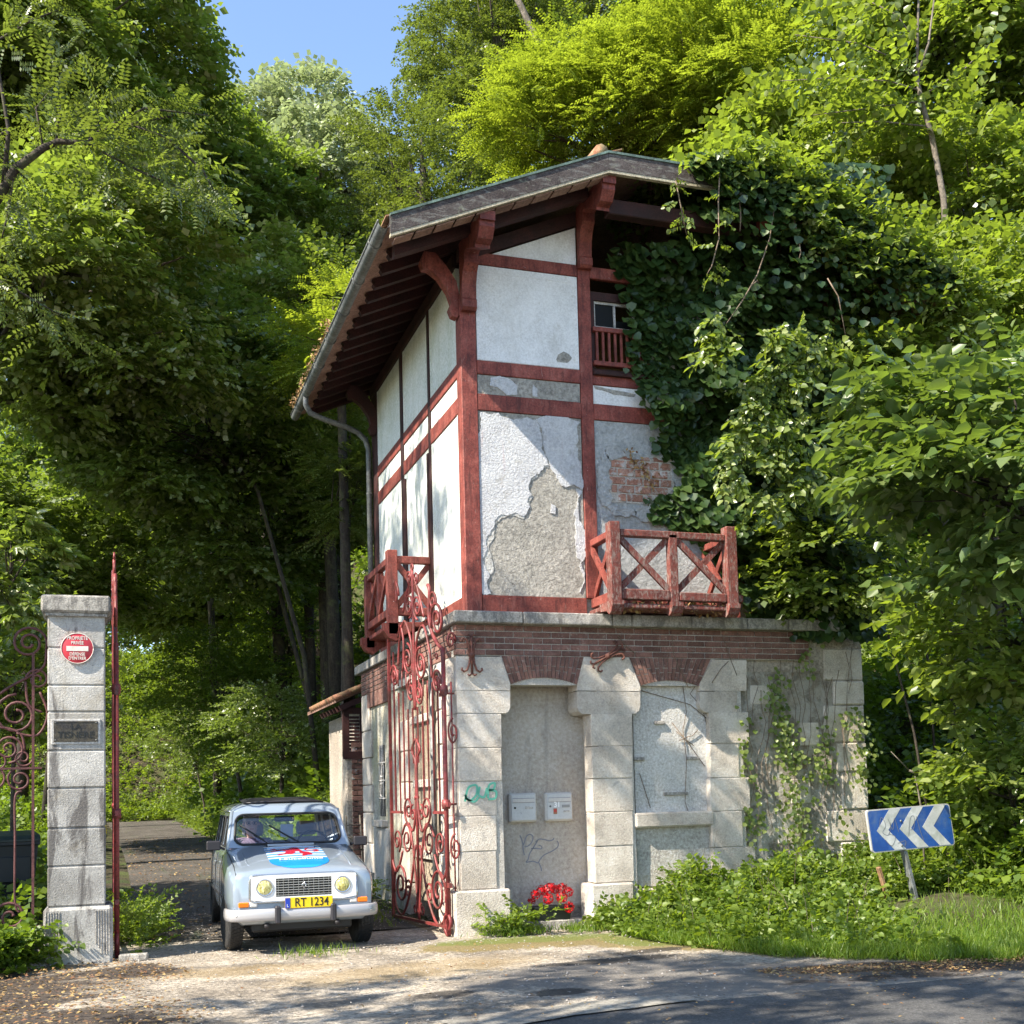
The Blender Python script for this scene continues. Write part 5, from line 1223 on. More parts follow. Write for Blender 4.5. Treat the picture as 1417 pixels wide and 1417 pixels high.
# bonnet emblem: stripes, lion, blue field; one thin film that follows the bonnet
def hoodz(x, y):
    x = abs(x)
    for i in range(len(ST)-1):
        if ST[i][0] <= y <= ST[i+1][0]:
            t = (y-ST[i][0])/(ST[i+1][0]-ST[i][0])
            def zz(h):
                q = sorted([(a, c) for a, c in h[5:]]); 
                return float(np.interp(x, [a for a, c in q], [c for a, c in q]))
            return zz(ST[i][1])*(1-t)+zz(ST[i+1][1])*t
    return 1
def crop2hood(cx, cy):
    y = np.interp(cy, [525, 700, 805], [.45, -.17, -.525]); cc = np.interp(cy, [525, 700, 805], [707, 852, 880]); return ((cx-cc)/285*.30, float(y))
lion = [[(520, 570), (560, 565), (600, 588), (680, 585), (735, 558), (790, 562), (830, 598), (870, 622), (930, 632), (978, 655), (975, 668), (935, 672), (900, 686), (875, 680), (885, 660), (850, 645), (825, 618), (785, 622), (800, 640), (775, 658), (715, 652), (650, 664), (620, 655), (650, 645), (690, 640), (700, 618), (650, 606), (600, 612), (560, 618), (528, 612), (535, 604), (580, 602), (590, 596), (545, 585)],
        [(870, 585), (885, 568), (925, 572), (970, 566), (975, 574), (925, 580), (900, 582), (890, 595), (900, 604), (950, 602), (990, 592), (1020, 602), (1022, 622), (985, 630), (960, 622), (990, 612), (950, 612), (895, 614), (872, 600)]]
lion = [[crop2hood(*p) for p in L_] for L_ in lion]
def inpoly(x, y, P_):
    c = False
    for i in range(len(P_)):
        (x0, y0), (x1, y1) = P_[i-1], P_[i]
        if (y0 > y) != (y1 > y) and x < (x1-x0)*(y-y0)/(y1-y0)+x0: c = not c
    return c
NX, NY = 110, 120; V = []; F_ = []; MI = []
ys = np.linspace(.44, -.525, NY+1)
for y in ys:
    for i in range(NX+1):
        hw = .30; x = -hw+2*hw*i/NX; V.append((x, y, hoodz(x, y)+.004))
for j in range(NY):
    for i in range(NX):
        x = -.30+.60*(i+.5)/NX; y = (ys[j]+ys[j+1])/2
        if y < -.27:
            dx = max(0, abs(x)-.06)/.24; dy = (-.27-y)/.255
            if dx*dx+dy*dy > 1: continue
        F_.append((j*(NX+1)+i, j*(NX+1)+i+1, (j+1)*(NX+1)+i+1, (j+1)*(NX+1)+i))
        if y > -.18:
            k = int((.44-y)/.0565); mi = 1 if k % 2 else 0
            if any(inpoly(x, y, L_) for L_ in lion): mi = 2
        else: mi = 3
        MI.append(mi)
em = mesh_np('bonnet_emblem', V, F_, [flat('emblem_white', (.72, .74, .76), .25, coat=1.0), flat('emblem_pale_blue', (.08, .35, .70), .25, coat=1.0), flat('emblem_red', (.55, .02, .05), .25, coat=1.0), flat('emblem_blue', (.02, .28, .75), .25, coat=1.0)], car)
em.data.polygons.foreach_set('material_index', np.array(MI, np.int32))
textmesh('emblem_text', 'Lëucelfunta', .085, flat('emblem_text_white', (.75, .8, .8), .3), em, (0.02, -.25, hoodz(0, -.25)+.009), (math.atan2(hoodz(0, -.15)-hoodz(0, -.35), .2), 0, 0), .0006, 1.15, offset=.001)

# ================================================================ passenger seated behind the windscreen
def person():
    px, py = -.33, 1.22
    p = empty('person', (-1.935+px, -.02+py, .55), R(-1.2)); tag(p, 'person with grey hair seated behind the car windscreen in a mauve top, one hand raised', 'person')
    J = [(0, .02, .08), (0, .06, .28), (0, .05, .45), (0, .02, .54), (0, .0, .60), (0, -.02, .68), (0, -.015, .77),
         (.17, .05, .47), (.24, -.05, .25), (.20, -.27, .20), (-.17, .05, .47), (-.25, -.08, .28), (-.19, -.30, .42), (.10, -.1, .05), (.13, -.5, .08), (-.10, -.1, .05), (-.13, -.5, .08), (.20, -.33, .19), (-.18, -.335, .46), (.13, -.55, -.18), (-.13, -.55, -.18)]
    E_ = [(0, 1), (1, 2), (2, 3), (3, 4), (4, 5), (5, 6), (2, 7), (7, 8), (8, 9), (9, 17), (2, 10), (10, 11), (11, 12), (12, 18), (0, 13), (13, 14), (14, 19), (0, 15), (15, 16), (16, 20)]
    Rd = [.15, .14, .15, .055, .055, .085, .075, .07, .045, .032, .07, .045, .032, .09, .065, .09, .065, .028, .028, .045, .045]
    b = len(J)
    for hand, (hx, hy, hz), up in ((17, (.20, -.33, .19), 0), (18, (-.18, -.335, .46), 1)):
        for k in range(5):
            dx = (k-2)*.018; d = Vector((dx*.9, -.045, .0)) if not up else Vector((dx*.9, -.02, .045))
            if k == 0: d = Vector((-.04 if hx > 0 else .04, -.02, .01))
            L_ = (.6, .9, 1.0, .95, .75)[k]
            s0 = Vector((hx, hy, hz)); i0 = len(J)
            J.append(tuple(s0+d*.9)); J.append(tuple(s0+d*(.9+.8*L_))); J.append(tuple(s0+d*(.9+1.3*L_)+Vector((0, -.012, -.012))))
            E_ += [(hand, i0), (i0, i0+1), (i0+1, i0+2)]; Rd += [.0095, .0085, .007]
    me = bpy.data.meshes.new('body'); me.from_pydata(J, E_, []); o = bpy.data.objects.new('body', me); COL.objects.link(o); o.parent = p
    sk = o.modifiers.new('s', 'SKIN'); sd = o.modifiers.new('d', 'SUBSURF'); sd.levels = sd.render_levels = 1
    for i, v in enumerate(me.skin_vertices[0].data): v.radius = (Rd[i], Rd[i]*(1.12 if i in (5, 6) else .8 if i < 3 else 1)); v.use_root = (i == 0)
    dg = bpy.context.evaluated_depsgraph_get(); dg.update(); m2 = bpy.data.meshes.new_from_object(o.evaluated_get(dg)); o.modifiers.clear(); o.data = m2
    skin = flat('skin', (.58, .36, .28), .55); topm = surf('mauve_top', [(.20, .13, .19), (.28, .2, .26)], 12, .9, .2, 40); tr_ = flat('trousers', (.05, .06, .1), .9)
    m2.materials.clear(); m2.materials.append(skin); m2.materials.append(topm); m2.materials.append(tr_)
    for f_ in m2.polygons:
        c = f_.center; f_.use_smooth = True
        f_.material_index = 2 if c.z < .12 and abs(c.x) < .2 and c.y > -.6 else (1 if (c.z < .545 and c.y > -.2) else 0)
    def f(b):
        b.lathe((0, .0, .70), [(.078, .02), (.09, .045), (.094, .09), (.085, .13), (.05, .16), (0, .168)], 14)
        b.box(-.09, .09, .01, .09, .62, .78, .03)
    part('hair', f, flat('grey_hair', (.30, .28, .27), .8), p)
    part('nose', lambda b: b.add([(0, -.105, .715), (-.014, -.125, .675), (.014, -.125, .675), (0, -.095, .665)], [(0, 1, 2), (1, 3, 2), (0, 3, 1), (0, 2, 3)]), skin, p)
    for s in (-1, 1):
        part('eye', lambda b: b.lathe((s*.032, -.096, .71), [(.013, .004), (.01, -.004), (0, -.007)], 8, (0, 1, 0)), flat('eye_dark', (.05, .04, .04), .3), p)
        part('ear', lambda b: b.lathe((s*.088, -.005, .70), [(0, -.012), (.022, 0), (0, .012)], 8, (1, 0, 0)), skin, p)
    part('mouth', lambda b: b.box(-.024, .024, -.104, -.098, .640, .648, .002), flat('lips', (.35, .12, .11), .5), p)
    part('glasses', lambda b: [b.tube([(s*.034+.026*math.cos(a), -.108, .71+.02*math.sin(a)) for a in np.linspace(0, 6.28, 13)], .0025, 4) for s in (-1, 1)], plast, p)
    return p
person()
# ================================================================ TERRAIN
def sst(a, b_, x): t = np.clip((x-a)/(b_-a), 0, 1); return t*t*(3-2*t)
def drive_z(y): return np.where(y > .8, .030*(np.clip(y, .8, 60)-.8), 0.)
def drive_cx(y): return -2.35 - .0009*np.clip(y-6, 0, 60)**2
def drive_w(y): return 1.15+.95*sst(7, 1, y)
def zt(x, y):
    x = np.asarray(x, float); y = np.asarray(y, float)
    z = drive_z(y)*sst(30, -5, np.abs(x+2.3))
    d = x-(5.3+.0*y)
    z = z + .62*np.clip(d, 0, 14)*sst(-4.8, -1.0, y)*(1-.0*y)            # hillside right of the house
    e_ = np.interp(x, [1.3, 1.45, 1.9, 2.6, 3.4, 5, 8.6], [-.6, -1.8, -3.1, -3.7, -4.2, -4.3, -4.3])
    z = z + .14*sst(-.1, 1.6, y-e_)*sst(1.3, 2.2, x) + .20*sst(3.0, 5.2, x)*sst(.6, 2.6, y-e_)
    z = z + np.clip((y-7.5)*.50, 0, 10)*sst(.4, 6., x)                     # hillside behind the house
    dd = x-(drive_cx(y)+1.5)
    z = z + np.clip(dd, 0, 3.0)*.75*sst(8, 12, y)                          # bank on the right of the drive
    dl = (drive_cx(y)-1.6)-x
    z = z + np.clip(dl, 0, 6)*.25*sst(12, 20, y)
    z = z + 6.5*sst(31, 41, y)*sst(9, 0, x)
    return z
def gridmesh(name, xs, ys, zf, mat, off=0.0, parent=None, smooth=True):
    X, Y = np.meshgrid(xs, ys); Z = zf(X, Y)+off
    V = np.stack([X.ravel(), Y.ravel(), Z.ravel()], 1); nx, ny = len(xs), len(ys)
    i, j = np.meshgrid(np.arange(nx-1), np.arange(ny-1)); a = (j*nx+i).ravel()
    return mesh_np(name, V, np.stack([a, a+1, a+nx+1, a+nx], 1), mat, parent, smooth)
soil = surf('leafy_soil', [(.035, .030, .018), (.07, .055, .03), (.05, .065, .02)], 1.5, .95, .8, 18, [((.10, .14, .03), 1.2, .55, .08, (1, 1, 1), .6)], bdist=.05)
def tz(X, Y):
    Z = zt(X, Y)
    low = ((np.abs(X-drive_cx(Y)) < drive_w(Y)+.1) & (Y > -1) & (Y < 32)) | ((Y < .8) & (X > -8.8) & (X < 1.5)) | (Y < np.interp(X, [1.3, 1.45, 1.9, 2.6, 3.4, 5, 8.6], [-.6, -1.8, -3.1, -3.7, -4.2, -4.3, -4.3])+.15)
    return Z*np.where((Y < -3.2) & low, 0., 1.)-np.where(low, .06, .0)
xs = np.concatenate([np.linspace(-120, -14, 16), np.linspace(-13, 16, 100), np.linspace(18, 120, 18)])
ys_ = np.concatenate([np.linspace(-60, -14, 8), np.linspace(-13, 30, 130), np.linspace(32, 140, 22)])
tag(gridmesh('ground', xs, ys_, tz, soil), kind='structure')
# forecourt: worn concrete and grit in front of the gate
def noisy(name, cols, layers, bs=30, bump=.6, bdist=.012, scale=1.2): return surf(name, cols, scale, .92, bump, bs, layers, bdist=bdist)
EDX = [1.3, 1.45, 1.9, 2.6, 3.4, 5, 8.6]; EDY = [-.6, -1.8, -3.1, -3.7, -4.2, -4.3, -4.3]
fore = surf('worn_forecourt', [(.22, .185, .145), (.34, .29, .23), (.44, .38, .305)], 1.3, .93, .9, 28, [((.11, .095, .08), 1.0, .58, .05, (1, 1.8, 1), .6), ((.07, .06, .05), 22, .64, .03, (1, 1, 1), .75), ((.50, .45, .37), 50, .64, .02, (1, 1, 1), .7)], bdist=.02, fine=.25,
    patches=[((.17, .155, .14), [(1.6, -4.15, 2.6, .75, 0), (6, -4.4, 5, .7, 0), (.2, -3.3, 1.4, .8, .2)], 2.2, .10, .85),
             ((.30, .20, .07), [(-1.2, -2.3, 1.3, .55, .2), (-2.6, -1.6, .9, .4, .1)], 2.0, .25, .45),
             ((.20, .15, .05), [(.3, -1.1, 1.5, .55, .0), (1.3, -1.7, .6, .8, .3)], 3.0, .10, .85), ((.12, .16, .025), [(.4, -.8, 1.3, .35, 0), (1.3, -1.4, .4, .6, 0)], 4.0, .12, .7),
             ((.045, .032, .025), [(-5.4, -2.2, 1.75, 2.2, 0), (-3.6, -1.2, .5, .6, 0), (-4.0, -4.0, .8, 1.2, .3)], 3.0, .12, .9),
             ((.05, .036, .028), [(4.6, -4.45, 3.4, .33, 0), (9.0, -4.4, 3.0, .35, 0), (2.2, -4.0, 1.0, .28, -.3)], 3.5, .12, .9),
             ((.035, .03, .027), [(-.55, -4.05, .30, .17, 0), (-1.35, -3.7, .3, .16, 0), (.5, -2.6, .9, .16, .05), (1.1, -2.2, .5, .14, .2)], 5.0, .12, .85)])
def fz(X, Y): return -.004+.014*np.sin(X*1.7+Y)*np.sin(Y*1.3)
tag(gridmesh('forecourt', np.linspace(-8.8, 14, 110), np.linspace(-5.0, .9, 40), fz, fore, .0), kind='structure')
dr = noisy('gravel_drive', [(.065, .055, .047), (.125, .11, .095)], [((.08, .07, .06), 2.2, .55, .08, (1, .6, 1), .6), ((.42, .38, .33), 45, .62, .03, (1, 1, 1), .7), ((.06, .05, .045), 55, .63, .03, (1, 1, 1), .7), ((.05, .09, .02), 1.4, .64, .06, (1.5, .3, 1), .5)], 55, 1.0, .02)
def drivemesh():
    ys2 = np.linspace(.86, 32, 120); V = []; F_ = []; nx = 13
    for y in ys2:
        cx = drive_cx(y); w = float(drive_w(y))
        for i in range(nx):
            t = -1+2*i/(nx-1); x = cx+t*w if y > 6 else (cx+t*w)
            x = min(x, -.22) if y < 5.5 else x
            V.append((x, y, float(drive_z(y))+.012*(1-t*t)+(.004 if y > 1 else .0)))
    for j in range(len(ys2)-1):
        for i in range(nx-1): F_.append((j*nx+i, j*nx+i+1, (j+1)*nx+i+1, (j+1)*nx+i))
    return mesh_np('driveway', V, F_, dr, None, True)
tag(drivemesh(), kind='structure')
# road asphalt in front
asph = noisy('asphalt', [(.075, .073, .072), (.125, .12, .115)], [((.24, .23, .21), 45, .63, .02, (1, 1, 1), .85), ((.02, .02, .02), 60, .62, .02, (1, 1, 1), .8), ((.13, .12, .11), .8, .60, .08, (.6, 2, 1), .5)], 50, 1.0, .015)
tag(gridmesh('road', np.linspace(-40, 60, 60), np.linspace(-30, -4.86, 24), lambda X, Y: 0*X, asph, .006), kind='structure')
aph = noisy('old_asphalt_apron', [(.10, .095, .09), (.15, .14, .13)], [((.06, .055, .05), 1.8, .56, .05, (1, 2, 1), .7), ((.24, .22, .19), 50, .65, .03, (1, 1, 1), .7)], 60, .8, .012)
def blob(name, pts, mat, z, jag=.05, kind='structure', n=7):
    Q = []
    for i in range(len(pts)):
        a, c = pts[i], pts[(i+1) % len(pts)]
        for k in range(n):
            t = k/n; Q.append((a[0]+(c[0]-a[0])*t+random.uniform(-jag, jag), a[1]+(c[1]-a[1])*t+random.uniform(-jag, jag)))
    import bmesh
    bm = bmesh.new(); vs = [bm.verts.new((x, y, z)) for x, y in Q]; f_ = bm.faces.new(vs); bmesh.ops.triangulate(bm, faces=[f_])
    me = bpy.data.meshes.new(name); bm.to_mesh(me); bm.free()
    o = link_mesh(name, me, mat); 
    if kind: o['kind'] = kind
    return o
def g2(px, py): p = on(px, py, 2, 0.0); return (float(p[0]), float(p[1]))
blob('concrete_strip', [g2(600, 1417), g2(790, 1392), g2(935, 1377), g2(970, 1386), g2(800, 1408), g2(660, 1430)], noisy('pale_concrete', [(.20, .18, .155), (.28, .26, .22)], [((.1, .09, .08), 20, .6, .05, (1, 1, 1), .6)]), .018, .012)
kerb = MB()
for (a, c, w) in ((g2(10, 1345), g2(62, 1338), .1), (g2(165, 1330), g2(205, 1328), .09)): kerb.beam((a[0], a[1], .03), (c[0], c[1], .03), w, .07, (0, 0, 1), .01)
k_ = kerb.build('kerb_stones', M['cornice']); tag(k_, 'low broken stone threshold at the foot of the gate pillar', 'kerb stones')
for n_, (px, py) in enumerate([(1020, 1392)]): pass
# ================================================================ FOLIAGE ENGINE
def leaf_quads(pts, dirs, nrm, L, W, two=False, fold=.12):
    """pts base points (n,3), dirs leaf axis, nrm leaf normal -> verts, faces"""
    d = dirs/np.linalg.norm(dirs, axis=1, keepdims=True)
    s = np.cross(nrm, d); s /= np.linalg.norm(s, axis=1, keepdims=True)+1e-9; nn = np.cross(d, s)
    L = L[:, None]; W = W[:, None]; n = len(pts)
    if not two:
        a = pts; b_ = pts+d*L*.45+s*W*.5+nn*L*fold; c = pts+d*L-nn*L*.06; e = pts+d*L*.45-s*W*.5+nn*L*fold
        V = np.stack([a, b_, c, e], 1).reshape(-1, 3); F_ = np.arange(4*n).reshape(n, 4)
        return V, F_
    a = pts; b1 = pts+d*L*.28+s*W*.5+nn*L*fold; b2 = pts+d*L*.68+s*W*.40+nn*L*fold*.7; c = pts+d*L-nn*L*.10; e2 = pts+d*L*.68-s*W*.40+nn*L*fold*.7; e1 = pts+d*L*.28-s*W*.5+nn*L*fold
    V = np.stack([a, b1, b2, c, e2, e1], 1).reshape(-1, 3); k = np.arange(n)[:, None]*6
    F_ = np.concatenate([k+np.array([[0, 1, 2, 3]]), k+np.array([[0, 3, 4, 5]])], 1).reshape(-1, 4)
    return V, F_
def spray(kind, r):
    """a twig of leaves as arrays (base, dir, normal, L, W) in a local frame: twig along +x, up +z"""
    P_, D, N_, L, W = [], [], [], [], []
    if kind == 'linden':
        for i in range(9):
            t = .05+.32*i/9; s = 1 if i % 2 else -1
            P_.append((t, .01*s, -.15*t*t)); D.append((.55+r.normal()*.15, s*.8, -.25+r.normal()*.25)); N_.append((r.normal()*.3, r.normal()*.3, 1)); q = r.uniform(.07, .11); L.append(q); W.append(q*.85)
    elif kind == 'big':
        for i in range(7):
            t = .06+.42*i/7; s = 1 if i % 2 else -1
            P_.append((t, .015*s, -.2*t*t)); D.append((.6+r.normal()*.15, s*.75, -.25+r.normal()*.2)); N_.append((r.normal()*.25, r.normal()*.25, 1)); q = r.uniform(.09, .15); L.append(q); W.append(q*.75)
    elif kind == 'robinia':
        for j in range(3):
            ba = r.uniform(-.9, .9); bx = .10*j; dx, dy = math.cos(ba), math.sin(ba); dz = r.uniform(-.35, .15)
            for i in range(6):
                for s in (-1, 1):
                    t = .03+.17*i/6
                    P_.append((bx+dx*t, dy*t, dz*t-.8*t*t)); D.append((dx*.35-dy*s, dy*.35+dx*s, -.15)); N_.append((r.normal()*.2, r.normal()*.2, 1)); L.append(.040); W.append(.021)
            P_.append((bx+dx*.2, dy*.2, dz*.2-.03)); D.append((dx, dy, -.3)); N_.append((0, 0, 1)); L.append(.04); W.append(.02)
    elif kind == 'fine':
        for i in range(13):
            t = .28*i/13; s = 1 if i % 2 else -1
            P_.append((t, 0, -.1*t)); D.append((.7+r.normal()*.3, s*.7, r.normal()*.35)); N_.append((r.normal()*.5, r.normal()*.5, 1)); q = r.uniform(.035, .06); L.append(q); W.append(q*.6)
    elif kind == 'chestnut':
        for j in range(2):
            for a in np.linspace(-1.3, 1.3, 5):
                P_.append((.1*j, 0, 0)); D.append((math.cos(a), math.sin(a), -.35+r.normal()*.1)); N_.append((0, 0, 1)); q = .17*(1-.25*abs(a)); L.append(q); W.append(q*.42)
    return [np.array(v, float) for v in (P_, D, N_, L, W)]
SPR = {k: [spray(k, np.random.default_rng(50+i)) for i in range(6)] for k in ('linden', 'big', 'robinia', 'fine', 'chestnut')}
def place_sprays(C, A, kind, scale=1.0, two=False, up=None, jit=.35):
    """C (n,3) twig bases, A (n,3) twig directions"""
    n = len(C); which = rng.integers(0, 6, n); Vs, Fs = [], []; off = 0
    A = A/np.linalg.norm(A, axis=1, keepdims=True)
    U = np.tile(np.array([0, 0, 1.0]), (n, 1)) if up is None else up
    U = U+rng.normal(size=(n, 3))*jit
    Y = np.cross(U, A); Y /= np.linalg.norm(Y, axis=1, keepdims=True)+1e-9; Z = np.cross(A, Y)
    sc = scale*rng.uniform(.6, 1.45, n)
    for w in range(6):
        ix = np.where(which == w)[0]
        if not len(ix): continue
        P_, D, N_, L, W = SPR[kind][w]; m_ = len(P_)
        X_, Y_, Z_, S_ = A[ix][:, None], Y[ix][:, None], Z[ix][:, None], sc[ix][:, None, None]
        tf = lambda q: X_*q[None, :, 0:1]+Y_*q[None, :, 1:2]+Z_*q[None, :, 2:3]
        p = (C[ix][:, None]+tf(P_)*S_).reshape(-1, 3); d = tf(D).reshape(-1, 3); nn = tf(N_).reshape(-1, 3)
        LL = (np.tile(L, len(ix))*np.repeat(sc[ix], m_)); WW = (np.tile(W, len(ix))*np.repeat(sc[ix], m_))
        V, F_ = leaf_quads(p, d, nn, LL, WW, two); Vs.append(V); Fs.append(F_+off); off += len(V)
    return np.concatenate(Vs), np.concatenate(Fs)
TOT = [0]
def leafobj(name, parts_, mat, parent=None):
    off = 0; Vs = []; Fs = []
    for V, F_ in parts_: Vs.append(V); Fs.append(F_+off); off += len(V)
    V = np.concatenate(Vs); F_ = np.concatenate(Fs); TOT[0] += 2*len(F_)
    return mesh_np(name, V, F_, mat, parent)
def shell_points(c, r, n, inner=.55):
    """n random points in the outer part of ellipsoid c,r ; outward directions"""
    d = rng.normal(size=(n, 3)); d /= np.linalg.norm(d, axis=1, keepdims=True)
    d[:, 2] = np.where(d[:, 2] < -.35, -d[:, 2]*.6, d[:, 2]); d /= np.linalg.norm(d, axis=1, keepdims=True)
    q = rng.uniform(inner, 1.0, n)[:, None]
    return c+d*q*r, d
RI = np.array([cr, cu, cf])
def tree(name, label, cat, cx, cy, rx, ry, depth, rdep, kind, mat, nclump=26, dens=34, scale=1.0, trunk=None, trunk_r=.16, group=None, bark='bark', two=False, clumpf=.34, limbs=True, flatten=.62, lean=(0, 0), seed=1, under=False, maskf=None):
    """crown ellipsoid measured in the photograph (pixels) at a real distance, then built as limbs, clumps and twigs in world space"""
    global rng
    rng = np.random.default_rng(seed*17+3); rnd_ = random.Random(seed)
    C0 = at(cx, cy, depth); RX, RY = rx*depth/CF, ry*depth/CF
    base = at(cx, cy, depth) if trunk is None else at(trunk[0], trunk[1], depth)
    bz = float(zt(base[0], base[1])); 
    root = empty(name, (float(base[0]), float(base[1]), bz)); tag(root, label, cat, group)
    O = np.array([base[0], base[1], bz])
    pr = []; clumps = []
    for i in range(nclump):
        for _ in range(30):
            d = rng.normal(size=3); d /= np.linalg.norm(d); q = rng.uniform(.35, 1)**.6
            off = d*q; p = C0+cr*off[0]*RX+np.array([0, 0, 1])*off[1]*RY+cf*off[2]*rdep
            if all(np.linalg.norm((p-k)/np.array([1, 1, .8])) > min(RX, RY)*clumpf*.55 for k, _ in clumps): break
        R0 = min(RX, RY)*clumpf*rng.uniform(.75, 1.3)
        clumps.append((p, R0))
    for p, R0 in clumps:
        r_ = np.array([R0*1.25, R0*1.25, R0*flatten]); area = 4*math.pi*R0*R0*.8
        n = int(area*dens*.85)+8
        P_, D = shell_points(p, r_, n)
        out = (P_-C0); out /= np.linalg.norm(out, axis=1, keepdims=True)+1e-6
        A_ = D*.8+out*.5+rng.normal(size=D.shape)*.25; A_[:, 2] = A_[:, 2]*.45-.12
        if maskf is not None:
            k_ = maskf(P_); P_, A_ = P_[k_], A_[k_]
        if len(P_): pr.append(place_sprays(P_-O, A_, kind, scale, two))
    leafobj('crown', pr, mat, root)['kind'] = 'stuff'
    b = MB(); top = C0-O; th = top[2]
    hub = Vector((top[0]*.5, top[1]*.5, max(.5, th-RY*.75)))
    if th-RY*.75 > .6 or trunk is not None:
        b.tube([(0, 0, -.3), (hub.x*.3+rnd_.uniform(-.1, .1), hub.y*.3, hub.z*.5), tuple(hub), (top[0], top[1], top[2]), (top[0], top[1], top[2]+RY*.7)], [trunk_r*1.25, trunk_r, trunk_r*.8, trunk_r*.5, trunk_r*.12], 8)
    else: b.tube([(0, 0, -.3), (top[0], top[1], max(.3, top[2]))], [trunk_r, trunk_r*.4], 6)
    for p, R0 in (clumps if limbs else clumps[:6]):
        q = Vector(p-O); s = hub.lerp(Vector(top), rnd_.random()*.9)
        mid = s.lerp(q, .5)+Vector((rnd_.uniform(-.2, .2), rnd_.uniform(-.2, .2), rnd_.uniform(-.1, .3)))
        b.tube([tuple(s), tuple(mid), tuple(q)], [trunk_r*.35, trunk_r*.22, trunk_r*.06], 5)
    b.build('trunk', M[bark], root, fix=False)
    return root
# ================================================================ TREES (crown centre px, radii px, distance)
H1 = 'trees on the left bank above the drive'
tree('linden_tree', 'large dark linden tree filling the top left corner of the photo', 'tree', 35, 95, 215, 210, 25, 3.6, 'linden', M['linden'], 46, 26, 1.45, trunk=(-260, 900), trunk_r=.3, seed=1, clumpf=.30, group=H1)
tree('linden_tree', 'dark linden tree under the top left tree, hanging over the left pillar', 'tree', 90, 400, 210, 190, 21, 3.0, 'linden', M['linden'], 44, 30, 1.25, trunk=(-200, 1000), trunk_r=.22, seed=2, clumpf=.30, group=H1)
tree('silver_linden', 'pale silvery tree standing out against the blue sky left of the roof', 'tree', 440, 265, 100, 155, 34, 3.0, 'linden', M['silver'], 40, 26, 1.5, trunk=(450, 900), trunk_r=.3, seed=3, clumpf=.40)
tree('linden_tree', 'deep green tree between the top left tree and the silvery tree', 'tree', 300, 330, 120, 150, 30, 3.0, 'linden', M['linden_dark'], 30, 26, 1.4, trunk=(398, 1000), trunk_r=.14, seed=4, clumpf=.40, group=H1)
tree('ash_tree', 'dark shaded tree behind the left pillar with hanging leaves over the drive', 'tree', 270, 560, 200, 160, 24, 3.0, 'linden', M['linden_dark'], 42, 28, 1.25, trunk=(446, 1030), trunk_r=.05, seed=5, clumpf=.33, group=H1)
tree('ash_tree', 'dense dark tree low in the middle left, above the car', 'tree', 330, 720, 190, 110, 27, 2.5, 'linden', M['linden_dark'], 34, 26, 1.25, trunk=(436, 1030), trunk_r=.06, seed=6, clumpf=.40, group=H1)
tree('maple_tree', 'tree with middling green leaves left of the house eaves', 'tree', 430, 470, 110, 130, 26, 2.2, 'linden', M['linden'], 26, 24, 1.2, trunk=(470, 1030), trunk_r=.14, seed=7, clumpf=.40, group=H1)
tree('robinia_tree', 'yellow-green feathery tree just left of the roof gutter', 'tree', 462, 480, 55, 100, 21, 1.0, 'robinia', M['robinia'], 16, 26, 1.5, trunk=(490, 1030), trunk_r=.10, seed=8, clumpf=.5)
tree('robinia_tree', 'feathery green tree between the downpipe and the dark trees', 'tree', 485, 660, 40, 100, 22, 1.0, 'robinia', M['acacia_mid'], 14, 26, 1.5, trunk=(478, 1030), trunk_r=.09, seed=9, clumpf=.5)
H2 = 'trees on the hillside behind the roof'
tree('robinia_tree', 'tall mid-green tree above the left half of the roof, edging the sky', 'tree', 690, 110, 95, 190, 30, 3.0, 'fine', M['acacia_mid'], 44, 30, 1.6, trunk=(660, 700), trunk_r=.22, seed=10, clumpf=.40, group=H2)
tree('robinia_tree', 'mid-green tree with a bare pale trunk above the ridge tile', 'tree', 770, 30, 110, 130, 33, 3.0, 'fine', M['acacia_mid'], 34, 26, 1.6, trunk=(790, 700), trunk_r=.2, seed=11, clumpf=.42, group=H2, bark='bark_pale')
tree('robinia_tree', 'shaded olive tree between the silvery tree and the roof', 'tree', 585, 270, 90, 120, 27, 2.5, 'fine', M['acacia_mid'], 30, 28, 1.4, trunk=(600, 800), trunk_r=.18, seed=12, clumpf=.42, group=H2)
tree('acacia_tree', 'brilliant yellow-green feathery tree directly above the roof', 'tree', 850, 180, 165, 95, 23, 2.2, 'robinia', M['robinia'], 44, 26, 1.5, trunk=(860, 700), trunk_r=.14, seed=13, clumpf=.42)
tree('acacia_tree', 'brilliant yellow-green feathery tree right of the roof ridge', 'tree', 980, 150, 130, 100, 22, 2.2, 'robinia', M['robinia'], 36, 26, 1.5, trunk=(1000, 700), trunk_r=.14, seed=14, clumpf=.42)
tree('ash_tree', 'green tree at the top edge between the roof and the slender sapling', 'tree', 1000, 20, 150, 80, 27, 2.5, 'linden', M['hazel'], 30, 24, 1.3, trunk=(1050, 700), trunk_r=.15, seed=15, clumpf=.45, group=H2)
H3 = 'leafy shrubs on the hillside right of the house'
tree('hazel_tree', 'bright broad-leaved tree in the top right corner', 'tree', 1330, 90, 160, 130, 20, 2.2, 'big', M['hazel'], 40, 24, 1.15, trunk=(1380, 700), trunk_r=.10, seed=16, clumpf=.40)
tree('hazel_shrub', 'bright shrub on the hillside right of the sapling', 'shrub', 1350, 290, 130, 110, 18.5, 1.6, 'linden', M['hazel'], 34, 30, 1.15, seed=17, clumpf=.38, group=H3, trunk_r=.06)
tree('hazel_shrub', 'green shrub above the hidden right half of the roof', 'shrub', 1130, 230, 130, 90, 19.5, 1.6, 'linden', M['hazel'], 34, 28, 1.1, seed=18, clumpf=.42, group=H3, trunk_r=.06)
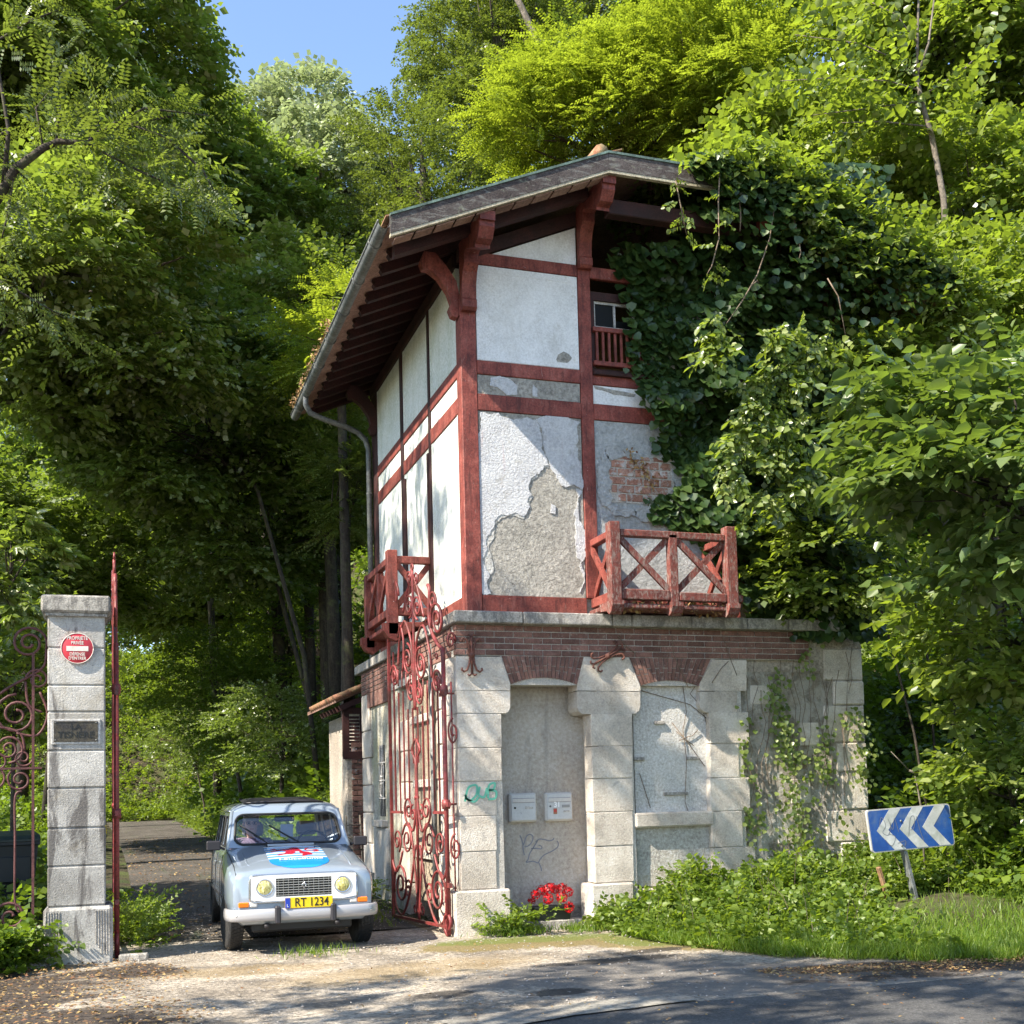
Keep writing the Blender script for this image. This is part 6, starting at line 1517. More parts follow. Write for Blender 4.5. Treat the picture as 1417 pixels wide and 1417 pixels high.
tree('hazel_shrub', 'bright green bush right of the ivy, level with the attic window', 'shrub', 1290, 440, 150, 110, 16.5, 1.3, 'linden', M['hazel'], 40, 32, 1.05, seed=19, clumpf=.36, group=H3, trunk_r=.06)
tree('hazel_shrub', 'sunlit bush right of the balcony', 'shrub', 1180, 590, 115, 120, 15.2, 1.0, 'linden', M['hazel'], 36, 34, .95, seed=20, trunk=(1290, 900), limbs=False, clumpf=.36, group=H3, trunk_r=.015)
tree('hazel_shrub', 'bush overhanging the right end of the stone wall', 'shrub', 1150, 775, 105, 80, 14.2, .7, 'linden', M['hazel'], 28, 36, .85, seed=21, trunk=(1290, 1000), limbs=False, clumpf=.38, group=H3, trunk_r=.015)
tree('beech_tree', 'nearer cool-green branch of leaves at the right edge, level with the balcony', 'tree', 1360, 640, 140, 180, 11.2, .9, 'big', M['hazel_cool'], 36, 24, 1.05, two=True, trunk=(1640, 1100), trunk_r=.06, seed=22, clumpf=.30)
tree('beech_tree', 'dark overhanging leaves above the chevron sign', 'tree', 1375, 880, 105, 85, 12.5, .8, 'big', M['hazel'], 22, 26, .95, two=True, trunk=(1640, 1100), trunk_r=.06, seed=23, clumpf=.36)
tree('elder_shrub', 'leafy shrub behind the chevron sign at the right edge', 'shrub', 1400, 1075, 75, 85, 13.0, .7, 'big', M['hazel'], 18, 28, .8, two=True, seed=24, clumpf=.40, trunk_r=.05)
tree('linden_tree', 'tall tree beyond the end of the drive, above the gate leaf tip', 'tree', 210, 640, 150, 120, 44, 2.5, 'linden', M['linden'], 40, 14, 2.1, trunk=(340, 1000), trunk_r=.16, seed=51, clumpf=.42, group=H1)
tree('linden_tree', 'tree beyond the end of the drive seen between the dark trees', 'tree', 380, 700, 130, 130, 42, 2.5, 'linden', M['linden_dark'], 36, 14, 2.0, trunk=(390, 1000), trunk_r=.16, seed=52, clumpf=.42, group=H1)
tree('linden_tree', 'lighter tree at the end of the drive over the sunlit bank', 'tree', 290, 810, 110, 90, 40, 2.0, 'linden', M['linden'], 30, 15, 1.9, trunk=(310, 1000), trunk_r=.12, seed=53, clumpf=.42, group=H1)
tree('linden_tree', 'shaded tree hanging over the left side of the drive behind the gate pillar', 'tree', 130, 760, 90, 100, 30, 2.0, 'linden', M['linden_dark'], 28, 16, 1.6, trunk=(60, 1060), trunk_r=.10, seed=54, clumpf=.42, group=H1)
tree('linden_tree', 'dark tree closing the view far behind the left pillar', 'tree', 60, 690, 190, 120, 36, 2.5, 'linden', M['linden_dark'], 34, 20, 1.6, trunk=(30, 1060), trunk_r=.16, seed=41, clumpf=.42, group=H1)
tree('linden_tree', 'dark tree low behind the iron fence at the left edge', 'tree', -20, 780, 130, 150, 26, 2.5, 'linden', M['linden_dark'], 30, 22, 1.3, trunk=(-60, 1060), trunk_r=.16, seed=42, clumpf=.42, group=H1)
tree('chestnut_sapling', 'young tree with drooping fingered leaves at the left edge above the fence', 'tree', 15, 800, 62, 75, 13.5, .6, 'chestnut', M['linden'], 12, 18, .9, two=True, trunk=(-20, 1200), trunk_r=.04, seed=43, clumpf=.5)
tree('laurel_shrub', 'bright shrub behind the iron fence scrolls', 'shrub', 20, 930, 75, 90, 14.8, .7, 'big', M['hazel'], 18, 24, .9, two=True, seed=44, clumpf=.42, trunk_r=.03)
tree('bank_shrub', 'sunlit shrub on the bank right of the drive, above the car roof', 'shrub', 300, 960, 75, 85, 29, 1.5, 'fine', M['under'], 30, 24, 1.4, trunk=(340, 1000), seed=45, clumpf=.42, trunk_r=.05)
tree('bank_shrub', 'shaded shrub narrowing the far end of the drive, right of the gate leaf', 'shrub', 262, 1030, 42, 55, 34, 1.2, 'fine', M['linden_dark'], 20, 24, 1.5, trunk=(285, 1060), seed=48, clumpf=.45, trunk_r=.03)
tree('bank_shrub', 'sunlit shrub at the foot of the slim trunks', 'shrub', 400, 860, 60, 80, 31, 1.5, 'fine', M['under'], 22, 20, 1.5, seed=46, clumpf=.45, trunk_r=.05)
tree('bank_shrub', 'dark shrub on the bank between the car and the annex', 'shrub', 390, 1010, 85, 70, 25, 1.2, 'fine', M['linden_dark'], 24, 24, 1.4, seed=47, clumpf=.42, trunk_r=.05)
# slender sapling with visible stem on the hillside
def sapling():
    D0 = 17.0; base = at(1308, 300, D0); z0 = float(zt(base[0], base[1]))
    r = empty('sapling', (float(base[0]), float(base[1]), z0)); tag(r, 'slender forked sapling with bare grey stem on the bright hillside at upper right', 'tree')
    O = np.array([base[0], base[1], z0]); b = MB()
    L_ = lambda *p: [tuple(at(px, py, D0)-O) for px, py in p]
    b.tube([(0, 0, -.2)]+L_((1306, 275), (1290, 190), (1275, 140), (1269, 105)), [.05, .045, .04, .035, .03], 7)
    b.tube(L_((1269, 105), (1270, 40), (1272, -30)), [.022, .018, .012], 6); b.tube(L_((1269, 105), (1285, 60), (1295, -20)), [.022, .016, .01], 6)
    tw = [((1269, 107), (1235, 80), (1190, 60), (1100, 48)), ((1272, 125), (1230, 112), (1150, 108), (1080, 112)), ((1275, 140), (1200, 150), (1120, 160)), ((1285, 175), (1220, 168), (1160, 170)), ((1280, 130), (1330, 100), (1370, 60)), ((1270, 60), (1240, 20), (1200, 0))]
    P_ = []; A_ = []
    for t in tw:
        q = L_(*t); b.tube(q, [.014]+[.010]*(len(q)-2)+[.005], 5)
        for i in range(len(q)-1):
            for k in range(9):
                s = rng.random(); p = np.array(q[i])*(1-s)+np.array(q[i+1])*s; P_.append(p+rng.normal(size=3)*.05); d = np.array(q[i+1])-np.array(q[i]); A_.append(d/np.linalg.norm(d)+rng.normal(size=3)*.6)
    b.build('trunk', M['bark_pale'], r, fix=False)
    leafobj('crown', [place_sprays(np.array(P_), np.array(A_), 'big', .9, True)], M['hazel'], r)['kind'] = 'stuff'
sapling()
# bare trunks on the top of the hill
for i, (pts, dep, r_) in enumerate([([(776, 110), (758, 80), (740, 50), (722, 10), (700, -30)], 26, .10), ([(962, 70), (952, 40), (945, 0), (940, -40)], 28, .12), ([(895, 60), (890, 20), (886, -30)], 30, .12), ([(1014, 60), (1010, 20), (1006, -30)], 29, .09)]):
    base = at(pts[0][0]+8, pts[0][1]+200, dep); z0 = float(zt(base[0], base[1])); t = empty('bare_trunk', (float(base[0]), float(base[1]), z0))
    tag(t, ['bent pale bare trunk right above the ridge tile', 'leaning dark trunk at the top edge above the roof fascia', 'straight thin trunk between the two brighter trunks at the top edge', 'thin straight trunk at the top edge, rightmost of the bare ones'][i], 'tree')
    O = np.array([base[0], base[1], z0])
    part('trunk', lambda b: b.tube([(0, 0, -.2)]+[tuple(at(x, y, dep)-O) for x, y in pts], [r_*1.3]+[r_*(1-.1*k) for k in range(len(pts))], 7), M['bark_pale'] if i == 0 else M['bark'], t)
# dark slim trunks in the wood behind the car
TL = ['slim dark trunk half hidden behind the car roof, left of centre', 'slim dark trunk between the car roof and the annex', 'thickest of the slim trunks, just left of the downpipe', 'slim dark trunk nearest the downpipe', 'slim trunk farthest left of the wood behind the car', 'slim trunk in the middle of the wood behind the car']
for i, (x0, y0, x1, y1, dep, r_) in enumerate([(372, 1030, 366, 760, 33, .12), (432, 1010, 424, 740, 30, .14), (455, 1030, 446, 720, 28, .17), (474, 1010, 470, 700, 31, .12), (300, 1000, 290, 800, 36, .12), (405, 1000, 398, 760, 37, .10)]):
    base = at(x0, y0, dep); z0 = float(zt(base[0], base[1])); t = empty('tree_trunk', (float(base[0]), float(base[1]), z0))
    tag(t, TL[i], 'tree trunk', 'slim trunks in the wood behind the car')
    O = np.array([base[0], base[1], z0])
    part('trunk', lambda b: b.tube([(0, 0, -.5), tuple(at(x0, y0, dep)-O), tuple(at(x1, y1, dep)-O), tuple(at(x1-8, y1-160, dep)-O)], [r_*1.2, r_, r_*.85, r_*.6], 7), M['bark'], t)

# ---- overhanging branch at the upper left (near tree just outside the frame)
def branch():
    D0 = 10.5; r = empty('overhanging_branch', tuple(float(v) for v in at(-300, 700, D0)))
    O = at(-300, 700, D0); r.location.z = 0; O[2] = 0
    tag(r, 'near robinia tree at the left edge with dark crooked branch reaching across the upper left', 'tree')
    L_ = lambda *p: [tuple(at(px, py, D0+dd)-O) for px, py, dd in p]; b = MB()
    b.tube([(0, 0, -.2)]+L_((-300, 700, 0), (-180, 480, 0), (-60, 360, 0), (5, 262, 0), (20, 235, 0), (60, 205, 0), (80, 196, 0), (122, 198, 0), (140, 180, 0), (180, 172, 0), (240, 160, .1)), [.2, .13, .09, .06, .045, .042, .032, .028, .024, .018, .014, .008], 7)
    b.tube(L_((5, 262, 0), (12, 180, 0), (0, 110, 0), (-10, 40, 0)), [.03, .02, .015, .01], 6)
    subs = [((122, 198, 0), (150, 215, 0), (200, 240, 0), (260, 265, -.1)), ((78, 196, 0), (80, 170, 0), (85, 130, .1)), ((122, 198, 0), (128, 180, 0), (140, 165, 0)), ((180, 172, 0), (230, 190, 0), (280, 235, 0), (300, 270, 0)), ((20, 235, 0), (10, 300, 0), (0, 340, 0)), ((140, 180, 0), (200, 150, 0), (290, 160, 0)), ((60, 205, 0), (50, 150, .1), (90, 100, .2)), ((-60, 360, 0), (20, 400, 0), (90, 440, 0)), ((-10, 60, 0), (40, 30, 0), (90, 10, 0)), ((10, 180, 0), (-20, 200, 0), (40, 250, 0))]
    P_ = []; A_ = []
    for t in subs:
        q = L_(*t); b.tube(q, [.012]*(len(q)-1)+[.004], 5)
        for i in range(len(q)-1):
            for k in range(11):
                s = rng.random(); p = np.array(q[i])*(1-s)+np.array(q[i+1])*s
                P_.append(p+rng.normal(size=3)*.07); d = np.array(q[i+1])-np.array(q[i]); A_.append(d/np.linalg.norm(d)*.6+rng.normal(size=3)*.5+np.array([0, 0, -.15]))
    b.build('trunk', M['bark'], r, fix=False)
    leafobj('crown', [place_sprays(np.array(P_), np.array(A_), 'robinia', 1.1)], M['acacia_mid'], r)['kind'] = 'stuff'
branch()
# tree outside the left edge: shades the drive with dapples
def offtree(name, label, c, rad, kind, mat, ncl, dens, scale, seed, trunk_r=.18, foot=None, R0r=(.5, 1.0)):
    global rng
    rng = np.random.default_rng(seed)
    foot = foot or (c[0], c[1]); z0 = float(zt(foot[0], foot[1])); O = np.array([foot[0], foot[1], z0]); c = np.array(c, float); rad = np.array(rad, float)
    r = empty(name, tuple(O)); tag(r, label, 'tree'); pr = []; b = MB(); top = Vector(c-O)
    b.tube([(0, 0, -.2), tuple(top*.5), tuple(top), tuple(top+Vector((0, 0, rad[2]*.6)))], [trunk_r, trunk_r*.8, trunk_r*.5, .03], 8)
    for i in range(ncl):
        d = rng.normal(size=3); d /= np.linalg.norm(d); p = c+d*rad*rng.uniform(.3, 1)**.5; R0 = rng.uniform(*R0r)
        P_, D = shell_points(p, np.array([R0*1.2, R0*1.2, R0*.6]), int(4*math.pi*R0*R0*.8*dens)+6)
        A_ = D+rng.normal(size=D.shape)*.3; A_[:, 2] = A_[:, 2]*.4-.1; pr.append(place_sprays(P_-O, A_, kind, scale))
        b.tube([tuple(top*.8), tuple((top*.8).lerp(Vector(p-O), .5)+Vector((0, 0, .1))), tuple(p-O)], [trunk_r*.4, trunk_r*.2, .015], 5)
    leafobj('crown', pr, mat, r)['kind'] = 'stuff'; b.build('trunk', M['bark'], r, fix=False)
offtree('linden_tree', 'linden just outside the left edge, its lowest leaves over the iron fence', (-10.6, 3.2, 6.6), (2.6, 2.6, 2.3), 'linden', M['linden'], 30, 22, 1.3, 101)
offtree('linden_tree', 'roadside linden left of the camera that shades the forecourt', (-8.6, -7.6, 7.6), (3.4, 2.4, 2.4), 'linden', M['linden'], 13, 10, 1.4, 102)
offtree('dapple_tree', 'tall thin-leaved tree added out of view on the left to dapple the white side wall', (-11.0, .9, 13.6), (2.2, 2.2, 2.4), 'linden', M['linden'], 11, 6, 1.5, 103, foot=(-12.0, .5))  # unseen sparse crown, placed and shaped to dapple the side wall

# ================================================================ IVY on the house
def ivy():
    global rng
    rng = np.random.default_rng(5); r = empty('ivy', (3.0, .0, 3.52)); tag(r, 'thick dark climbing ivy covering the right half of the front and the roof edge', 'climbing plant')
    O = np.array([3.0, 0, 3.52]); V = []; P_ = []; D = []; N_ = []; L = []
    # boundary (photo px) of the ivy mass on the wall plane: left edge x as function of y
    ys_e = [232, 262, 300, 345, 375, 420, 470, 520, 560, 585, 615, 640, 665, 690, 715, 740, 800, 860]; xs_e = [945, 915, 880, 850, 858, 875, 872, 878, 900, 912, 908, 935, 960, 900, 905, 960, 1015, 1040]
    n = 0; cand = 15000
    for i in range(cand):
        px = rng.uniform(840, 1230); py = rng.uniform(225, 880)
        e = np.interp(py, ys_e, xs_e)+rng.normal()*6
        if px < e: continue
        if px > 1130+ (py-400)*.15 and rng.random() < .5: continue
        # void under the roof edge right of the purlin end
        if px < 930 and py < 335 and not (py < 300 and px > 925): continue
        u = (px-e)/200.0; bulge = .05+.55*min(1, u)+.14*math.sin(px*.045+2*math.sin(py*.03))+.10*math.sin(py*.06+px*.02)
        y = -(max(.02, bulge)*rng.uniform(.45, 1.0))
        if py < 300: y -= .5*min(1, u*2)
        q = on(px, py, 1, y)
        P_.append(q-O); D.append((rng.normal()*.5, -.35+rng.normal()*.3, -.8)); N_.append((rng.normal()*.35, -1, .75+rng.normal()*.35)); L.append(rng.uniform(.07, .135))
    P_ = np.array(P_); D = np.array(D); N_ = np.array(N_); L = np.array(L)
    # ivy leaf: five-cornered blade = two quads
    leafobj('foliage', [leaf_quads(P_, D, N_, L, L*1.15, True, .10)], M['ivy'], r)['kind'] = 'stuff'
    # sprigs in a paler leaf colour that paints sun onto the ivy
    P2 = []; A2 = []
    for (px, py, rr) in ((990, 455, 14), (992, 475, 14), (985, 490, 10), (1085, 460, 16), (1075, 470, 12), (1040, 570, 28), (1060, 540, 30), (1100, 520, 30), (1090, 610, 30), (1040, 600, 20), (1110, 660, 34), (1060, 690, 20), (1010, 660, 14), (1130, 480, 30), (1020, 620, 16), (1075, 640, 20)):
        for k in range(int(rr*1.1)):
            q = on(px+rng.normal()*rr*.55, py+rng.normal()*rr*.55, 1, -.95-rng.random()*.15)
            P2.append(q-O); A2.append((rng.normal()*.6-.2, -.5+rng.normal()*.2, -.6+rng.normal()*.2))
    leafobj('sun_toned_sprigs', [place_sprays(np.array(P2), np.array(A2), 'linden', .8, True)], M['hazel'], r)['kind'] = 'stuff'
    # hanging stems
    def hang(pts, y, leaves, lm='ivy', sc=.7):
        q = [tuple(on(a, c, 1, y)-O) for a, c in pts]; part('hanging_stem', lambda b: b.tube(q, [.008]*(len(q)-1)+[.004], 5), M['vine'], r)
        if leaves:
            Pp = []; Aa = []
            for i in range(len(q)-1):
                for k in range(leaves):
                    s = rng.random(); Pp.append(np.array(q[i])*(1-s)+np.array(q[i+1])*s+rng.normal(size=3)*.03); Aa.append((rng.normal(), -.3, -.6))
            leafobj('stem_leaves', [place_sprays(np.array(Pp), np.array(Aa), 'linden', sc, True)], M[lm], r)['kind'] = 'stuff'
    hang([(935, 250), (940, 275), (945, 300), (950, 325)], -1.0, 4, 'hazel', .5)
    hang([(996, 235), (994, 280), (995, 330), (985, 368), (978, 380)], -1.15, 4, 'hazel', .5)
    hang([(1072, 285), (1065, 330), (1048, 380), (1028, 415), (1005, 448)], -1.1, 0); hang([(1040, 395), (1048, 388), (1050, 392)], -1.1, 0)
    hang([(1098, 300), (1106, 335), (1108, 350), (1104, 365)], -1.1, 0); hang([(1145, 385), (1160, 410), (1172, 475)], -1.1, 0); hang([(1022, 260), (1025, 300), (1024, 320)], -1.05, 0)
    hang([(1170, 500), (1178, 530), (1170, 560), (1180, 590)], -1.1, 0)
ivy()
# roof-edge creeper and foliage over the hidden right half of the roof
def roofgreen():
    global rng
    rng = np.random.default_rng(6); r = empty('roof_creeper', (3.6, -.3, 8.4)); tag(r, 'mat of creeper spilling over the right half of the roof edge', 'climbing plant'); O = np.array([3.6, -.3, 8.4]); P_ = []; A_ = []
    for i in range(5200):
        x = rng.uniform(2.2, 6.6); y = rng.uniform(-1.1, 1.6); z = (zr(x) if x > 3.6 else 8.62)+rng.uniform(-.05, .35)*min(1, (x-2.2)) + max(0, y+.85)*.2
        if x < 3.0 and rng.random() > (x-2.3)*1.2: continue
        if y < -.85: z -= rng.uniform(-.1, .65)*min(1, max(.25, x-3))
        P_.append(np.array([x, y, z])-O); A_.append((rng.normal()*.6, -.6+rng.normal()*.4, rng.normal()*.3-.1))
    leafobj('foliage', [place_sprays(np.array(P_), np.array(A_), 'linden', .85)], M['hazel'], r)['kind'] = 'stuff'
roofgreen()
def roofivy():
    global rng
    rng = np.random.default_rng(61); r = empty('roof_edge_ivy', (3.6, -.85, 8.3)); tag(r, 'dark ivy hanging in a fringe from the right half of the roof edge', 'climbing plant'); O = np.array([3.6, -.85, 8.3])
    n = 3000; x = 2.5+3.4*rng.random(n)**1.3; z = np.where(x > 3.6, zr_np(x), 8.62)+.03-rng.gamma(1.2, .24, n)*np.clip((x-2.4)*.9, .15, 1.0)*np.clip((6.2-x)*.7, .2, 1)
    P_ = np.stack([x, -.93-rng.random(n)*.22, z], 1)-O; L = rng.uniform(.06, .12, n)
    leafobj('foliage', [leaf_quads(P_, np.stack([rng.normal(size=n)*.5, -.35+rng.normal(size=n)*.3, -.8+0*L], 1), np.stack([rng.normal(size=n)*.35, -1+0*L, .8+rng.normal(size=n)*.35], 1), L, L*1.1, True, .1)], M['ivy'], r)['kind'] = 'stuff'
def zr_np(x): return 7.56+SL*(6.08-x)
roofivy()
# small ivy on the ground-floor wall
def wallivy():
    global rng
    rng = np.random.default_rng(8); r = empty('wall_ivy', (3.9, -.2, 0)); tag(r, 'thin ivy and dry creeper stems on the right end of the stone wall', 'climbing plant'); O = np.array([3.9, -.2, 0])
    P_ = []; L = []
    def strand(pts, w, n):
        for i in range(len(pts)-1):
            for k in range(n):
                s = rng.random(); px = pts[i][0]*(1-s)+pts[i+1][0]*s+rng.normal()*w; py = pts[i][1]*(1-s)+pts[i+1][1]*s+rng.normal()*w
                P_.append(on(px, py, 1, -.19-rng.random()*.07)-O); L.append(rng.uniform(.035, .065))
    strand([(1080, 935), (1070, 970), (1085, 1010), (1105, 1060)], 8, 60); strand([(1085, 1010), (1100, 1090), (1115, 1140), (1095, 1180)], 12, 70)
    strand([(1075, 1000), (1090, 1100), (1110, 1170)], 9, 60); strand([(1140, 1010), (1135, 1060), (1150, 1075)], 9, 50); strand([(1190, 990), (1195, 1040), (1190, 1090)], 9, 60)
    strand([(1165, 985), (1185, 1000)], 8, 30); strand([(1030, 990), (1030, 1050), (1050, 1100), (1055, 1150)], 5, 24); strand([(1040, 1115), (1040, 1160)], 6, 40); strand([(1110, 900), (1125, 940)], 5, 16); strand([(1100, 920), (1130, 880)], 6, 10)
    strand([(1165, 1120), (1170, 1180)], 5, 18)
    P_ = np.array(P_); n = len(P_); L = np.array(L)
    leafobj('foliage', [leaf_quads(P_, np.stack([rng.normal(size=n)*.5, -.3+0*L, -.8+0*L], 1), np.stack([rng.normal(size=n)*.4, -1+0*L, .6+rng.normal(size=n)*.4], 1), L, L*1.1, True, .1)], M['hazel'], r)['kind'] = 'stuff'
    b = MB()
    def st_(pts, w=.005, y=-.165):
        b.tube([tuple(on(a, c, 1, y+random.uniform(-.01, .0))-O) for a, c in pts], w, 4)
    for x0 in range(1035, 1185, 9):
        x = x0; pts = []
        for yy in range(random.randint(890, 960), random.randint(1050, 1190), 22): pts.append((x, yy)); x += random.uniform(-7, 7)
        if len(pts) > 1: st_(pts, .004)
    for pts in ([(945, 950), (950, 985), (945, 1010), (950, 1050), (948, 1110), (955, 1130)], [(885, 955), (920, 965), (955, 975), (985, 1000)], [(930, 1000), (950, 1025), (975, 1060)], [(965, 945), (955, 960), (972, 980), (982, 1020), (983, 1060), (985, 1100)], [(855, 880), (868, 895), (880, 905)], [(930, 880), (932, 905), (945, 935), (952, 950)], [(1000, 880), (1010, 910), (1020, 935)], [(985, 945), (998, 925), (1008, 915)], [(940, 1025), (950, 1020), (958, 1018), (966, 1010)], [(936, 1012), (950, 1024), (960, 1032)], [(885, 1070), (893, 1095), (900, 1118)]):
        st_(pts, .0045, -.12 if 880 < pts[0][0] < 985 and pts[0][1] > 940 else -.21)
    b.build('stems', M['vine'], r)['kind'] = 'stuff'
    # dried creeper by the bare brick
    P3 = np.array([on(868+rng.normal()*4+s*40, 625+s*50+rng.normal()*5, 1, -.04-rng.random()*.05)-O for s in rng.random(90)]); n = len(P3)
    leafobj('dry_leaves', [leaf_quads(P3, rng.normal(size=(n, 3)), rng.normal(size=(n, 3))+np.array([0, -1, 0]), np.full(n, .05), np.full(n, .03))], M['deadleaf'], r)['kind'] = 'stuff'
wallivy()
def gardenlitter():
    # dry leaves on the front balcony and in the gutter
    n = 260; P_ = np.stack([rng.uniform(1.7, 3.0, n), rng.uniform(-.6, -.34, n), 3.53+rng.random(n)*.12], 1)
    o = leafobj('dry_leaf_litter', [leaf_quads(P_, rng.normal(size=(n, 3)), rng.normal(size=(n, 3)), np.full(n, .07), np.full(n, .04))], M['deadleaf'], None); tag(o, kind='stuff')
    m_ = 300; P_ = np.stack([-1.12+rng.normal(size=m_)*.03, rng.uniform(2.0, 5.4, m_), 7.52+rng.random(m_)*.07], 1)
    o = leafobj('dry_leaf_litter', [leaf_quads(P_, rng.normal(size=(m_, 3)), rng.normal(size=(m_, 3)), np.full(m_, .06), np.full(m_, .03))], M['deadleaf'], None); tag(o, kind='stuff')
gardenlitter()

# ================================================================ UNDERGROWTH (nobody could count it)
def cover(name, pts_fn, n, kind, mat, scale, hmax, seed, two=False, upw=.9):
    global rng
    rng = np.random.default_rng(seed); X, Y, hh = pts_fn(n)
    Z = zt(X, Y)+hh; A_ = rng.normal(size=(len(X), 3))*.6; A_[:, 2] = upw*.3+rng.normal(size=len(X))*.25
    o = leafobj(name, [place_sprays(np.stack([X, Y, Z], 1), A_, kind, scale, two)], mat, None); tag(o, kind='stuff'); return o
# nettles on the verge right of the doorway
def verge(n):
    X = rng.uniform(1.3, 8.6, n); Y = rng.uniform(-4.4, -.25, n)
    edge = np.interp(X, [1.3, 1.45, 1.9, 2.6, 3.4, 5, 8.6], [-.6, -1.8, -3.1, -3.7, -4.2, -4.3, -4.3])
    k = (Y > edge+.25); X, Y, edge = X[k], Y[k], edge[k]
    w = sst(3.0, 3.9, X)*sst(5.5, 4.9, X); y0 = -1.75*w+(-2.7)*(1-w)
    top = .04+.62*sst(0, 1, (Y-y0)/(.9+.7*(1-w)))
    top = np.where(X < 2.2, np.minimum(top, .03+.20*sst(-1.9, -.5, Y)), top*.85)*(.72+.38*np.sin(X*2.9+Y*1.9)*np.sin(X*1.3-Y*3.1))
    kp0 = ~((X > 3.7) & (X < 4.85) & (Y < -1.6))
    X, Y, top, y0 = X[kp0], Y[kp0], top[kp0], y0[kp0]
    kp = (Y > y0-.1) | (np.sin(X*4.1+np.sin(Y*3)*2)*np.sin(Y*3.7+X) > .35) | (X < 2.6)
    X, Y, top = X[kp], Y[kp], top[kp]
    return X, Y, rng.uniform(.25, 1, len(X))*top
cover('nettle_bed', verge, 14000, 'linden', M['nettle'], .52, .5, 21, True)
def verge2(n):
    X, Y, h = verge(n); return X, Y, h*1.08
cover('broad_leaf_weeds', verge2, 1000, 'big', M['nettle'], .62, .5, 210, True)
def verge3(n):
    X, Y, h = verge(n); return X, Y, h*.9
cover('fine_weeds', verge3, 6500, 'fine', M['under'], .9, .5, 211)
def stalks():
    global rng
    rng = np.random.default_rng(212); X, Y, h = verge(420); b = MB()
    for x, y, t in zip(X, Y, h):
        if rng.random() < .5: continue
        z = float(zt(x, y)); L_ = .25+t*1.2+rng.random()*.25; dx, dy = rng.normal()*.12, rng.normal()*.12
        b.tube([(x, y, z), (x+dx*.4, y+dy*.4, z+L_*.6), (x+dx, y+dy, z+L_)], [.004, .003, .0015], 3, False)
    o = b.build('dry_stalks', M['vine'], None, fix=False); tag(o, kind='stuff')
stalks()
def hillpts(n):
    X = rng.uniform(4.9, 15, n); Y = rng.uniform(-3, 14, n); k = X > 5.15; X, Y = X[k], Y[k]
    return X, Y, rng.random(len(X))*.7
cover('hillside_undergrowth', hillpts, 12000, 'linden', M['under'], 1.1, .6, 22)
def backpts(n):
    X = rng.uniform(-1, 22, n); Y = rng.uniform(8, 34, n); k = (X > drive_cx(Y)+1.5)
    return X[k], Y[k], rng.random(k.sum())*.9
cover('hillside_undergrowth', backpts, 16000, 'linden', M['under'], 1.5, .8, 23)
def bankpts(n):
    Y = rng.uniform(9, 34, n); X = drive_cx(Y)+1.2+rng.uniform(0, 3.4, n); return X, Y, rng.random(n)*.55
cover('bank_undergrowth', bankpts, 9000, 'fine', M['nettle'], 1.2, .5, 24)
def leftpts(n):
    X = rng.uniform(-16, -4.4, n); Y = rng.uniform(.4, 34, n); k = X < drive_cx(Y)-drive_w(Y)-.1
    X, Y = X[k], Y[k]; return X, Y, rng.random(len(X))*.55
cover('shaded_undergrowth', leftpts, 11000, 'linden', M['under'], 1.1, .5, 25)
def farwall(n):
    X = rng.uniform(-16, 12, n); Y = rng.uniform(41, 52, n); return X, Y, rng.random(n)*6.5
cover('far_thicket', farwall, 9000, 'linden', M['linden'], 2.2, 5, 26)
def farbank(n):
    X = rng.uniform(-12, 6, n); Y = rng.uniform(31, 41, n); return X, Y, rng.random(n)*.4
cover('far_sunlit_bank', farbank, 20000, 'fine', M['nettle'], 1.8, 5, 261)
# weeds in front of the left fence, fern by the pillar, tuft by the doorway
def weedl(n):
    X = rng.uniform(-6.5, -4.25, n); Y = rng.uniform(-1.5, -.42, n); k = Y > -.55-(-4.2-X)*.75; X, Y = X[k], Y[k]; return X, Y, rng.random(len(X))*.34
cover('weeds', weedl, 1500, 'linden', M['under'], .65, .3, 27, True)
def weedf(n): X = rng.normal(-3.50, .14, n); Y = rng.normal(1.3, .5, n); return X, Y, rng.random(n)*.38
cover('fern_weeds', weedf, 380, 'fine', M['nettle'], .9, .3, 28, True)
def weedt(n): X = rng.normal(.33, .17, n); Y = rng.normal(-.36, .07, n); return X, Y, rng.random(n)*.26
cover('doorway_weeds', weedt, 110, 'linden', M['nettle'], .45, .3, 29, True)
def weedg(n): X = rng.normal(-.75, .12, n); Y = rng.normal(3.2, .5, n); return X, Y, rng.random(n)*.3
cover('weeds_by_the_gate', weedg, 260, 'fine', M['nettle'], .8, .3, 30, True)
# grass blades
def grassblades(name, X, Y, Z, Lm, mat, seed):
    global rng
    rng = np.random.default_rng(seed); n = len(X); d = np.stack([rng.normal(size=n)*.45, rng.normal(size=n)*.45, np.ones(n)], 1)
    o = leafobj(name, [leaf_quads(np.stack([X, Y, Z], 1), d, rng.normal(size=(n, 3)), rng.uniform(.5, 1.2, n)*Lm, np.full(n, .009), False, .12)], mat, None); tag(o, kind='stuff')
rng = np.random.default_rng(31)
n = 44000; X = rng.uniform(1.35, 8.5, n); edge = np.interp(X, [1.3, 1.45, 1.9, 2.6, 3.4, 5, 8.6], [-.6, -1.8, -3.1, -3.7, -4.2, -4.3, -4.3])
Y = edge+rng.gamma(1.6, .42, n)-.24-.05*np.sin(X*5)+.06*np.sin(X*13); grassblades('verge_grass', X, Y, zt(X, Y), .15, M['grass'], 32)
n = 3000; X = rng.normal(-2.5, .5, n); Y = rng.normal(-1.0, .3, n); 
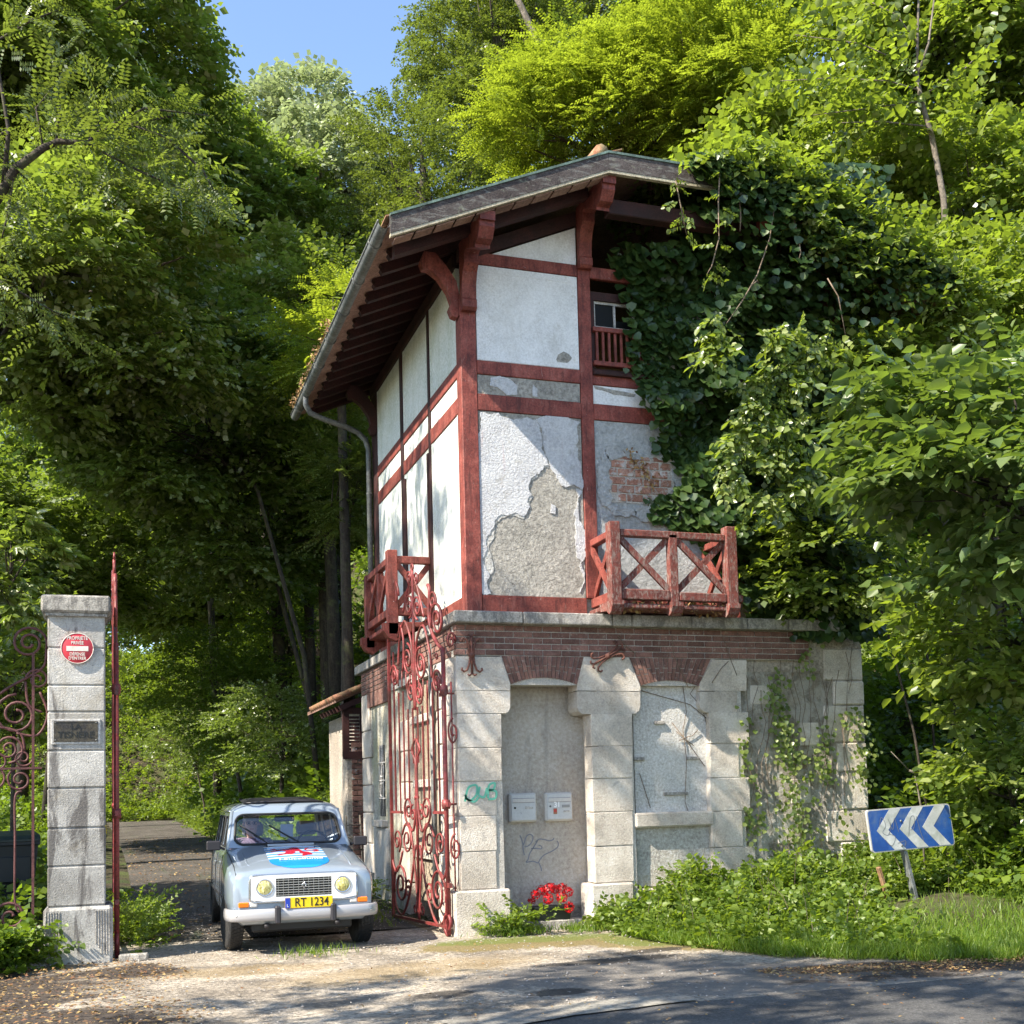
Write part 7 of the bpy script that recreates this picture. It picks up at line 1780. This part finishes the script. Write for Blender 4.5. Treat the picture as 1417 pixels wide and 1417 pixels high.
X = np.concatenate([rng.normal(.35, .2, 500), rng.normal(-.7, .15, 700), rng.uniform(.9, 1.5, 500), rng.normal(-1.9, .2, 160)]); Y = np.concatenate([rng.normal(-.38, .06, 500), rng.normal(3.0, .7, 700), rng.normal(-.45, .12, 500), rng.normal(-.95, .1, 160)])
grassblades('grass_tufts', X, Y, np.zeros(len(X)), .12, M['grass'], 33)
# fallen leaves on the ground
rng = np.random.default_rng(34)
def litter(name, X, Y, s=.035, seed=35, mat='deadleaf', z=.028):
    n = len(X); P_ = np.stack([X, Y, np.zeros(n)+z+rng.random(n)*.01], 1); d = rng.normal(size=(n, 3)); d[:, 2] *= .12; nn = rng.normal(size=(n, 3))*.25; nn[:, 2] += 1
    L = rng.uniform(.5, 1.3, n)*s; o = leafobj(name, [leaf_quads(P_, d, nn, L, L*.6, False, .08)], M[mat], None); tag(o, kind='stuff')
n = 5200; X = rng.uniform(1.2, 9, n); Y = -4.25-rng.gamma(1.5, .18, n)+.1+.22*np.clip(2.6-X, 0, 1.3); litter('fallen_leaves', X, Y)
n = 3600; X = rng.uniform(-6.0, -3.0, n); Y = rng.uniform(-4.2, -.45, n); k = X < -3.3+.25*np.sin(Y*3)-.35*(-1-Y)*0; litter('fallen_leaves', X[k], Y[k], .04)
n = 2600; X = rng.uniform(-3.5, -.9, n); Y = rng.uniform(.9, 20, n); dz = drive_z(Y); P0 = len(X); litter('fallen_leaves', X, Y, .05, z=dz+.03)
n = 1500; X = rng.uniform(-3.5, 6, n); Y = rng.uniform(-7.5, .5, n); litter('fallen_leaves', X, Y, .03)
# grit and pebbles on the forecourt
def pebbles():
    n = 5000; X = rng.uniform(-3.7, 1.4, n); Y = rng.uniform(-4.8, 3.5, n); k = rng.random(n) < np.where(Y > -.8, 1, .35); X, Y = X[k], Y[k]; n = len(X); s = rng.uniform(.004, .014, n)
    t = np.array([[1, 0, 0], [-1, 0, 0], [0, 1, 0], [0, -1, 0], [0, 0, .7], [0, 0, -.7]])+0.0; P_ = np.stack([X, Y, np.where(Y > .8, .03*(Y-.8)+.02, .01)], 1)
    V = (P_[:, None]+t[None]*s[:, None, None]*rng.uniform(.6, 1.3, (n, 6, 1))).reshape(-1, 3); f8 = np.array([[0, 2, 4, 4], [2, 1, 4, 4], [1, 3, 4, 4], [3, 0, 4, 4]])
    F3 = np.array([[0, 2, 4], [2, 1, 4], [1, 3, 4], [3, 0, 4]]); F_ = (np.arange(n)[:, None, None]*6+F3[None]).reshape(-1, 3)
    o = mesh_np('gravel', V, F_, surf('grit', [(.2, .18, .16), (.42, .38, .34)], 20, .9, .2, 60)); tag(o, kind='stuff')
pebbles()
print('LEAF TRIS', TOT[0])
